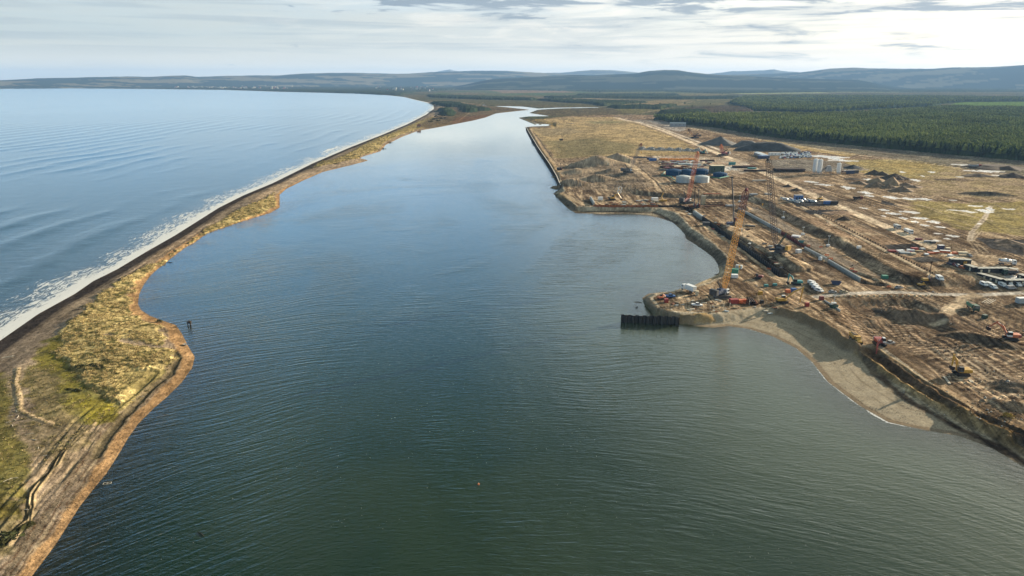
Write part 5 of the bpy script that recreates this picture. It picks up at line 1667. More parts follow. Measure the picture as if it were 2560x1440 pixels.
excavator("dark red excavator digging down into the beach slope beside the yellow dump truck", (2198, 862), -math.pi * 0.52, (2194, 862), (2190, 890), ("red", "grey_paint", "white_paint"), 1.2)
excavator("yellow excavator with dark tracks behind the rusty sheet-pile wall at the basin head", (1530, 500), 0.2, (1545, 484), (1554, 497), ("yellow", "dark_grey", "dark_grey"), 1.4)
excavator("small orange excavator at the tip of the sandy headland", (1652, 748), 0.4, (1660, 737), (1667, 745), ("crane_orange", "orange", "dark_grey"), 0.75)
excavator("dark teal excavator near the haul road north of the orange frames", (1757, 385), 0.2, (1764, 374), (1770, 384), ("teal", "dark_blue", "dark_grey"), 1.7)
excavator("small yellow excavator on the rough ground left of the road junction", (2303, 716), 0.3, (2310, 708), (2317, 716), ("yellow", "yellow", "dark_grey"), 0.8)
excavator("yellow machine parked among the vehicles beside the tarmac yard", (2050, 500), 0.6, (2056, 492), (2062, 499), ("yellow", "yellow", "dark_grey"), 1.0)
excavator("dark red excavator beside an orange barrier at the near end of the long trench", (1896, 696), 2.6, (1889, 686), (1883, 695), ("maroon", "maroon", "dark_grey"), 0.9)

# ================================================================== vehicles
def wheels(root, xs, yw, r, w=0.25, m="tyre"):
    for x in xs:
        for s in (-1, 1):
            mb = MB(); mb.cyl((x, s * (yw - w / 2), r), (x, s * (yw + w / 2), r), r, n=12); wl = mb.build("wheel", M[m], root)
            mb = MB(); mb.cyl((x, s * (yw + w / 2), r), (x, s * (yw + w / 2 + 0.02), r), r * 0.5, n=8); mb.build("hub", M["steel"], wl)

def van(label, loc, rz, body="white_paint", L=5.3, group=None, scale=1.0):
    root = thing("van", label, "van", loc, rz, group)
    mb = MB(); mb.prof([(-L / 2, .35), (L / 2, .35), (L / 2, 1.0), (L / 2 - .75, 1.18), (L / 2 - 1.35, 1.95), (L / 2 - 1.9, 2.1), (-L / 2 + .15, 2.1), (-L / 2, 1.9)], -.97, .97)
    mb.build("body", M[body], root, bevel=0.07)
    mb = MB(); x0 = L / 2 - .80; x1 = L / 2 - 1.32
    mb.add([(x0, -.84, 1.22), (x0, .84, 1.22), (x1 + .02, .78, 1.90), (x1 + .02, -.78, 1.90), (x0 - .3, -.84, 1.22), (x0 - .3, .84, 1.22), (x1 - .2, .78, 1.90), (x1 - .2, -.78, 1.90)],
           [(0, 1, 2, 3), (4, 7, 6, 5), (0, 3, 7, 4), (1, 5, 6, 2)])
    mb.build("windscreen", M["glass"], root)
    mb = MB(); mb.box((L / 2 - 1.75, 0, 1.55), (.75, 1.99, .5)); mb.box((-.2, 0, 1.55), (1.5, 1.97, .45)); mb.build("side_window", M["glass"], root)
    mb = MB(); mb.box((L / 2 - .02, 0, .5), (.14, 1.9, .3)); mb.box((-L / 2, 0, .5), (.12, 1.9, .25)); mb.build("bumper", M["dark_grey"], root)
    wheels(root, (-L / 2 + 1.0, L / 2 - 1.0), .86, .34)
    root.scale = (scale,) * 3
    return root

def car(label, loc, rz, body, kind="car", group=None):
    root = thing("parked_car" if kind == "car" else "pickup_truck", label, "car" if kind == "car" else "pickup truck", loc, rz, group)
    mb = MB()
    if kind == "car":
        mb.prof([(-2.1, .3), (2.1, .3), (2.15, .7), (1.2, .92), (-1.9, .98), (-2.15, .75)], -.87, .87)
    else:
        mb.prof([(-2.6, .45), (2.6, .45), (2.65, .95), (1.5, 1.12), (-2.6, 1.12)], -.92, .92)
    mb.build("body", M[body], root, bevel=0.06)
    mb = MB()
    if kind == "car":
        mb.prof([(1.15, .9), (.45, 1.42), (-1.1, 1.45), (-1.8, .95)], -.74, .74)
    else:
        mb.prof([(1.45, 1.1), (.8, 1.75), (-.6, 1.78), (-.75, 1.1)], -.8, .8)
    cb = mb.build("cabin", M["glass"], root)
    mb = MB(); mb.box((-.35 if kind == "car" else .1, 0, 1.46 if kind == "car" else 1.79), (1.45 if kind == "car" else 1.3, 1.3, .06)); mb.build("roof", M[body], cb)
    wheels(root, (-1.3 if kind == "car" else -1.6, 1.35 if kind == "car" else 1.6), .80, .32 if kind == "car" else .38, .22)
    return root

# four white vans in echelon beside the teal excavator
vr = ang(2026, 711, 2050, 719)
van("topmost of the four white vans parked side by side in the middle of the site", spot(2030, 711), vr, scale=0.98)
van("second from the top of the four white vans parked side by side mid-site", spot(2036, 717), vr, scale=0.98)
van("third from the top of the four white vans parked side by side mid-site", spot(2041, 723), vr, scale=0.98)
van("nearest of the four white vans parked side by side in the middle of the site", spot(2047, 729), vr, scale=0.98)
van("large white van parked alone beside the rust-brown drilling rig", spot(2349, 697), ang(2338, 690, 2358, 702), scale=1.15)
vr2 = ang(2450, 708, 2472, 718)
for lab, p in (("leftmost white van outside the dark cabin compound", (2459, 714)), ("white van tucked behind its left neighbour outside the dark cabins", (2474, 713)),
               ("white van nosing forward in the left cluster outside the dark cabins", (2482, 721)), ("white van at the left of the right-hand cluster below the dark cabins", (2506, 715)),
               ("white van half hidden behind the silver car below the dark cabins", (2521, 713)), ("second white van from the right edge below the dark cabins", (2543, 715)),
               ("white van cut by the right edge of the view below the dark cabins", (2558, 714))):
    van(lab, spot(*p), vr2, scale=0.98)
van("silver estate standing broadside in front of the white vans", spot(2527, 722), ang(2515, 722, 2540, 721), body="grey_paint", L=5.0)
car("grey car on the pale road just right of the four white vans", spot(2081, 732), 0.1, "grey_paint")
car("beige car parked on the pale road at the head of the pit", spot(2109, 732), 0.1, "beige")
car("white pickup truck standing above the black sheet-pile wall on the headland", spot(1742, 765), 0.0 - 0.3, "white_paint", kind="pickup")
car("dark pickup at the foot of the pile of timber boards near the dug slope", spot(2223, 858), 0.4, "grey_paint", kind="pickup")
car("small grey car on the verge left of the road junction", spot(2247, 721), 0.2, "grey_paint")
car("blue-grey flatbed pickup at the western tip of the headland", spot(1675, 743), 0.05, "blue", kind="pickup")
car("red car among those parked below the long black container", spot(2386, 664), ang(2380, 660, 2400, 668), "red")
car("white car among those parked below the long black container", spot(2396, 667), ang(2380, 660, 2400, 668), "white_paint")
car("orange car nearest the cabins below the long black container", spot(2404, 671), ang(2380, 660, 2400, 668), "orange")
car("dark blue car parked below the left end of the long black container", spot(2374, 661), ang(2380, 660, 2400, 668), "dark_blue")
car("pale blue car at the foot of the haul road beside the material stacks", spot(2424, 641), ang(2400, 630, 2440, 650), "grey_paint")

# vehicles round the blue site office
office_r = ang(1960, 498, 2010, 503)
cc = (("white_paint", "white car"), ("white_paint", "white van"), ("grey_paint", "grey car"), ("white_paint", "white car"), ("blue", "blue car"), ("white_paint", "white van"))
spots = [(1956, 497), (1964, 500), (1971, 503), (1975, 498), (1981, 501), (1987, 505), (1978, 505), (2008, 501), (2014, 504), (2020, 501), (2026, 504), (2001, 505), (1993, 507), (2034, 505)]
words_ = ["leftmost", "second", "third", "fourth", "fifth", "sixth", "seventh", "eighth", "ninth", "tenth", "eleventh", "twelfth", "thirteenth", "last"]
order = sorted(range(len(spots)), key=lambda k: spots[k][0])
for rank, k in enumerate(order):
    c_, w_ = cc[k % len(cc)]
    lab = f"{w_}, {words_[rank]} from the left among those by the blue site office"
    if "van" in w_:
        van(lab, spot(*spots[k]), office_r, body=c_)
    else:
        car(lab, spot(*spots[k]), office_r, c_)

# big car park beyond the haul road: rows of parked cars, each a few pixels
def tiny_car_proto(body):
    root = thing("parked_car", "small parked car in the crowded rows of the far car park", "car", (0, 0, 0), 0, "cars in the far car park")
    mb = MB(); mb.prof([(-2.2, .2), (2.2, .2), (2.2, .8), (1.2, .95), (.5, 1.5), (-1.3, 1.5), (-2.1, .95)], -.9, .9); mb.build("body", M[body], root)
    mb = MB(); mb.box((-.3, 0, 1.22), (2.0, 1.84, .4)); mb.build("window", M["glass"], root)
    return root
protos = [tiny_car_proto(b) for b in ("white_paint", "dark_grey", "dark_blue", "red", "grey_paint", "white_paint", "black", "blue")]
A_, B_ = G(1950, 396, 6.2), G(2030, 394, 6.2)
C_ = G(1955, 381, 6.2)
nrow, first = 8, 0
for r_ in range(nrow):
    for q in range(20):
        if random.random() < 0.12:
            continue
        f = (q + random.uniform(-.15, .15)) / 20; g = r_ / nrow
        x_ = A_[0] + (B_[0] - A_[0]) * f + (C_[0] - A_[0]) * g; y_ = A_[1] + (B_[1] - A_[1]) * f + (C_[1] - A_[1]) * g
        p_ = protos[random.choice((0, 0, 5, 5, 1, 2, 3, 4, 6, 7))]
        rz_ = 1.5 + random.uniform(-.06, .06)
        if first < len(protos):
            p_ = protos[first]; p_.location = (x_, y_, ground_z(x_, y_)); p_.rotation_euler = (0, 0, rz_); first += 1
        else:
            copy_thing(p_, (x_, y_, ground_z(x_, y_)), rz_, p_["label"])

# lorries and dump trucks
def lorry(label, base, rz, cabcol, boxcol, L=12.5, H_=2.7, kind="box", scale=1.0, name="lorry"):
    loc = spot(*base)
    root = thing(name, label, "lorry", loc, rz)
    mb = MB(); mb.box((0, 0, .85), (L, .9, .28)); mb.build("chassis", M["black"], root)
    fx = L / 2
    mb = MB(); mb.prof([(fx - .2, .6), (fx + 1.9, .6), (fx + 1.95, 1.6), (fx + 1.7, 3.0), (fx - .1, 3.1), (fx - .2, 2.9)], -1.2, 1.2); cb = mb.build("cab", M[cabcol], root, bevel=0.07)
    mb = MB(); mb.box((fx + 1.80, 0, 2.25), (.22, 2.1, .85), ry=-0.17); mb.box((fx + 1.0, 0, 2.25), (.9, 2.44, .7)); mb.build("window", M["glass"], cb)
    mb = MB()
    if kind == "box":
        mb.box((-.6, 0, 1.1 + H_ / 2), (L - 1.0, 2.5, H_))
        for k in range(int(L / .6) - 2):
            for s in (-1, 1):
                mb.box((-L / 2 + .6 + k * .6, s * 1.26, 1.1 + H_ / 2), (.16, .05, H_ - .2))
        mb.build("trailer_box", M[boxcol], root)
    elif kind == "tip":
        mb.prof([(-L / 2 - .2, 1.3), (L / 2 - .6, 1.2), (L / 2 - .4, 2.9), (-L / 2 - .6, 2.6)], -1.25, 1.25); bo = mb.build("tipper_body", M[boxcol], root)
        mb = MB(); mb.box((-.4, 0, 2.72), (L - 1.2, 2.1, .35), taper=0.85); mb.build("load", M["brown_heap"], bo)
    else:
        mb.cyl((-L / 2 + .6, 0, 2.4), (0.2, 0, 2.55), .7, 1.25, n=14); mb.cyl((.2, 0, 2.55), (L / 2 - .9, 0, 2.3), 1.25, .8, n=14); bo = mb.build("mixer_drum", M[boxcol], root, smooth=True)
        mb = MB(); mb.box((-L / 2 + .3, 0, 2.6), (.7, 1.0, 1.5)); mb.build("chute", M["grey_paint"], bo)
    xs = (L / 2 + 1.0, -L / 2 + 1.0, -L / 2 + 2.3) if L < 9 else (L / 2 + 1.0, L / 2 - 1.2, -L / 2 + 1.2, -L / 2 + 2.5, -L / 2 + 3.8)
    wheels(root, xs, 1.05, .5, .35)
    root.scale = (scale,) * 3
    return root
lorry("white box-trailer lorry parked at the water's edge on the headland", (1724, 729), ang(1743, 734, 1709, 721), "white_paint", "white_paint", L=7.2, H_=2.6)
lorry("green and white tipper lorry facing the camera on the pale ramp at right", (2429, 772), -math.pi / 2 - 0.15, "dark_green", "green", L=6.2, kind="tip")
lorry("white concrete-mixer lorry beside the white strip at the foot of the haul road", (2512, 661), -0.3, "white_paint", "white_paint", L=7.0, kind="mix")
lorry("dark green lorry parked in the yard enclosed by the dark cabins", (2527, 687), 3.0, "dark_green", "dark_grey", L=5.4, kind="tip")
lorry("white tarpaulined lorry beside the haul road above the twin tyre loops", (2269, 582), ang(2255, 574, 2290, 590), "white_paint", "white_paint", L=7.5, H_=1.6)
lorry("smaller pale lorry just up the haul road from the white tarpaulined one", (2241, 571), ang(2225, 562, 2262, 580), "grey_paint", "galv", L=5.5, H_=1.8)
lorry("dark tipper lorry crossing the mud between haul road and white pools", (2142, 499), 0.1, "maroon", "rust_dark", L=6.0, kind="tip")
lorry("grey lorry on the forest-edge road near the right side", (2434, 419), -0.2, "red", "grey_paint", L=7.5, kind="tip", scale=1.4)

def dump_truck(label, base, rz, col, scale=1.0):
    root = thing("dump_truck", label, "dump truck", spot(*base), rz)
    mb = MB(); mb.prof([(-4.6, 2.0), (-4.0, 1.2), (.6, 1.3), (1.2, 1.9), (1.6, 3.0), (-4.9, 3.0)], -1.45, 1.45); bd = mb.build("dump_body", M[col], root)
    mb = MB(); mb.box((-1.9, 0, 3.05), (5.2, 2.3, .5), taper=.7); mb.build("load", M["brown_heap"], bd)
    mb = MB(); mb.prof([(1.7, 1.1), (5.0, 1.1), (5.1, 1.7), (3.4, 2.1), (3.1, 3.2), (1.9, 3.25)], -1.0, 1.0); cb = mb.build("cab", M[col], root, bevel=.08)
    mb = MB(); mb.box((2.7, 0, 2.65), (1.0, 2.06, .8)); mb.build("window", M["glass"], cb)
    mb = MB(); mb.box((0, 0, 1.0), (8.4, .9, .4)); mb.build("chassis", M["dark_grey"], root)
    wheels(root, (3.9, -1.2, -3.0), 1.2, .85, .6)
    root.scale = (scale,) * 3
dump_truck("yellow articulated dump truck loaded beside the digger at the top of the beach", (2138, 853), ang(2125, 838, 2150, 862), "yellow", .95)

# ================================================================== containers, cabins, skips
def container(label, base, rz, col, L=6.1, W_=2.44, H_=2.6, name="shipping_container", cat="container", loc=None, door=True, roofcol=None, parts=True, group=None):
    root = thing(name, label, cat, loc or spot(*base), rz, group)
    mb = MB(); mb.box((0, 0, H_ / 2 + .05), (L, W_, H_))
    n = max(4, int(L / .55))
    for k in range(n):
        for s in (-1, 1):
            mb.box((-L / 2 + (k + .5) * L / n, s * (W_ / 2 + .02), H_ / 2 + .05), (L / n * .45, .06, H_ - .3))
    mb.build("wall", M[col], root)
    if roofcol:
        mb = MB(); mb.box((0, 0, H_ + .1), (L + .1, W_ + .1, .1)); mb.build("roof", M[roofcol], root)
    if door:
        mb = MB(); mb.box((L / 2 + .03, 0, H_ / 2 + .05), (.05, W_ - .2, H_ - .25)); dr = mb.build("door", M[col], root)
        mb = MB()
        for s in (-.3, .3):
            mb.cyl((L / 2 + .08, s, .3), (L / 2 + .08, s, H_ - .2), .03, n=5)
        mb.build("lock_rod", M["steel"], dr)
    return root
def skip(label, base, rz, col, s=1.0, L=4.0):
    root = thing("skip", label, "skip", spot(*base), rz)
    mb = MB()
    o_ = [(-L / 2, 1.4), (L / 2, 1.4), (L / 2 - .7, 0.05), (-L / 2 + .7, 0.05)]
    for a, b in zip(o_, o_[1:] + o_[:1]):
        if a[1] == b[1] == 1.4:
            continue
        mb.add([(a[0], -.9, a[1]), (b[0], -.9, b[1]), (b[0], .9, b[1]), (a[0], .9, a[1]), (a[0] * .95, -.85, a[1] + .05), (b[0] * .95, -.85, b[1] + .05), (b[0] * .95, .85, b[1] + .05), (a[0] * .95, .85, a[1] + .05)],
               [(0, 1, 2, 3), (7, 6, 5, 4), (0, 3, 7, 4)])
    for s_ in (-1, 1):
        mb.prof(o_, s_ * .9 - .04, s_ * .9 + .04)
    mb.build("bin", M[col], root)
    mb = MB(); mb.box((0, 0, .5), (L - 1.3, 1.6, .5), taper=.8); mb.build("contents", M["brown_heap"], root)
    root.scale = (s,) * 3

container("green-topped container at the foot of the yellow crane's boom", (1836, 683), -0.4, "green", L=4.0)
container("pale grey box just above the green-topped container", (1847, 671), -0.5, "galv", L=3.6, H_=2.0)
container("small white welfare unit just below the green-topped container", (1836, 694), -0.1, "white_paint", L=3.4, H_=1.9)
container("tiny cream box at the tail of the white box-trailer lorry", (1742, 738), -0.3, "cream", L=1.6, W_=1.4, H_=2.3)
container("small white welfare cabin with red end near the crane with the yellow counterweight", (1996, 632), 0.4, "white_paint", L=3.2, H_=2.2)
container("dark blue-grey open box lying against the sheet-pile trench wall", (1765, 563), -0.25, "dark_grey", L=5.2, W_=3.0, H_=2.4)
container("turquoise tank box at the rounded south end of the second trench", (2211, 696), 0.0, "green", L=3.0, H_=1.8)
container("white container with grey side at the right edge beyond the pale pipes", (2556, 757), 0.05, "galv", L=6.1, roofcol="white_paint")
container("small dark green box on the bare ground near the green tipper lorry", (2461, 796), 0.3, "dark_green", L=2.2, W_=1.6, H_=1.8)
container("teal container beside the pale slab east of the tanks", (1830, 412), 0.1, "teal", L=8.5, H_=3.4)
container("royal blue container at the western corner of the tank yard", (1632, 402), 0.15, "blue", L=10, H_=3.4)
container("second blue container set against the royal blue one", (1622, 399), 0.15, "dark_blue", L=5, H_=3.0)
container("bright blue container beside the tarmac yard", (2068, 510), 0.05, "blue", L=6.1)
container("black container at the right end of the tarmac yard", (2084, 510), 0.05, "black", L=7.0)
container("red-brown box at the head of the headland road", (1665, 756), 0.1, "red", L=2.0, W_=1.6, H_=1.9)
container("bright red container on the headland between the yellow crane and the pipe stack", (1834, 758), 0.12, "red", L=4.2, H_=2.2)
container("orange generator box between the red container and the brown pipes", (1849, 757), 0.3, "orange", L=2.2, H_=1.7)
container("second orange generator box touching the stack of brown pipes", (1860, 755), -0.2, "orange", L=1.8, W_=1.5, H_=1.5)
container("yellow box behind the stack of brown pipes", (1900, 738), 0.1, "yellow", L=2.0, W_=1.7, H_=2.2)
container("small red bin under the bucket of the long-armed yellow excavator", (2017, 766), 0.1, "red", L=1.8, W_=1.4, H_=1.9)
container("dark red box at the corner of the pale road above the pit", (2053, 750), 0.2, "maroon", L=1.8, W_=1.6, H_=1.9)
container("black box beside the brown pipe stack on the headland", (1904, 757), 0.1, "black", L=1.7, W_=1.4, H_=1.4)
container("blue water tank behind the long-armed yellow excavator", (1983, 729), 0.2, "blue", L=2.6, W_=1.8, H_=1.8)
container("orange tank beside the blue water tank behind the yellow excavator", (1969, 732), 0.1, "orange", L=2.4, W_=1.8, H_=1.7)
container("left of two small teal tanks west of the teal excavator", (1915, 716), 0.1, "teal", L=2.0, W_=1.5, H_=1.1)
container("right of two small teal tanks west of the teal excavator", (1937, 714), 0.1, "teal", L=2.0, W_=1.5, H_=1.1)
container("white generator on the track of the east terrace", (2147, 621), 0.3, "white_paint", L=2.6, W_=1.6, H_=1.6)
container("white cabin behind the rusty sheet-pile wall at the basin head", (1501, 500), 0.1, "white_paint", L=4.4, H_=2.8)
container("beige power shed beside the three long dark pipes", (1757, 512), 0.1, "beige", L=3.6, W_=3.0, H_=8.0, roofcol="roof_grey")
container("white plastic-wrapped box left of the pale shore road vehicles", (1637, 501), 0.2, "white_paint", L=6.0, H_=2.6)
skip("dark blue skip between the four white vans and the pale road", (2089, 711), -0.3, "dark_blue", 1.3)
skip("teal skip half lost in the second trench near the orange barriers", (2002, 612), -0.5, "teal", 1.0)
skip("green pump skid at the corner of the white-lined drain above the pit", (2084, 769), 0.4, "dark_green", 1.1)
# materials yard between the two black patches of tarmac
yard = [((2229, 630), "red", 4.5, 1.2, "red frame lying at the left end of the materials yard"), ((2250, 629), "white_paint", 5.0, 1.0, "white bundle at the left of the materials yard"),
        ((2262, 633), "galv", 6.0, .8, "silver sheets angled across the materials yard"), ((2276, 628), "white_paint", 4, 1.2, "white crate between silver sheets and red box in the materials yard"),
        ((2285, 626), "red", 4.0, 1.8, "red box near the left of the materials yard"), ((2283, 636), "cream", 3.0, 1.0, "cream pallet at the near edge of the materials yard"),
        ((2297, 629), "timber", 5.0, .7, "low timber stack in the middle of the materials yard"), ((2306, 624), "galv", 2.6, 1.0, "small silver crate behind the timber stack"),
        ((2327, 634), "crane_orange", 4.0, .9, "orange pipe bundle in the middle of the materials yard"), ((2339, 633), "orange", 3.4, 1.2, "orange crate just left of the dark blue hut"),
        ((2351, 623), "dark_blue", 3.6, 2.6, "dark blue hut with white roof at the back of the materials yard"), ((2362, 632), "orange", 5.5, 1.4, "long orange container right of the dark blue hut"),
        ((2370, 623), "cream", 2.4, 1.0, "cream crate by the haul road behind the yard"), ((2390, 635), "crane_orange", 4.0, 1.2, "brick-coloured stack near the right end of the yard"),
        ((2406, 636), "cream", 5.5, 1.6, "cream stack at the right end of the materials yard"), ((2409, 640), "timber", 5.5, .7, "timber stack in front of the cream stack at the yard end"),
        ((2376, 640), "white_paint", 2.6, .8, "small white bag in front of the brick-coloured stack"), ((2316, 637), "white_paint", 2.2, .8, "small white bag at the near side of the yard's middle"),
        ((2296, 600), "maroon", 4.2, 1.3, "maroon crate left of the haul road above the yard"), ((2322, 605), "grey_paint", 6.0, .9, "grey bundle of bars left of the haul road above the yard"),
        ((2332, 608), "dark_grey", 3.0, 1.2, "dark crate touching the grey bundle of bars")]
for p, c, L_, H_, lab in yard:
    nm = "storage_hut" if "hut" in lab else ("material_stack" if "stack" in lab or "bundle" in lab or "sheets" in lab or "frame" in lab else "storage_crate")
    container(lab, p, random.uniform(-.35, .25), c, L=L_, W_=2.2, H_=H_, name=nm, cat="hut" if "hut" in lab else "stack", door="hut" in lab, roofcol="white_paint" if "hut" in lab else None)

# the compound of dark cabins round a yard
def cabin_row(label, p0, p1, W_=3.2, H_=2.7, doors=(), dcol="cream", n=None):
    a, b = Vector(spot(*p0)), Vector(spot(*p1))
    L = (b - a).xy.length; c = (a + b) / 2; rz = math.atan2(b.y - a.y, b.x - a.x)
    root = thing("cabin_row", label, "site cabin", (c.x, c.y, min(a.z, b.z)), rz)
    mb = MB(); mb.box((0, 0, H_ / 2), (L, W_, H_)); mb.build("wall", M["black"], root)
    mb = MB(); mb.box((0, 0, H_ + .08), (L + .3, W_ + .3, .14))
    for k in range(int(L / 3)):
        mb.box((-L / 2 + 1.5 + k * 3, 0, H_ + .18), (.12, W_ + .2, .06))
    mb.build("roof", M["roof_grey"], root)
    for f in doors:
        mb = MB(); mb.box(((f - .5) * L, -W_ / 2 - .03, 1.1), (1.1, .08, 2.1)); mb.build("door", M[dcol], root)
    for k in range(max(1, int(L / 5))):
        mb = MB(); mb.box((-L / 2 + 2.5 + k * 5, -W_ / 2 - .02, 1.6), (1.2, .06, .8)); mb.build("window", M["glass"], root)
    return root
cabin_row("long black container row with a yellow door behind the parked cars", (2373, 659), (2424, 661), doors=(.68, .74), dcol="yellow", H_=3.0)
cabin_row("short dark cabin at the left corner of the grey-roofed compound", (2415, 672), (2437, 680), doors=(.7,))
cabin_row("far side of the grey-roofed compound with cream doors facing the yard", (2440, 680), (2517, 680), doors=(.1, .35, .85))
cabin_row("diagonal dark cabin row along the near left side of the compound", (2446, 686), (2504, 709), doors=(.35, .62, .85))
cabin_row("dark cabin row across the near side of the compound behind the white vans", (2508, 710), (2580, 711), doors=(.2, .6))
cabin_row("short dark cabin turning the far right corner of the compound", (2520, 680), (2541, 685), doors=(.5,))
cabin_row("dark cabin at the right edge of the compound with cream door", (2548, 693), (2572, 704), doors=(.3,), dcol="cream")

# blue site office, white shed, long shed by the wood, beach hut
def house(label, base, rz, L, W_, H_, wall, roof, rh=1.2, name="shed", cat="building", win=3, scale=1.0, flat=False, chimney=False, group=None, loc=None):
    root = thing(name, label, cat, loc or spot(*base), rz, group)
    mb = MB(); mb.box((0, 0, H_ / 2), (L, W_, H_)); mb.build("wall", M[wall], root)
    mb = MB()
    if flat:
        mb.box((0, 0, H_ + .12), (L + .4, W_ + .4, .2))
    else:
        mb.add([(-L / 2 - .3, -W_ / 2 - .3, H_), (L / 2 + .3, -W_ / 2 - .3, H_), (L / 2 + .3, W_ / 2 + .3, H_), (-L / 2 - .3, W_ / 2 + .3, H_), (-L / 2 - .3, 0, H_ + rh), (L / 2 + .3, 0, H_ + rh)],
               [(0, 1, 5, 4), (2, 3, 4, 5), (0, 4, 3), (1, 2, 5), (3, 2, 1, 0)])
    rf = mb.build("roof", M[roof], root)
    if chimney:
        mb = MB(); mb.box((L / 2 - .5, 0, H_ + rh), (.6, .6, 1.4)); mb.build("chimney", M["concrete"], rf)
    for k in range(win):
        mb = MB(); mb.box((-L / 2 + (k + .5) * L / win, -W_ / 2 - .02, H_ * .55), (min(1.2, L / win * .5), .06, H_ * .32)); mb.build("window", M["glass"], root)
    root.scale = (scale,) * 3
    return root
house("blue two-storey site office beside the white parked vehicles", (1995, 503), 0.05, 7.0, 4.0, 5.4, "blue", "grey_paint", name="site_office", flat=True, win=3)
house("long grey shed with a pale roof tucked against the edge of the wood", (1694, 316), -0.15, 36, 12, 7, "grey_paint", "galv", rh=2.5, win=4)
house("long low white-roofed workshop beside the far car park", (1903, 390), ang(1885, 380, 1935, 398), 42, 9, 3.2, "grey_paint", "white_paint", rh=1.0, win=5)
house("small blue-grey hut in front of the white-roofed workshop", (1909, 396), 0.2, 14, 7, 3.6, "dark_blue", "blue", flat=True, win=3)
house("second pale cabin beside the far car park near the workshop's end", (1936, 388), 0.1, 16, 6, 3.4, "white_paint", "galv", flat=True, win=3)
house("lone dark beach hut with a pale gable on the grassy spit", (1047, 318), 0.15, 9, 7, 3.5, "timber", "maroon", rh=3.0, name="beach_hut", win=2, chimney=True)
house("dark teal pump house with a pale flat roof behind the near blue tank", (1791, 432), 0.03, 15.5, 9, 8.5, "dark_green", "cream", name="pump_house", flat=True, win=2)

# ================================================================== tanks, silos, batching plant
def tank(label, base, r, h, col, roofcol, dome=1.2, base_py=None):
    root = thing("storage_tank", label, "tank", spot(*base), 0.0)
    mb = MB(); mb.cyl((0, 0, 0), (0, 0, h), r, n=36, caps=False)
    for k in range(4):
        mb.cyl((0, 0, h * (k + .9) / 4 - .06), (0, 0, h * (k + .9) / 4 + .06), r + .05, n=36, caps=False)
    mb.build("shell", M[col], root)
    mb = MB(); mb.cyl((0, 0, h), (0, 0, h + dome * .65), r, r * .62, n=36, caps=False); mb.cyl((0, 0, h + dome * .65), (0, 0, h + dome), r * .62, .3, n=36); rf = mb.build("roof", M[roofcol], root)
    mb = MB(); mb.cyl((0, 0, h + dome), (0, 0, h + dome + .5), .4, n=8); mb.build("vent", M["steel"], rf)
    mb = MB()
    for s in (-.25, .25):
        mb.cyl((s + r * .4, -r * .93, 0), (s + r * .4, -r * .93, h + .6), .05, n=4)
    for k in range(int(h / .5)):
        mb.box((r * .4, -r * .93, .4 + k * .5), (.5, .05, .05))
    mb.build("ladder", M["steel"], root)
    return root
tank("leftmost of the dark blue domed tanks", (1684, 437), 9.0, 5.2, "tank_blue", "tank_blue", 1.8)
tank("second dark blue domed tank from the left", (1717, 437), 8.2, 5.0, "tank_blue", "tank_blue", 1.8)
tank("third dark blue domed tank, right of the orange crane's boom", (1752, 435), 8.4, 5.0, "tank_blue", "tank_blue", 1.6)
tank("shallow dark blue tank in front of the pump house", (1800, 441), 7.8, 3.6, "tank_blue", "tank_blue", 1.4)
tank("left of the two pale steel tanks in front of the blue ones", (1708, 455), 7.6, 6.0, "galv", "galv", 1.3)
tank("right of the two pale steel tanks in front of the blue ones", (1754, 455), 7.6, 6.0, "galv", "galv", 1.3)
def pipe_run(label, pts, r, col, name="pipeline", cat="pipe", z=0.5):
    P = [Vector(spot(*p)) for p in pts]
    o = P[0].copy(); root = thing(name, label, cat, o, 0.0)
    mb = MB(); mb.path([p - o + Vector((0, 0, z)) for p in P], r); mb.build("pipe", M[col], root)
    mb = MB()
    for a, b in zip(P[:-1], P[1:]):
        n = max(2, int((b - a).length / 6))
        for k in range(n):
            q = a + (b - a) * (k + .5) / n - o
            mb.box((q.x, q.y, q.z + z * .4), (.35, .35, z * .9 + .1))
    mb.build("support", M["dark_grey"], root)
    return root
pipe_run("green pipe running from the left blue tank down to the left steel tank", [(1662, 432), (1654, 440), (1676, 443), (1686, 452), (1699, 455)], 0.55, "green", z=1.0)
pipe_run("green pipe around the base of the shallow blue tank", [(1776, 444), (1798, 447), (1822, 442)], 0.55, "green", z=.8)
pipe_run("three long dark red tubes, the top one, laid right of the beige power shed", [(1762, 509), (1806, 507)], .45, "rust_dark", name="steel_tube", z=.5)
pipe_run("three long dark red tubes, the middle one, laid right of the beige power shed", [(1761, 513), (1809, 511)], .45, "rust_dark", name="steel_tube", z=.5)
pipe_run("three long dark red tubes, the lowest one, laid right of the beige power shed", [(1761, 517), (1812, 515)], .45, "rust", name="steel_tube", z=.5)

def silo(label, base, r, h, col="galv"):
    root = thing("silo", label, "silo", spot(*base), 0.0)
    mb = MB(); mb.cyl((0, 0, h * .2), (0, 0, h), r, n=24); mb.cyl((0, 0, h * .06), (0, 0, h * .2), r * .3, r, n=24, caps=False); sh = mb.build("shell", M[col], root, smooth=False)
    mb = MB(); mb.cyl((0, 0, h), (0, 0, h + .5), r * 1.05, r * .6, n=24); mb.cyl((r * .3, 0, h + .5), (r * .3, 0, h + 1.4), .4, n=8); mb.build("roof", M["white_paint"], sh)
    for k in range(4):
        a = math.pi / 4 + k * math.pi / 2
        mb = MB(); mb.cyl((r * .8 * math.cos(a), r * .8 * math.sin(a), 0), (r * .8 * math.cos(a), r * .8 * math.sin(a), h * .25), .22, n=6); mb.build("leg", M["grey_paint"], root)
    mb = MB(); mb.box((r + .3, 0, h * .5), (.5, .6, h * .95)); mb.build("ladder", M["steel"], root)
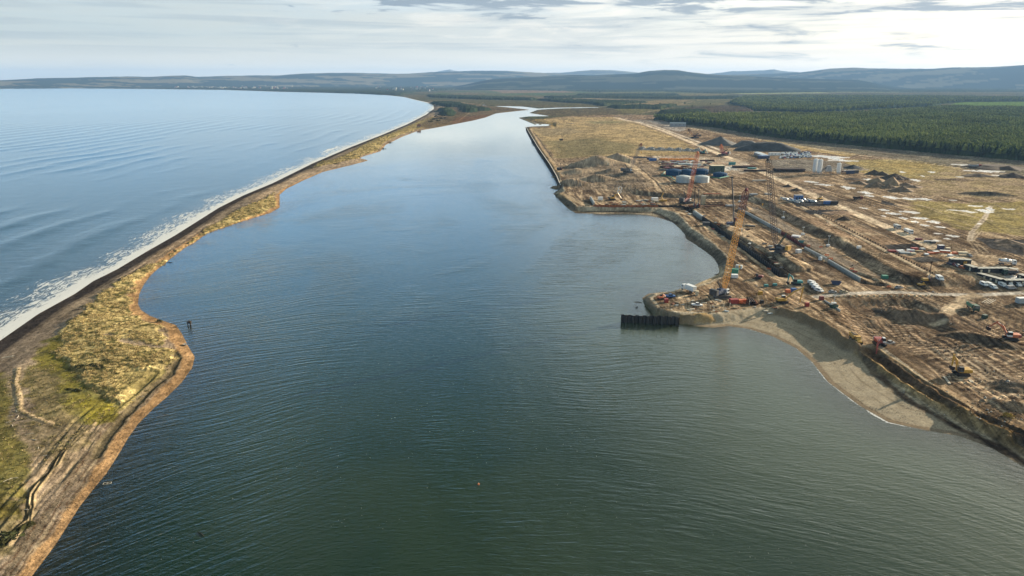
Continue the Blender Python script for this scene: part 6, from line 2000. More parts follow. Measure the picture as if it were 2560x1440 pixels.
silo("left of the two tall white silos of the batching plant", (2036, 434), 2.6, 16.5, "white_paint")
silo("right of the two tall white silos of the batching plant", (2047, 436), 2.6, 16.5, "white_paint")
silo("shorter white silo standing apart at the right of the batching plant", (2095, 435), 2.2, 12.0, "white_paint")
def plant(label, base):
    root = thing("batching_plant", label, "batching plant", spot(*base), 0.0)
    mb = MB(); mb.box((0, 0, 5.0), (6, 5, 4.5), taper=.8); mb.box((0, 0, 8.2), (3.5, 3, 2)); mb.build("mixer_tower", M["grey_paint"], root)
    mb = MB()
    for x in (-2.4, 2.4):
        for y in (-2, 2):
            mb.cyl((x, y, 0), (x, y, 3), .25, n=6)
    mb.build("tower_leg", M["dark_grey"], root)
    mb = MB(); mb.lattice((1.5, 0, 8), (19, 2, 1.5), 1.4, 1.4, 9, t=.16); mb.build("conveyor", M["concrete"], root)
    mb = MB(); mb.lattice((-2, 0, 7.5), (-10, 1, 1.5), 1.2, 1.2, 6, t=.16); mb.build("feed_conveyor", M["dark_grey"], root)
    for k in range(4):
        mb = MB(); mb.cyl((14 + k * 3.2, 2, 1.2), (14 + k * 3.2, 2, 3.2), .6, 1.9, n=4); mb.build("hopper", M["rust" if k % 2 else "grey_paint"], root)
plant("grey concrete batching tower with conveyors between the white silos", (2070, 434))
container("dark blue cabin at the right of the batching plant", (2125, 434), 0.1, "dark_blue", L=9, H_=3.4)
container("dark cabin at the far right end of the batching plant", (2139, 433), 0.1, "dark_grey", L=6, H_=3.4)

# orange pontoon frames in the tank yard
def frame_block(label, p0, p1, col, H_=2.0, W_=6.0, name="pontoon"):
    a, b = Vector(spot(*p0)), Vector(spot(*p1))
    L = (b - a).length; c = (a + b) / 2
    root = thing(name, label, "pontoon", c, math.atan2(b.y - a.y, b.x - a.x))
    mb = MB()
    for y in (-W_ / 2, W_ / 2):
        mb.box((0, y, H_ * .5), (L, .5, H_))
        for k in range(int(L / 2.5)):
            mb.box((-L / 2 + 1.2 + k * 2.5, y - .3, H_ * .5), (.35, .25, H_))
    mb.build("side_beam", M[col], root)
    mb = MB()
    for k in range(int(L / 4) + 1):
        mb.box((-L / 2 + .4 + k * 4, 0, H_ * .85), (.4, W_, .4))
    mb.build("cross_beam", M[col], root)
frame_block("leftmost of the long orange frames at the back of the tank yard", (1649, 400), (1670, 400), "pontoon_orange")
frame_block("second of the long orange frames at the back of the tank yard", (1674, 401), (1699, 401), "pontoon_orange")
frame_block("third and longest of the orange frames at the back of the tank yard", (1703, 401), (1736, 400), "pontoon_orange")

# stacks of sheet piles, tubes and pallets
def pile_stack(label, base, rz, col, L=14, W_=5, H_=1.4, n=7, layers=2, name="sheet_pile_stack", cat="stack"):
    root = thing(name, label, cat, spot(*base), rz)
    for l_ in range(layers):
        mb = MB()
        for k in range(n):
            y = (k - (n - 1) / 2) * W_ / n
            z = (l_ + .5) * H_ / layers
            mb.box((random.uniform(-.2, .2), y, z), (L, W_ / n * .72, H_ / layers * .82))
        mb.build("bar_layer", M[col], root)
    return root
for lab, p, rz_, c, L_, W_, H_ in (
        ("dark steel sheets stacked left of the tank yard's back row", (1668, 419), .1, "rust_dark", 16, 5, 2.2), ("rusty steel sheets stacked behind the second blue tank", (1692, 422), .1, "rust", 14, 5, 2.2),
        ("dark steel bars stacked behind the gap between blue tanks", (1722, 424), .1, "rust_dark", 14, 5, 2.0), ("rusty beams stacked behind the third blue tank", (1750, 426), .05, "rust", 16, 4, 2.0),
        ("grey pipes stacked in the middle of the tank yard", (1712, 411), .05, "galv", 18, 8, 1.6), ("second stack of grey pipes right of the first in the tank yard", (1738, 413), .05, "galv", 14, 7, 1.6),
        ("purplish beams at the back right of the tank yard", (1768, 404), .1, "rust_dark", 18, 6, 2.4), ("dark beams at the near left of the tank yard", (1660, 426), -.1, "dark_grey", 12, 5, 1.6),
        ("dark steel piles beside the haul road right of the pump house", (1852, 419), -.05, "rust_dark", 20, 7, 2.2), ("rusty steel piles laid along the haul road verge", (1873, 417), -.05, "rust", 14, 6, 1.8),
        ("long dark steel piles near the dark crane's boom tip", (1888, 428), .0, "rust_dark", 26, 5, 1.8), ("teal-edged steel piles below the rusty ones by the haul road", (1880, 422), 0., "teal", 10, 4, 1.6),
        ("great brown pipe stack left of the white silos", (1972, 428), .0, "rust_dark", 34, 12, 3.4), ("pale pallet stack right of the steel tanks", (1898, 452), .1, "concrete", 14, 4, 1.0),
        ("rusty bars stacked north of the piled tubes", (1780, 485), .05, "rust_orange", 16, 3, .6), ("white-wrapped bars beside the bend in the inner track", (1920, 486), .1, "concrete", 6, 4, 1.2),
        ("blue-grey bars parked near the maroon boom head", (1884, 487), .3, "grey_paint", 7, 4, 1.2), ("white plates stacked by the second trench wall", (1990, 592), -.6, "white_paint", 5.5, 5, 1.0),
        ("silver plates left of the second trench near the piling rig", (1826, 515), .1, "grey_paint", 8, 4, 1.0), ("dark planks on the bare basin floor under the piling rig", (1876, 562), -.3, "dark_grey", 7, 2.5, .8),
        ("dark planks on the basin floor right of the yellow boom", (1860, 575), .2, "rust_dark", 8, 2.5, .8), ("black tubes at the end of the tank yard road", (1600, 395), .1, "dark_grey", 18, 4, 1.4)):
    pile_stack(lab, p, rz_, c, L_, W_, H_)
# small bundles that nothing tells apart
def bundles(n, area, lab, grp, cols, smin, smax):
    A = GP(area, 4.0); k = 0
    protos_ = {}
    while k < n:
        x = random.uniform(A[:, 0].min(), A[:, 0].max()); y = random.uniform(A[:, 1].min(), A[:, 1].max())
        if not inside(np.array([x]), np.array([y]), A)[0]:
            continue
        c = cols[k % len(cols)]
        if c not in protos_:
            root = thing("material_bundle", lab, "bundle", (x, y, ground_z(x, y)), 0, grp)
            mb = MB()
            for q in range(4):
                mb.box((0, (q - 1.5) * .42, .42), (3.2 + .3 * (q % 2), .34, .5))
            mb.build("bars", M[c], root)
            mb = MB(); mb.box((-1.0, 0, .08), (.25, 1.8, .16)); mb.box((1.0, 0, .08), (.25, 1.8, .16)); mb.build("bearer", M["timber"], root)
            protos_[c] = root
            root.scale = (smin,) * 3
        else:
            o = copy_thing(protos_[c], (x, y, ground_z(x, y)), random.uniform(-1, 1), lab, scale=random.uniform(smin, smax))
        k += 1
bundles(60, [(1645, 408), (1775, 404), (1790, 420), (1700, 427), (1660, 428)], "small bundle of bars among the stacked rows of the tank yard", "bundles in the tank yard", ("galv", "rust", "maroon", "dark_grey", "bleached"), 1.2, 2.4)
bundles(60, [(1700, 525), (1760, 530), (1880, 585), (1960, 640), (2000, 690), (1950, 690), (1880, 640), (1790, 580)], "small bundle of bars lying beside the long dark sheet-pile trench", "bundles beside the main trench", ("rust_dark", "galv", "timber", "bleached", "dark_grey"), .5, 1.0)
bundles(36, [(1490, 500), (1640, 498), (1650, 512), (1500, 514)], "small bundle of bars in the yard behind the rusty sheet-pile wall", "bundles behind the rusty wall", ("bleached", "galv", "dark_grey", "timber", "rust"), .6, 1.3)
bundles(34, [(1640, 742), (1790, 745), (1960, 762), (1960, 772), (1800, 778), (1660, 770)], "small bundle of poles lying about the sandy headland", "bundles on the headland", ("bleached", "timber", "rust", "galv"), .35, .7)
# tubes lying side by side on the headland
root = thing("pipe_stack", "rusty brown steel tubes lying side by side on the headland", "pipes", spot(1878, 757), 0.0)
hd_ = ang(1884, 760, 1872, 743)
for k in range(6):
    mb = MB(); off = Vector((-math.sin(hd_), math.cos(hd_), 0)) * (k - 2.5) * 0.95
    d_ = Vector((math.cos(hd_), math.sin(hd_), 0)) * 3.4
    mb.cyl(off - d_ + Vector((0, 0, .45)), off + d_ + Vector((0, 0, .45 + .1 * (k % 2))), .42, n=10, caps=False); mb.build("tube", M["rust"], root)
for k in range(3):
    mb = MB(); off = Vector((-math.sin(hd_), math.cos(hd_), 0)) * (k - 1.0) * 0.95
    mb.cyl(off - d_ + Vector((0, 0, 1.25)), off + d_ + Vector((0, 0, 1.3)), .42, n=10, caps=False); mb.build("tube", M["rust_dark"], root)
# pale tubes by the green lorry
root = thing("pipe_bundle", "thin pale pipes laid on the ground right of the green tipper lorry", "pipes", spot(2472, 754), 0.0)
hd_ = ang(2460, 760, 2488, 745)
for k in range(4):
    off = Vector((-math.sin(hd_), math.cos(hd_), 0)) * (k - 1.5) * 1.0; d_ = Vector((math.cos(hd_), math.sin(hd_), 0)) * 5
    mb = MB(); mb.cyl(off - d_ + Vector((0, 0, .25)), off + d_ + Vector((0, 0, .25)), .14, n=6); mb.build("pipe", M["bleached"], root)

# ================================================================== sheet-pile walls and concrete beams
def sheet_wall(label, pts, top, bottom, col, amp=0.35, pitch=1.3, t=0.12, name="sheet_pile_wall", zref=None, cap=None):
    """trapezoid corrugated steel wall through ground pixels PTS, from BOTTOM up to TOP metres above the water"""
    P = [Vector((*G(px, py, top if zref is None else zref), 0)) for px, py in pts]
    o = P[0].copy()
    root = thing(name, label, "sheet piling", (o.x, o.y, 0), 0.0)
    line = []
    for a, b in zip(P[:-1], P[1:]):
        d = (b - a); L = d.length; d.normalize(); n = Vector((-d.y, d.x, 0))
        k = 0; s = 0.0
        while s < L:
            q = k % 4
            off = amp if q in (0, 1) else -amp
            line.append((a + d * s + n * off - o, n))
            s += pitch * (.35 if q in (0, 2) else .15) * 2; k += 1
    line.append((P[-1] - o, n))
    vs, fs = [], []
    base_top = top
    for q_i, (p, n) in enumerate(line):
        if q_i % 4 == 0 and not cap:
            top = base_top + random.uniform(-.22, .12)
        vs += [(p.x, p.y, bottom), (p.x, p.y, top), (p.x + n.x * t, p.y + n.y * t, top), (p.x + n.x * t, p.y + n.y * t, bottom)]
    top = base_top
    for k in range(len(line) - 1):
        b, c = 4 * k, 4 * k + 4
        fs += [(b, c, c + 1, b + 1), (b + 1, c + 1, c + 2, b + 2), (b + 2, c + 2, c + 3, b + 3)]
    fs += [(0, 1, 2, 3), (4 * len(line) - 1, 4 * len(line) - 2, 4 * len(line) - 3, 4 * len(line) - 4)]
    mb = MB(); mb.add(vs, fs); mb.build("pile", M[col], root)
    if cap:
        mb = MB()
        for a, b in zip(P[:-1], P[1:]):
            c = (a + b) / 2 - o; L = (b - a).length
            mb.box((c.x, c.y, top + .12), (L, 1.1, .28), rz=math.atan2((b - a).y, (b - a).x))
        mb.build("capping", M[cap], root)
    return root
sheet_wall("black corrugated sheet-pile wall standing out in the water off the headland", [(1553, 786.5), (1625, 789), (1699, 792)], 3.9, -2.5, "black", amp=.45, pitch=1.7, zref=3.9)
mb = MB(); x_, y_, z_ = spot(1699, 801)
for k in range(9):
    mb.box((random.uniform(-3.2, .3), random.uniform(-1.6, .2), random.uniform(-.3, .5)), (random.uniform(.6, 1.3),) * 3, rz=random.uniform(0, 3), rx=random.uniform(0, 1))
ro = mb.build("rock_pile", M["rock"]); ro.location = (x_, y_ - 1.0, 0.2); tags(ro, "grey boulders dumped against the shore end of the black sheet-pile wall", "rocks")
sheet_wall("dark sheet-pile quay along the west face of the north field", [(1315, 318), (1323, 333), (1345, 370), (1374, 412), (1392, 443), (1401, 466)], 4.4, -3.0, "rust_dark", amp=.5, pitch=3.0, cap="concrete", zref=3)
sheet_wall("rusty sheet-pile wall across the head of the basin", [(1484, 516), (1540, 517), (1600, 517), (1645, 517)], 5.0, 1.5, "rust_orange", amp=.4, pitch=2.4, zref=3.4)
sheet_wall("dark sheet-pile return continuing right of the rusty wall", [(1646, 517), (1700, 516), (1722, 522)], 4.6, 1.0, "rust_dark", amp=.4, pitch=2.4, zref=3.4)
sheet_wall("long dark sheet-pile wall along the seaward side of the main trench", [(1755, 545), (1800, 578), (1850, 613), (1900, 650), (1950, 687)], 5.2, -0.5, "black", amp=.4, pitch=1.6, zref=3.2)
sheet_wall("low dark sheet-pile wall along the landward side of the main trench", [(1790, 556), (1850, 598), (1925, 650), (1985, 690)], 3.6, -0.5, "rust_dark", amp=.35, pitch=1.6, zref=3.2)
sheet_wall("red-brown sheet-pile line between the two white wall sections", [(1952, 582), (1985, 602), (2010, 618)], 4.5, 1.0, "maroon", amp=.35, pitch=1.4, zref=3.2)
def beam_wall(label, p0, p1, w, top, col="concrete", name="concrete_wall"):
    a, b = Vector((*G(*p0, 3.2), 0)), Vector((*G(*p1, 3.2), 0))
    c = (a + b) / 2; L = (b - a).length; rz = math.atan2((b - a).y, (b - a).x)
    root = thing(name, label, "concrete wall", (c.x, c.y, 1.5), rz)
    mb = MB(); mb.box((0, 0, (top - 1.5) / 2), (L, w, top - 1.5)); mb.build("wall", M[col], root)
    mb = MB(); mb.box((0, w * .25, top - 1.5 + .15), (L, w * .5, .3)); mb.build("coping", M["galv"], root)
beam_wall("long pale concrete wall of the second trench behind the yellow crane's boom", (1846, 524), (1951, 581), .9, 4.8)
beam_wall("pale concrete wall section beside the red-brown piling", (2011, 622), (2066, 650), 1.0, 4.3)
beam_wall("last pale concrete wall section towards the turquoise tank", (2070, 653), (2150, 700), 1.0, 4.2)
beam_wall("pale concrete block at the head of the dark trench", (1735, 531), (1756, 546), 2.0, 4.6)
beam_wall("white concrete wing wall at the left end of the rusty wall", (1476, 498), (1485, 513), 1.6, 5.4)
beam_wall("thin concrete channel running down to the pit from the green pump skid", (2060, 752), (2100, 777), .5, 3.5)
for lab, p in (("upper of two white concrete rings behind the rusty wall", (1550, 476)), ("lower of two white concrete rings behind the rusty wall", (1548, 484))):
    mb = MB()
    for k in range(16):
        a0, a1 = 2 * math.pi * k / 16, 2 * math.pi * (k + 1) / 16
        mb.cyl((1.7 * math.cos(a0), 0, 1.9 + 1.7 * math.sin(a0)), (1.7 * math.cos(a1), 0, 1.9 + 1.7 * math.sin(a1)), .32, n=6)
    o = mb.build("concrete_ring", M["white_paint"]); o.location = spot(*p); tags(o, lab, "concrete ring")
# concrete pump boom
x, y, z = spot(1657, 504)
root = thing("concrete_pump", "yellow concrete-pump boom rising bent behind the rusty wall", "concrete pump", (x, y, z), 0.0)
mb = MB(); mb.box((0, 0, 1.2), (7, 2.4, 1.6)); mb.build("truck_bed", M["yellow"], root)
mb = MB(); q = [ray_at(px, py, y) - Vector((x, y, z)) for px, py in ((1657, 500), (1654, 491), (1659, 482))]; mb.path(q, .45); mb.build("boom", M["yellow"], root)

# ================================================================== floodlight masts, barriers, posts
def floodlight(label, base, top_py):
    x, y, z = spot(*base)
    tp = ray_at(base[0], top_py, y) - Vector((x, y, z))
    root = thing("lighting_tower", label, "lighting tower", (x, y, z), 0.0)
    mb = MB(); mb.box((0, 0, .7), (2.2, 1.3, 1.2)); mb.build("generator", M["white_paint"], root, bevel=.05)
    mb = MB(); mb.cyl((0, 0, 1.2), (0, 0, tp.z), .13, .08, n=6); mb.build("mast", M["galv"], root)
    mb = MB()
    for s in (-.5, .5):
        mb.box((s, 0, tp.z), (.6, .25, .45))
    mb.build("lamp_head", M["white_paint"], root)
    mb = MB(); mb.beam((-1.8, 0, .15), (1.8, 0, .15), .15); mb.beam((0, -1.4, .15), (0, 1.4, .15), .15); mb.build("outrigger", M["dark_grey"], root)
for lab, p, t_ in (("white lighting tower on the valley floor above the white plates", (2007, 587), 568), ("tall white lighting tower below the dark embankment", (2070, 616), 590),
                   ("lighting tower beside the pale channel above the pit", (2084, 762), 738), ("white lighting tower on the flats near the small sand cone", (1849, 505), 489),
                   ("lighting tower on the valley floor left of the dark embankment", (1958, 545), 529)):
    floodlight(lab, p, t_)

def barrier(label, p, rz, n=3, col="orange", group=None):
    root = thing("safety_barrier", label, "barrier", spot(*p), rz, group)
    for k in range(n):
        mb = MB(); x = (k - (n - 1) / 2) * 1.25
        mb.box((x, 0, .72), (1.05, .05, .62)); mb.box((x, 0, .18), (1.0, .45, .12)); mb.box((x - .5, 0, .6), (.07, .1, 1.05)); mb.box((x + .5, 0, .6), (.07, .1, 1.05))
        mb.build("panel", M[col], root)
for lab, p, c in (("orange barriers at the near end of the dark sheet-pile trench, left group", (1922, 674), "orange"), ("orange barriers at the near end of the dark trench, right group", (1938, 671), "red"),
                  ("red barriers closing the trench end between the two orange groups", (1931, 679), "red"), ("orange barrier beside the dark red excavator", (1902, 694), "orange"),
                  ("orange barriers along the concrete walk near the white tank", (2066, 646), "orange"), ("upright orange barriers just right of those by the white tank", (2077, 651), "orange"),
                  ("orange-red barriers beside the last pale wall section", (2128, 684), "orange"), ("orange barrier where that wall ends", (2136, 689), "red"), ("orange barrier on the valley floor under the tall lighting tower", (2052, 619), "orange"),
                  ("orange barriers amid the red-brown piling", (2020, 622), "orange"), ("red barriers at the start of the red-brown piling", (2003, 611), "red"), ("orange barriers on the left bank of the dark trench", (1796, 571), "orange"),
                  ("red barriers by the dark trench below the open box", (1782, 574), "red"), ("orange barrier on the pale road by the trench's rounded end", (2222, 718), "orange"), ("orange barrier left of the long rusty wall", (1605, 508), "orange"),
                  ("orange barriers in front of the red container on the headland", (1858, 760), "orange"), ("orange barrier near the bend of the terrace track", (2275, 632), "red")):
    barrier(lab, p, random.uniform(-.7, .2), 2, c)
mb = MB(); mb.cyl((0, 0, .1), (0, 0, 1.9), 1.1, n=14); mb.cyl((0, 0, 1.9), (0, 0, 2.3), 1.1, .3, n=14)
o = mb.build("water_tank", M["white_paint"]); o.location = spot(2050, 650); tags(o, "round white water tank beside the pale wall and orange barriers", "tank")
for k, (p, h) in enumerate((((1809, 770), 2.2), ((1824, 768), 2.2), ((1776, 772), 1.8), ((1784, 776), 2.0), ((1873, 762), 2.0))):
    mb = MB(); mb.cyl((0, 0, -.2), (.15 * (k % 2), 0, h), .13, n=6)
    mb.box((0, 0, h), (.35, .35, .12))
    o = mb.build("marker_post", M["bleached"]); o.location = spot(*p)
    tags(o, "pale marker post on the seaward edge of the headland below the crane", "post", "pale posts along the headland edge")
# row of kerb posts along the terrace track and along the road over the pit
def post_row(p0, p1, n, lab, grp, col="bleached", h=1.0, w=.3):
    first = None
    for k in range(n):
        f = k / (n - 1)
        px, py = p0[0] + (p1[0] - p0[0]) * f, p0[1] + (p1[1] - p0[1]) * f
        loc = spot(px, py)
        if first is None:
            mb = MB(); mb.box((0, 0, h / 2), (w, w, h), taper=.8); mb.cyl((0, 0, h), (0, 0, h + .15), w * .4, .05, n=6)
            first = mb.build("verge_post", M[col]); o = first
        else:
            o = first.copy(); scene.collection.objects.link(o)
        o.location = loc; tags(o, lab, "post", grp)
post_row((1950, 483), (2330, 684), 60, "small dark verge post in the line along the upper side of the terrace track", "posts along the terrace track", col="timber_dark", h=.9, w=.5)
post_row((2084, 742), (2330, 740), 18, "low kerb stone in the line along the pale road above the pit", "stones along the pit road", col="beige", h=.6, w=.8)

# ================================================================== stockpiles
def heap(label, base, r, h, col, asym=1.0, seed=0, name="stockpile", flat=0.0):
    rg = np.random.default_rng(seed + 500)
    x, y, z = spot(*base)
    n, m = 28, 12
    vs, fs = [], []
    for i in range(m + 1):
        t = i / m
        for k in range(n):
            a = 2 * math.pi * k / n
            wob = 1 + .16 * math.sin(3 * a + seed) + .10 * math.sin(7 * a + 2 * seed)
            rr = r * t * wob
            hh = h * max(0, min(1 - flat, (1 - t))) / (1 - flat) + rg.uniform(-.05, .05) * h * (t < .95) - (.4 if i == m else 0)
            vs.append((rr * math.cos(a) * asym, rr * math.sin(a), hh))
    for i in range(m):
        for k in range(n):
            fs.append((i * n + k, (i + 1) * n + k, (i + 1) * n + (k + 1) % n, i * n + (k + 1) % n))
    mb = MB(); mb.add(vs, fs)
    o = mb.build(name, M[col], smooth=True); o.location = (x, y, z)
    tags(o, label, "stockpile")
    return o
for lab, p, r, h, c, a_ in (
        ("tallest pale sand cone of the stockpile field", (2229, 461), 9.5, 8.5, "sand_heap", 1.0), ("dark earth heap directly behind the tallest sand cone", (2236, 447), 12, 6, "earth_heap", 1.2),
        ("pale two-peaked heap left of the tallest sand cone", (2193, 456), 10, 5, "sand_heap", 1.3), ("brown heap below the two-peaked one in the stockpile field", (2188, 466), 8.5, 5, "brown_heap", 1.2),
        ("small brown heap right below the tallest sand cone", (2221, 469), 6, 3.8, "brown_heap", 1.1), ("wide brown heap at the lower right of the stockpile field", (2254, 477), 9.5, 4.6, "brown_heap", 1.3),
        ("dark heap at the upper left of the stockpile field", (2184, 435), 8, 5, "earth_heap", 1.2), ("dark heap touching the upper left one on its right", (2204, 437), 7.5, 4, "earth_heap", 1.2),
        ("low greyish heap left of the stockpile field", (2148, 459), 7.5, 3.0, "brown_heap", 1.3), ("low heap at the right end of the stockpile field", (2263, 463), 7.5, 2.8, "brown_heap", 1.4),
        ("flat dark heap between silos and stockpile field", (2129, 448), 7, 1.8, "earth_heap", 1.4), ("faint low heap beyond the right end of the stockpiles", (2284, 468), 7, 2.0, "brown_heap", 1.5),
        ("small dark cone on the inner flats, right of the pair", (1991, 476), 4.5, 2.6, "earth_heap", 1.1), ("small dark cone on the inner flats, left of the pair", (1969, 467), 4.5, 2.6, "earth_heap", 1.1),
        ("small dark cone on the brown flat below the tarmac strips", (2108, 549), 4.2, 2.8, "earth_heap", 1.2), ("large grey gravel mound beside the haul road under the wood", (1800, 361), 27, 13, "grey_heap", 1.15),
        ("huge flat-topped dark gravel bank behind the far car park", (1920, 374), 34, 11, "dark_heap", 1.5), ("grey gravel shoulder joining the two big gravel banks", (1868, 366), 22, 9, "grey_heap", 1.1),
        ("dark heap at the right edge beside the white flood pools", (2530, 442), 13, 4.5, "earth_heap", 1.2), ("low dark heap left of the one at the right edge pools", (2445, 440), 13, 3, "earth_heap", 1.4),
        ("dark heap along the forest-edge road near the right edge", (2520, 423), 14, 4, "earth_heap", 1.3), ("long dark bank along the forest-edge road", (2480, 419), 22, 3.5, "earth_heap", 1.6),
        ("small sand heap at the end of the pale terrace strip", (1864, 523), 5, 3.2, "sand_heap", 1.2), ("brown spoil heap by the haul road opposite the yard", (2516, 606), 7, 2.4, "brown_heap", 1.3),
        ("grey spoil heap left of the white silos on the dark pad", (2133, 420), 9, 4, "dark_heap", 1.2)):
    heap(lab, p, r, h, c, asym=a_, seed=len(lab) + int(p[0]), flat=.35 if "flat-topped" in lab or "bank" in lab else 0.0)

# rock bund: each boulder of its own would be hundreds, so one mass
mb = MB()
A0, A1 = G(1600, 373, 6.2), G(1748, 377, 6.2)
for k in range(1500):
    f = random.random()
    x_ = A0[0] + (A1[0] - A0[0]) * f + random.uniform(-1, 1); off = random.gauss(0, 6.5)
    y_ = A0[1] + (A1[1] - A0[1]) * f + off
    s_ = random.uniform(.8, 2.2)
    mb.box((x_, y_, 6.0 + max(0, (2.6 + 1.2 * math.sin(f * 40)) - abs(off) * .32) * random.uniform(.5, 1.15)), (s_, s_ * random.uniform(.7, 1.2), s_ * .8), rz=random.uniform(0, 3), rx=random.uniform(-.6, .6))
o = mb.build("rock_bund", M["rock"]); o["kind"] = "stuff"
# dolphins and mooring of the long quay
for lab, p in (("dark mooring dolphin standing off the quay's northern end", (1331, 353)), ("second dark dolphin just off the quay below the first", (1334, 358))):
    root = thing("mooring_dolphin", lab, "mooring post", (*G(*p, 0), 0), 0.0)
    for dx_, dy_ in ((-1.2, 0), (1.2, .6), (0, 1.6)):
        mb = MB(); mb.cyl((dx_ * 1.6, dy_ * 1.6, -3), (dx_, dy_, 4), .5, n=8); mb.build("pile", M["black"], root)
    mb = MB(); mb.box((0, .7, 4.3), (4, 3.5, .7)); mb.build("cap", M["dark_grey"], root)

# ================================================================== things in and by the water
loc = (*G(474, 812, 0), 0)
root = thing("channel_marker", "dark weathered timber dolphin standing in the water off the spit", "channel marker", loc, 0.0)
for dx_, dy_ in ((-.55, -.3), (.55, -.3), (0, .55)):
    mb = MB(); mb.cyl((dx_ * 1.3, dy_ * 1.3, -3), (dx_, dy_, 1.5), .28, .25, n=8); mb.build("pile", M["timber_dark"], root)
mb = MB(); mb.box((0, 0, 1.6), (1.7, 1.4, .35)); mb.box((.1, 0, 1.0), (1.5, .9, .3)); mb.build("crosspiece", M["timber_dark"], root)
mb = MB(); mb.cyl((0, 0, 1.75), (0, 0, 2.3), .25, .15, n=8); mb.build("topmark", M["timber_dark"], root)
# little white boat drawn up
root = thing("dinghy", "tiny white dinghy drawn up on the lagoon beach of the spit", "boat", spot(463, 863), ang(458, 860, 468, 864))
mb = MB()
sec = [(-1.3, .5), (-.6, .62), (.4, .55), (1.1, .3), (1.5, .02)]
vs, fs = [], []
for x_, w_ in sec:
    vs += [(x_, -w_, .5), (x_, 0, .02 if x_ < 1 else .2), (x_, w_, .5), (x_, w_ * .8, .45), (x_, 0, .18 if x_ < 1 else .3), (x_, -w_ * .8, .45)]
for k in range(len(sec) - 1):
    for q in range(6):
        fs.append((k * 6 + q, k * 6 + (q + 1) % 6, (k + 1) * 6 + (q + 1) % 6, (k + 1) * 6 + q))
fs.append((5, 4, 3, 2, 1, 0)); mb.add(vs, fs); mb.build("hull", M["white_paint"], root)
mb = MB(); mb.box((-.3, 0, .4), (.25, 1.0, .05)); mb.box((.5, 0, .4), (.25, .8, .05)); mb.build("thwart", M["timber"], root)
# orange buoy
root = thing("buoy", "small orange mooring buoy afloat in the near foreground water", "buoy", (*G(1196, 1211, 0), 0.0), 0.0)
mb = MB(); mb.cyl((0, 0, -.3), (0, 0, .05), .14, .30, n=12); mb.cyl((0, 0, .05), (0, 0, .32), .30, .2, n=12); mb.cyl((0, 0, .32), (0, 0, .42), .2, .06, n=12); mb.build("float", M["orange"], root, smooth=True)
mb = MB(); mb.cyl((0, 0, .42), (0, 0, .55), .05, n=6); mb.build("ring", M["steel"], root)
# drifting and stranded timber
def log(label, p, L, r, rz, col="bleached", water=False, bend=.15, name="driftwood_log"):
    loc = (*G(*p, 0), 0.02) if water else spot(*p)
    mb = MB(); pts = [Vector((-L / 2, 0, r)), Vector((-L * .1, L * bend * .3, r * 1.1)), Vector((L * .25, 0, r * 1.2)), Vector((L / 2, -L * bend * .4, r))]
    for a, b, r0, r1 in zip(pts[:-1], pts[1:], (r * .6, r, r * .9), (r, r * .9, r * .4)):
        mb.cyl(a, b, r0, r1, n=7)
    mb.cyl(pts[2], pts[2] + Vector((L * .12, L * .12, r * 2)), r * .4, r * .15, n=5)
    o = mb.build(name, M[col]); o.location = loc; o.rotation_euler = (0, 0, rz); tags(o, label, "log")
    return o
log("dark half-sunk branch drifting in the bottom left foreground water", (503, 1336), 3.0, .10, -.6, "timber_dark", water=True)
log("forked dark branch floating off the western tip of the headland", (1596, 756), 4.0, .12, -.1, "timber_dark", water=True, bend=.6)
log("small dark stump floating below the forked branch off the headland", (1592, 769), 1.5, .22, .3, "timber_dark", water=True)
log("pale log lying high on the seaward shingle at the far left", (22, 893), 4.5, .18, .5)
log("dark log lying on the shingle above the surf line", (195, 775), 5.0, .22, .6, "timber_dark")
log("dark branch at the water's edge where the spit narrows", (424, 656), 4.0, .14, 0.0, "timber_dark")
log("dark log on the second shore bay under the headland crane", (1793, 687), 3.6, .25, .2, "timber_dark")
k_ = 0
for p in ((30, 1000), (42, 1010), (28, 1018), (40, 1028), (25, 1040), (36, 1050), (22, 1056), (45, 1042), (31, 1064), (50, 960), (38, 948), (20, 1200), (36, 1196), (96, 1120), (84, 1100), (74, 1085),
          (300, 1010), (330, 1000), (352, 992), (280, 1018), (330, 900), (345, 897), (60, 1275), (110, 1140)):
    log("short bleached log strewn in the driftwood on the grassy tail of the spit", p, random.uniform(1.2, 2.6), random.uniform(.06, .11), random.uniform(-1.2, 1.2), name="driftwood_log")["group"] = "driftwood on the tail of the spit"
# timber boards by the yellow excavator
pile_stack("pale timber boards laid in a line left of the lower yellow excavator", (2367, 951), ang(2357, 936, 2379, 966), "bleached", L=7.0, W_=.9, H_=.25, n=3, layers=1, name="board_stack")
pile_stack("short pale planks just right of the lower yellow excavator", (2427, 953), ang(2420, 946, 2432, 960), "bleached", L=2.4, W_=1.2, H_=.3, n=3, layers=1, name="board_stack")
# sunken frame seen through the shallows
root = thing("sunken_frame", "pale broken frame lying just under water beside the spit's lower beach", "wreck", (*G(268, 1208, 0), -.10), .2)
mb = MB(); mb.beam((-1.1, -.45, .05), (1.1, -.45, .1), .12); mb.beam((-1.0, .45, .05), (1.1, .45, .08), .12); mb.build("side_rail", M["bleached"], root)
mb = MB(); mb.beam((-1.0, -.45, .08), (-1.0, .45, .08), .1); mb.beam((1.1, -.45, .08), (1.0, .5, .08), .1); mb.beam((0, -.45, .08), (.1, .45, .08), .08); mb.build("cross_rail", M["bleached"], root)

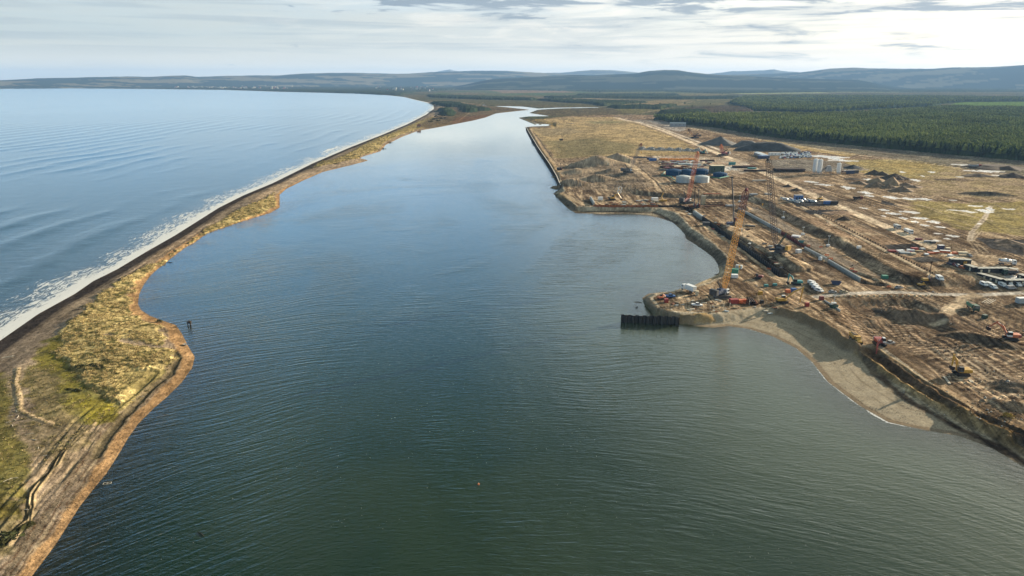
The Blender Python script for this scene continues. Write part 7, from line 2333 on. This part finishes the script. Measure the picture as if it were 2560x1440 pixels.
# ================================================================== bushes
def bush(label, p, r, h, col="gorse", name="gorse_bush", n=70, group=None, asym=1.6):
    x, y, z = spot(*p)
    vs, fs = [], []
    for k in range(n):
        a = random.uniform(0, 6.28); q = random.random() ** .6; zz = random.random() ** .7
        rr = r * q * math.sqrt(max(0.05, 1 - zz * zz))
        c = Vector((rr * math.cos(a) * asym, rr * math.sin(a), h * zz * .85))
        s_ = random.uniform(.22, .42) * r
        b = len(vs)
        for _ in range(4):
            vs.append(c + Vector((random.uniform(-1, 1), random.uniform(-1, 1), random.uniform(-.7, .7))) * s_)
        fs += [(b, b + 1, b + 2), (b, b + 2, b + 3), (b, b + 3, b + 1), (b + 1, b + 3, b + 2)]
    root = thing(name, label, "bush", (x, y, z), 0.0, group)
    mb = MB(); mb.add(vs, fs); mb.build("foliage", M[col], root)
    mb = MB()
    for k in range(3):
        mb.cyl((0, 0, -.1), (random.uniform(-.4, .4) * r, random.uniform(-.3, .3) * r, h * .5), .08, .04, n=5)
    mb.build("stem", M["timber_dark"], root)
bush("dark bush at the corner of the marram where the spit bulges", (398, 805), 1.3, 1.3)
bush("long dark shrub in the middle of the green ground on the spit", (222, 916), 1.6, 1.2, asym=3.4)
bush("small dark shrub below the long one on the green ground", (190, 976), .8, .8, asym=2.0)
bush("dark bush at the very bottom left edge beside the tracks", (14, 1352), 2.0, 1.6, asym=2.5)
bush("yellow-flowering gorse on the crest at the lower right edge", (2520, 1042), 1.6, 1.3, "gorse_yellow", asym=1.5)
for p in ((1090, 292), (1098, 288), (1108, 290), (1085, 299), (1100, 297), (1078, 305), (1120, 288), (1094, 303), (1112, 297), (1103, 283)):
    bush("dark scrub bush in the thicket where the spit joins the land", p, random.uniform(4, 7), random.uniform(3, 4.5), n=60, group="scrub at the root of the spit")
for p in ((886, 389), (872, 400), (838, 411), (780, 421), (958, 372), (975, 357)):
    bush("dark low shrub in the marram on the narrow spit", p, random.uniform(1.6, 3.0), 1.2, n=40, group="shrubs on the narrow spit", asym=2.4)
# scattered trees on the heath, beyond the marsh
for p in ((1672, 271), (1668, 270), (1690, 266), (1560, 258), (1500, 232), (1164, 240), (1712, 262), (1740, 249), (1840, 245), (1766, 246), (1600, 263), (1420, 246), (1806, 236), (1650, 262), (1776, 262), (1730, 268)):
    x, y, z = spot(*p); hh = random.uniform(8, 14)
    t_ = thing("heath_tree", "dark lone conifer scattered on the heath beyond the marsh", "tree", (x, y, z), random.uniform(0, 6), "lone trees on the heath")
    t_.scale = (hh * 1.6, hh * 1.6, hh)
    cm, tm = pines[random.randrange(5)]
    link(bpy.data.objects.new("crown", cm), t_); link(bpy.data.objects.new("trunk", tm), t_)

# ================================================================== the town and farms across the bay
def town():
    pr = []
    for wall, roof in (("concrete", "roof_grey"), ("town_wall", "maroon"), ("town_wall", "dark_grey"), ("beige", "roof_grey")):
        r_ = house("pale house in the distant town across the bay", None, 0, 14, 9, 5.5, wall, roof, rh=3.5, name="town_house", cat="house", win=0, loc=(0, 0, 0), group="houses of the distant town")
        pr.append(r_)
    n = 0
    spots_ = []
    for k in range(110):
        f = random.random()
        px = 440 + 290 * f ; py = 221.5 + (px - 440) * .012 - random.random() ** 1.4 * 7.5
        spots_.append((px, py))
    for k in range(30):
        spots_.append((random.uniform(930, 1090), random.uniform(219, 229)))
    for px, py in spots_:
        x, y = G(px, py, 0)
        loc = (x, y, ground_z(x, y) + 9.0)
        s_ = random.uniform(1.0, 2.0)
        if n < 4:
            pr[n].location = (x, y, ground_z(x, y)); pr[n].scale = (s_, s_, s_ * 1.6); n += 1
            continue
        c = copy_thing(pr[random.choice((0, 0, 1, 2, 3))], (x, y, ground_z(x, y)), random.uniform(-.8, .8), pr[0]["label"], scale=(s_, s_, s_ * 1.6))
town()
for lab, p in (("white farmhouse in the fields beyond the plantation", (2184, 213)), ("white lighthouse-like farm tower far out on the valley floor", (2320, 216)), ("pale farm beyond the marsh near the dark wood belt", (1300, 219))):
    house(lab, p, .2, 24, 12, 9, "white_paint", "roof_grey", rh=5, name="farmhouse", cat="house", win=2, scale=1.5)
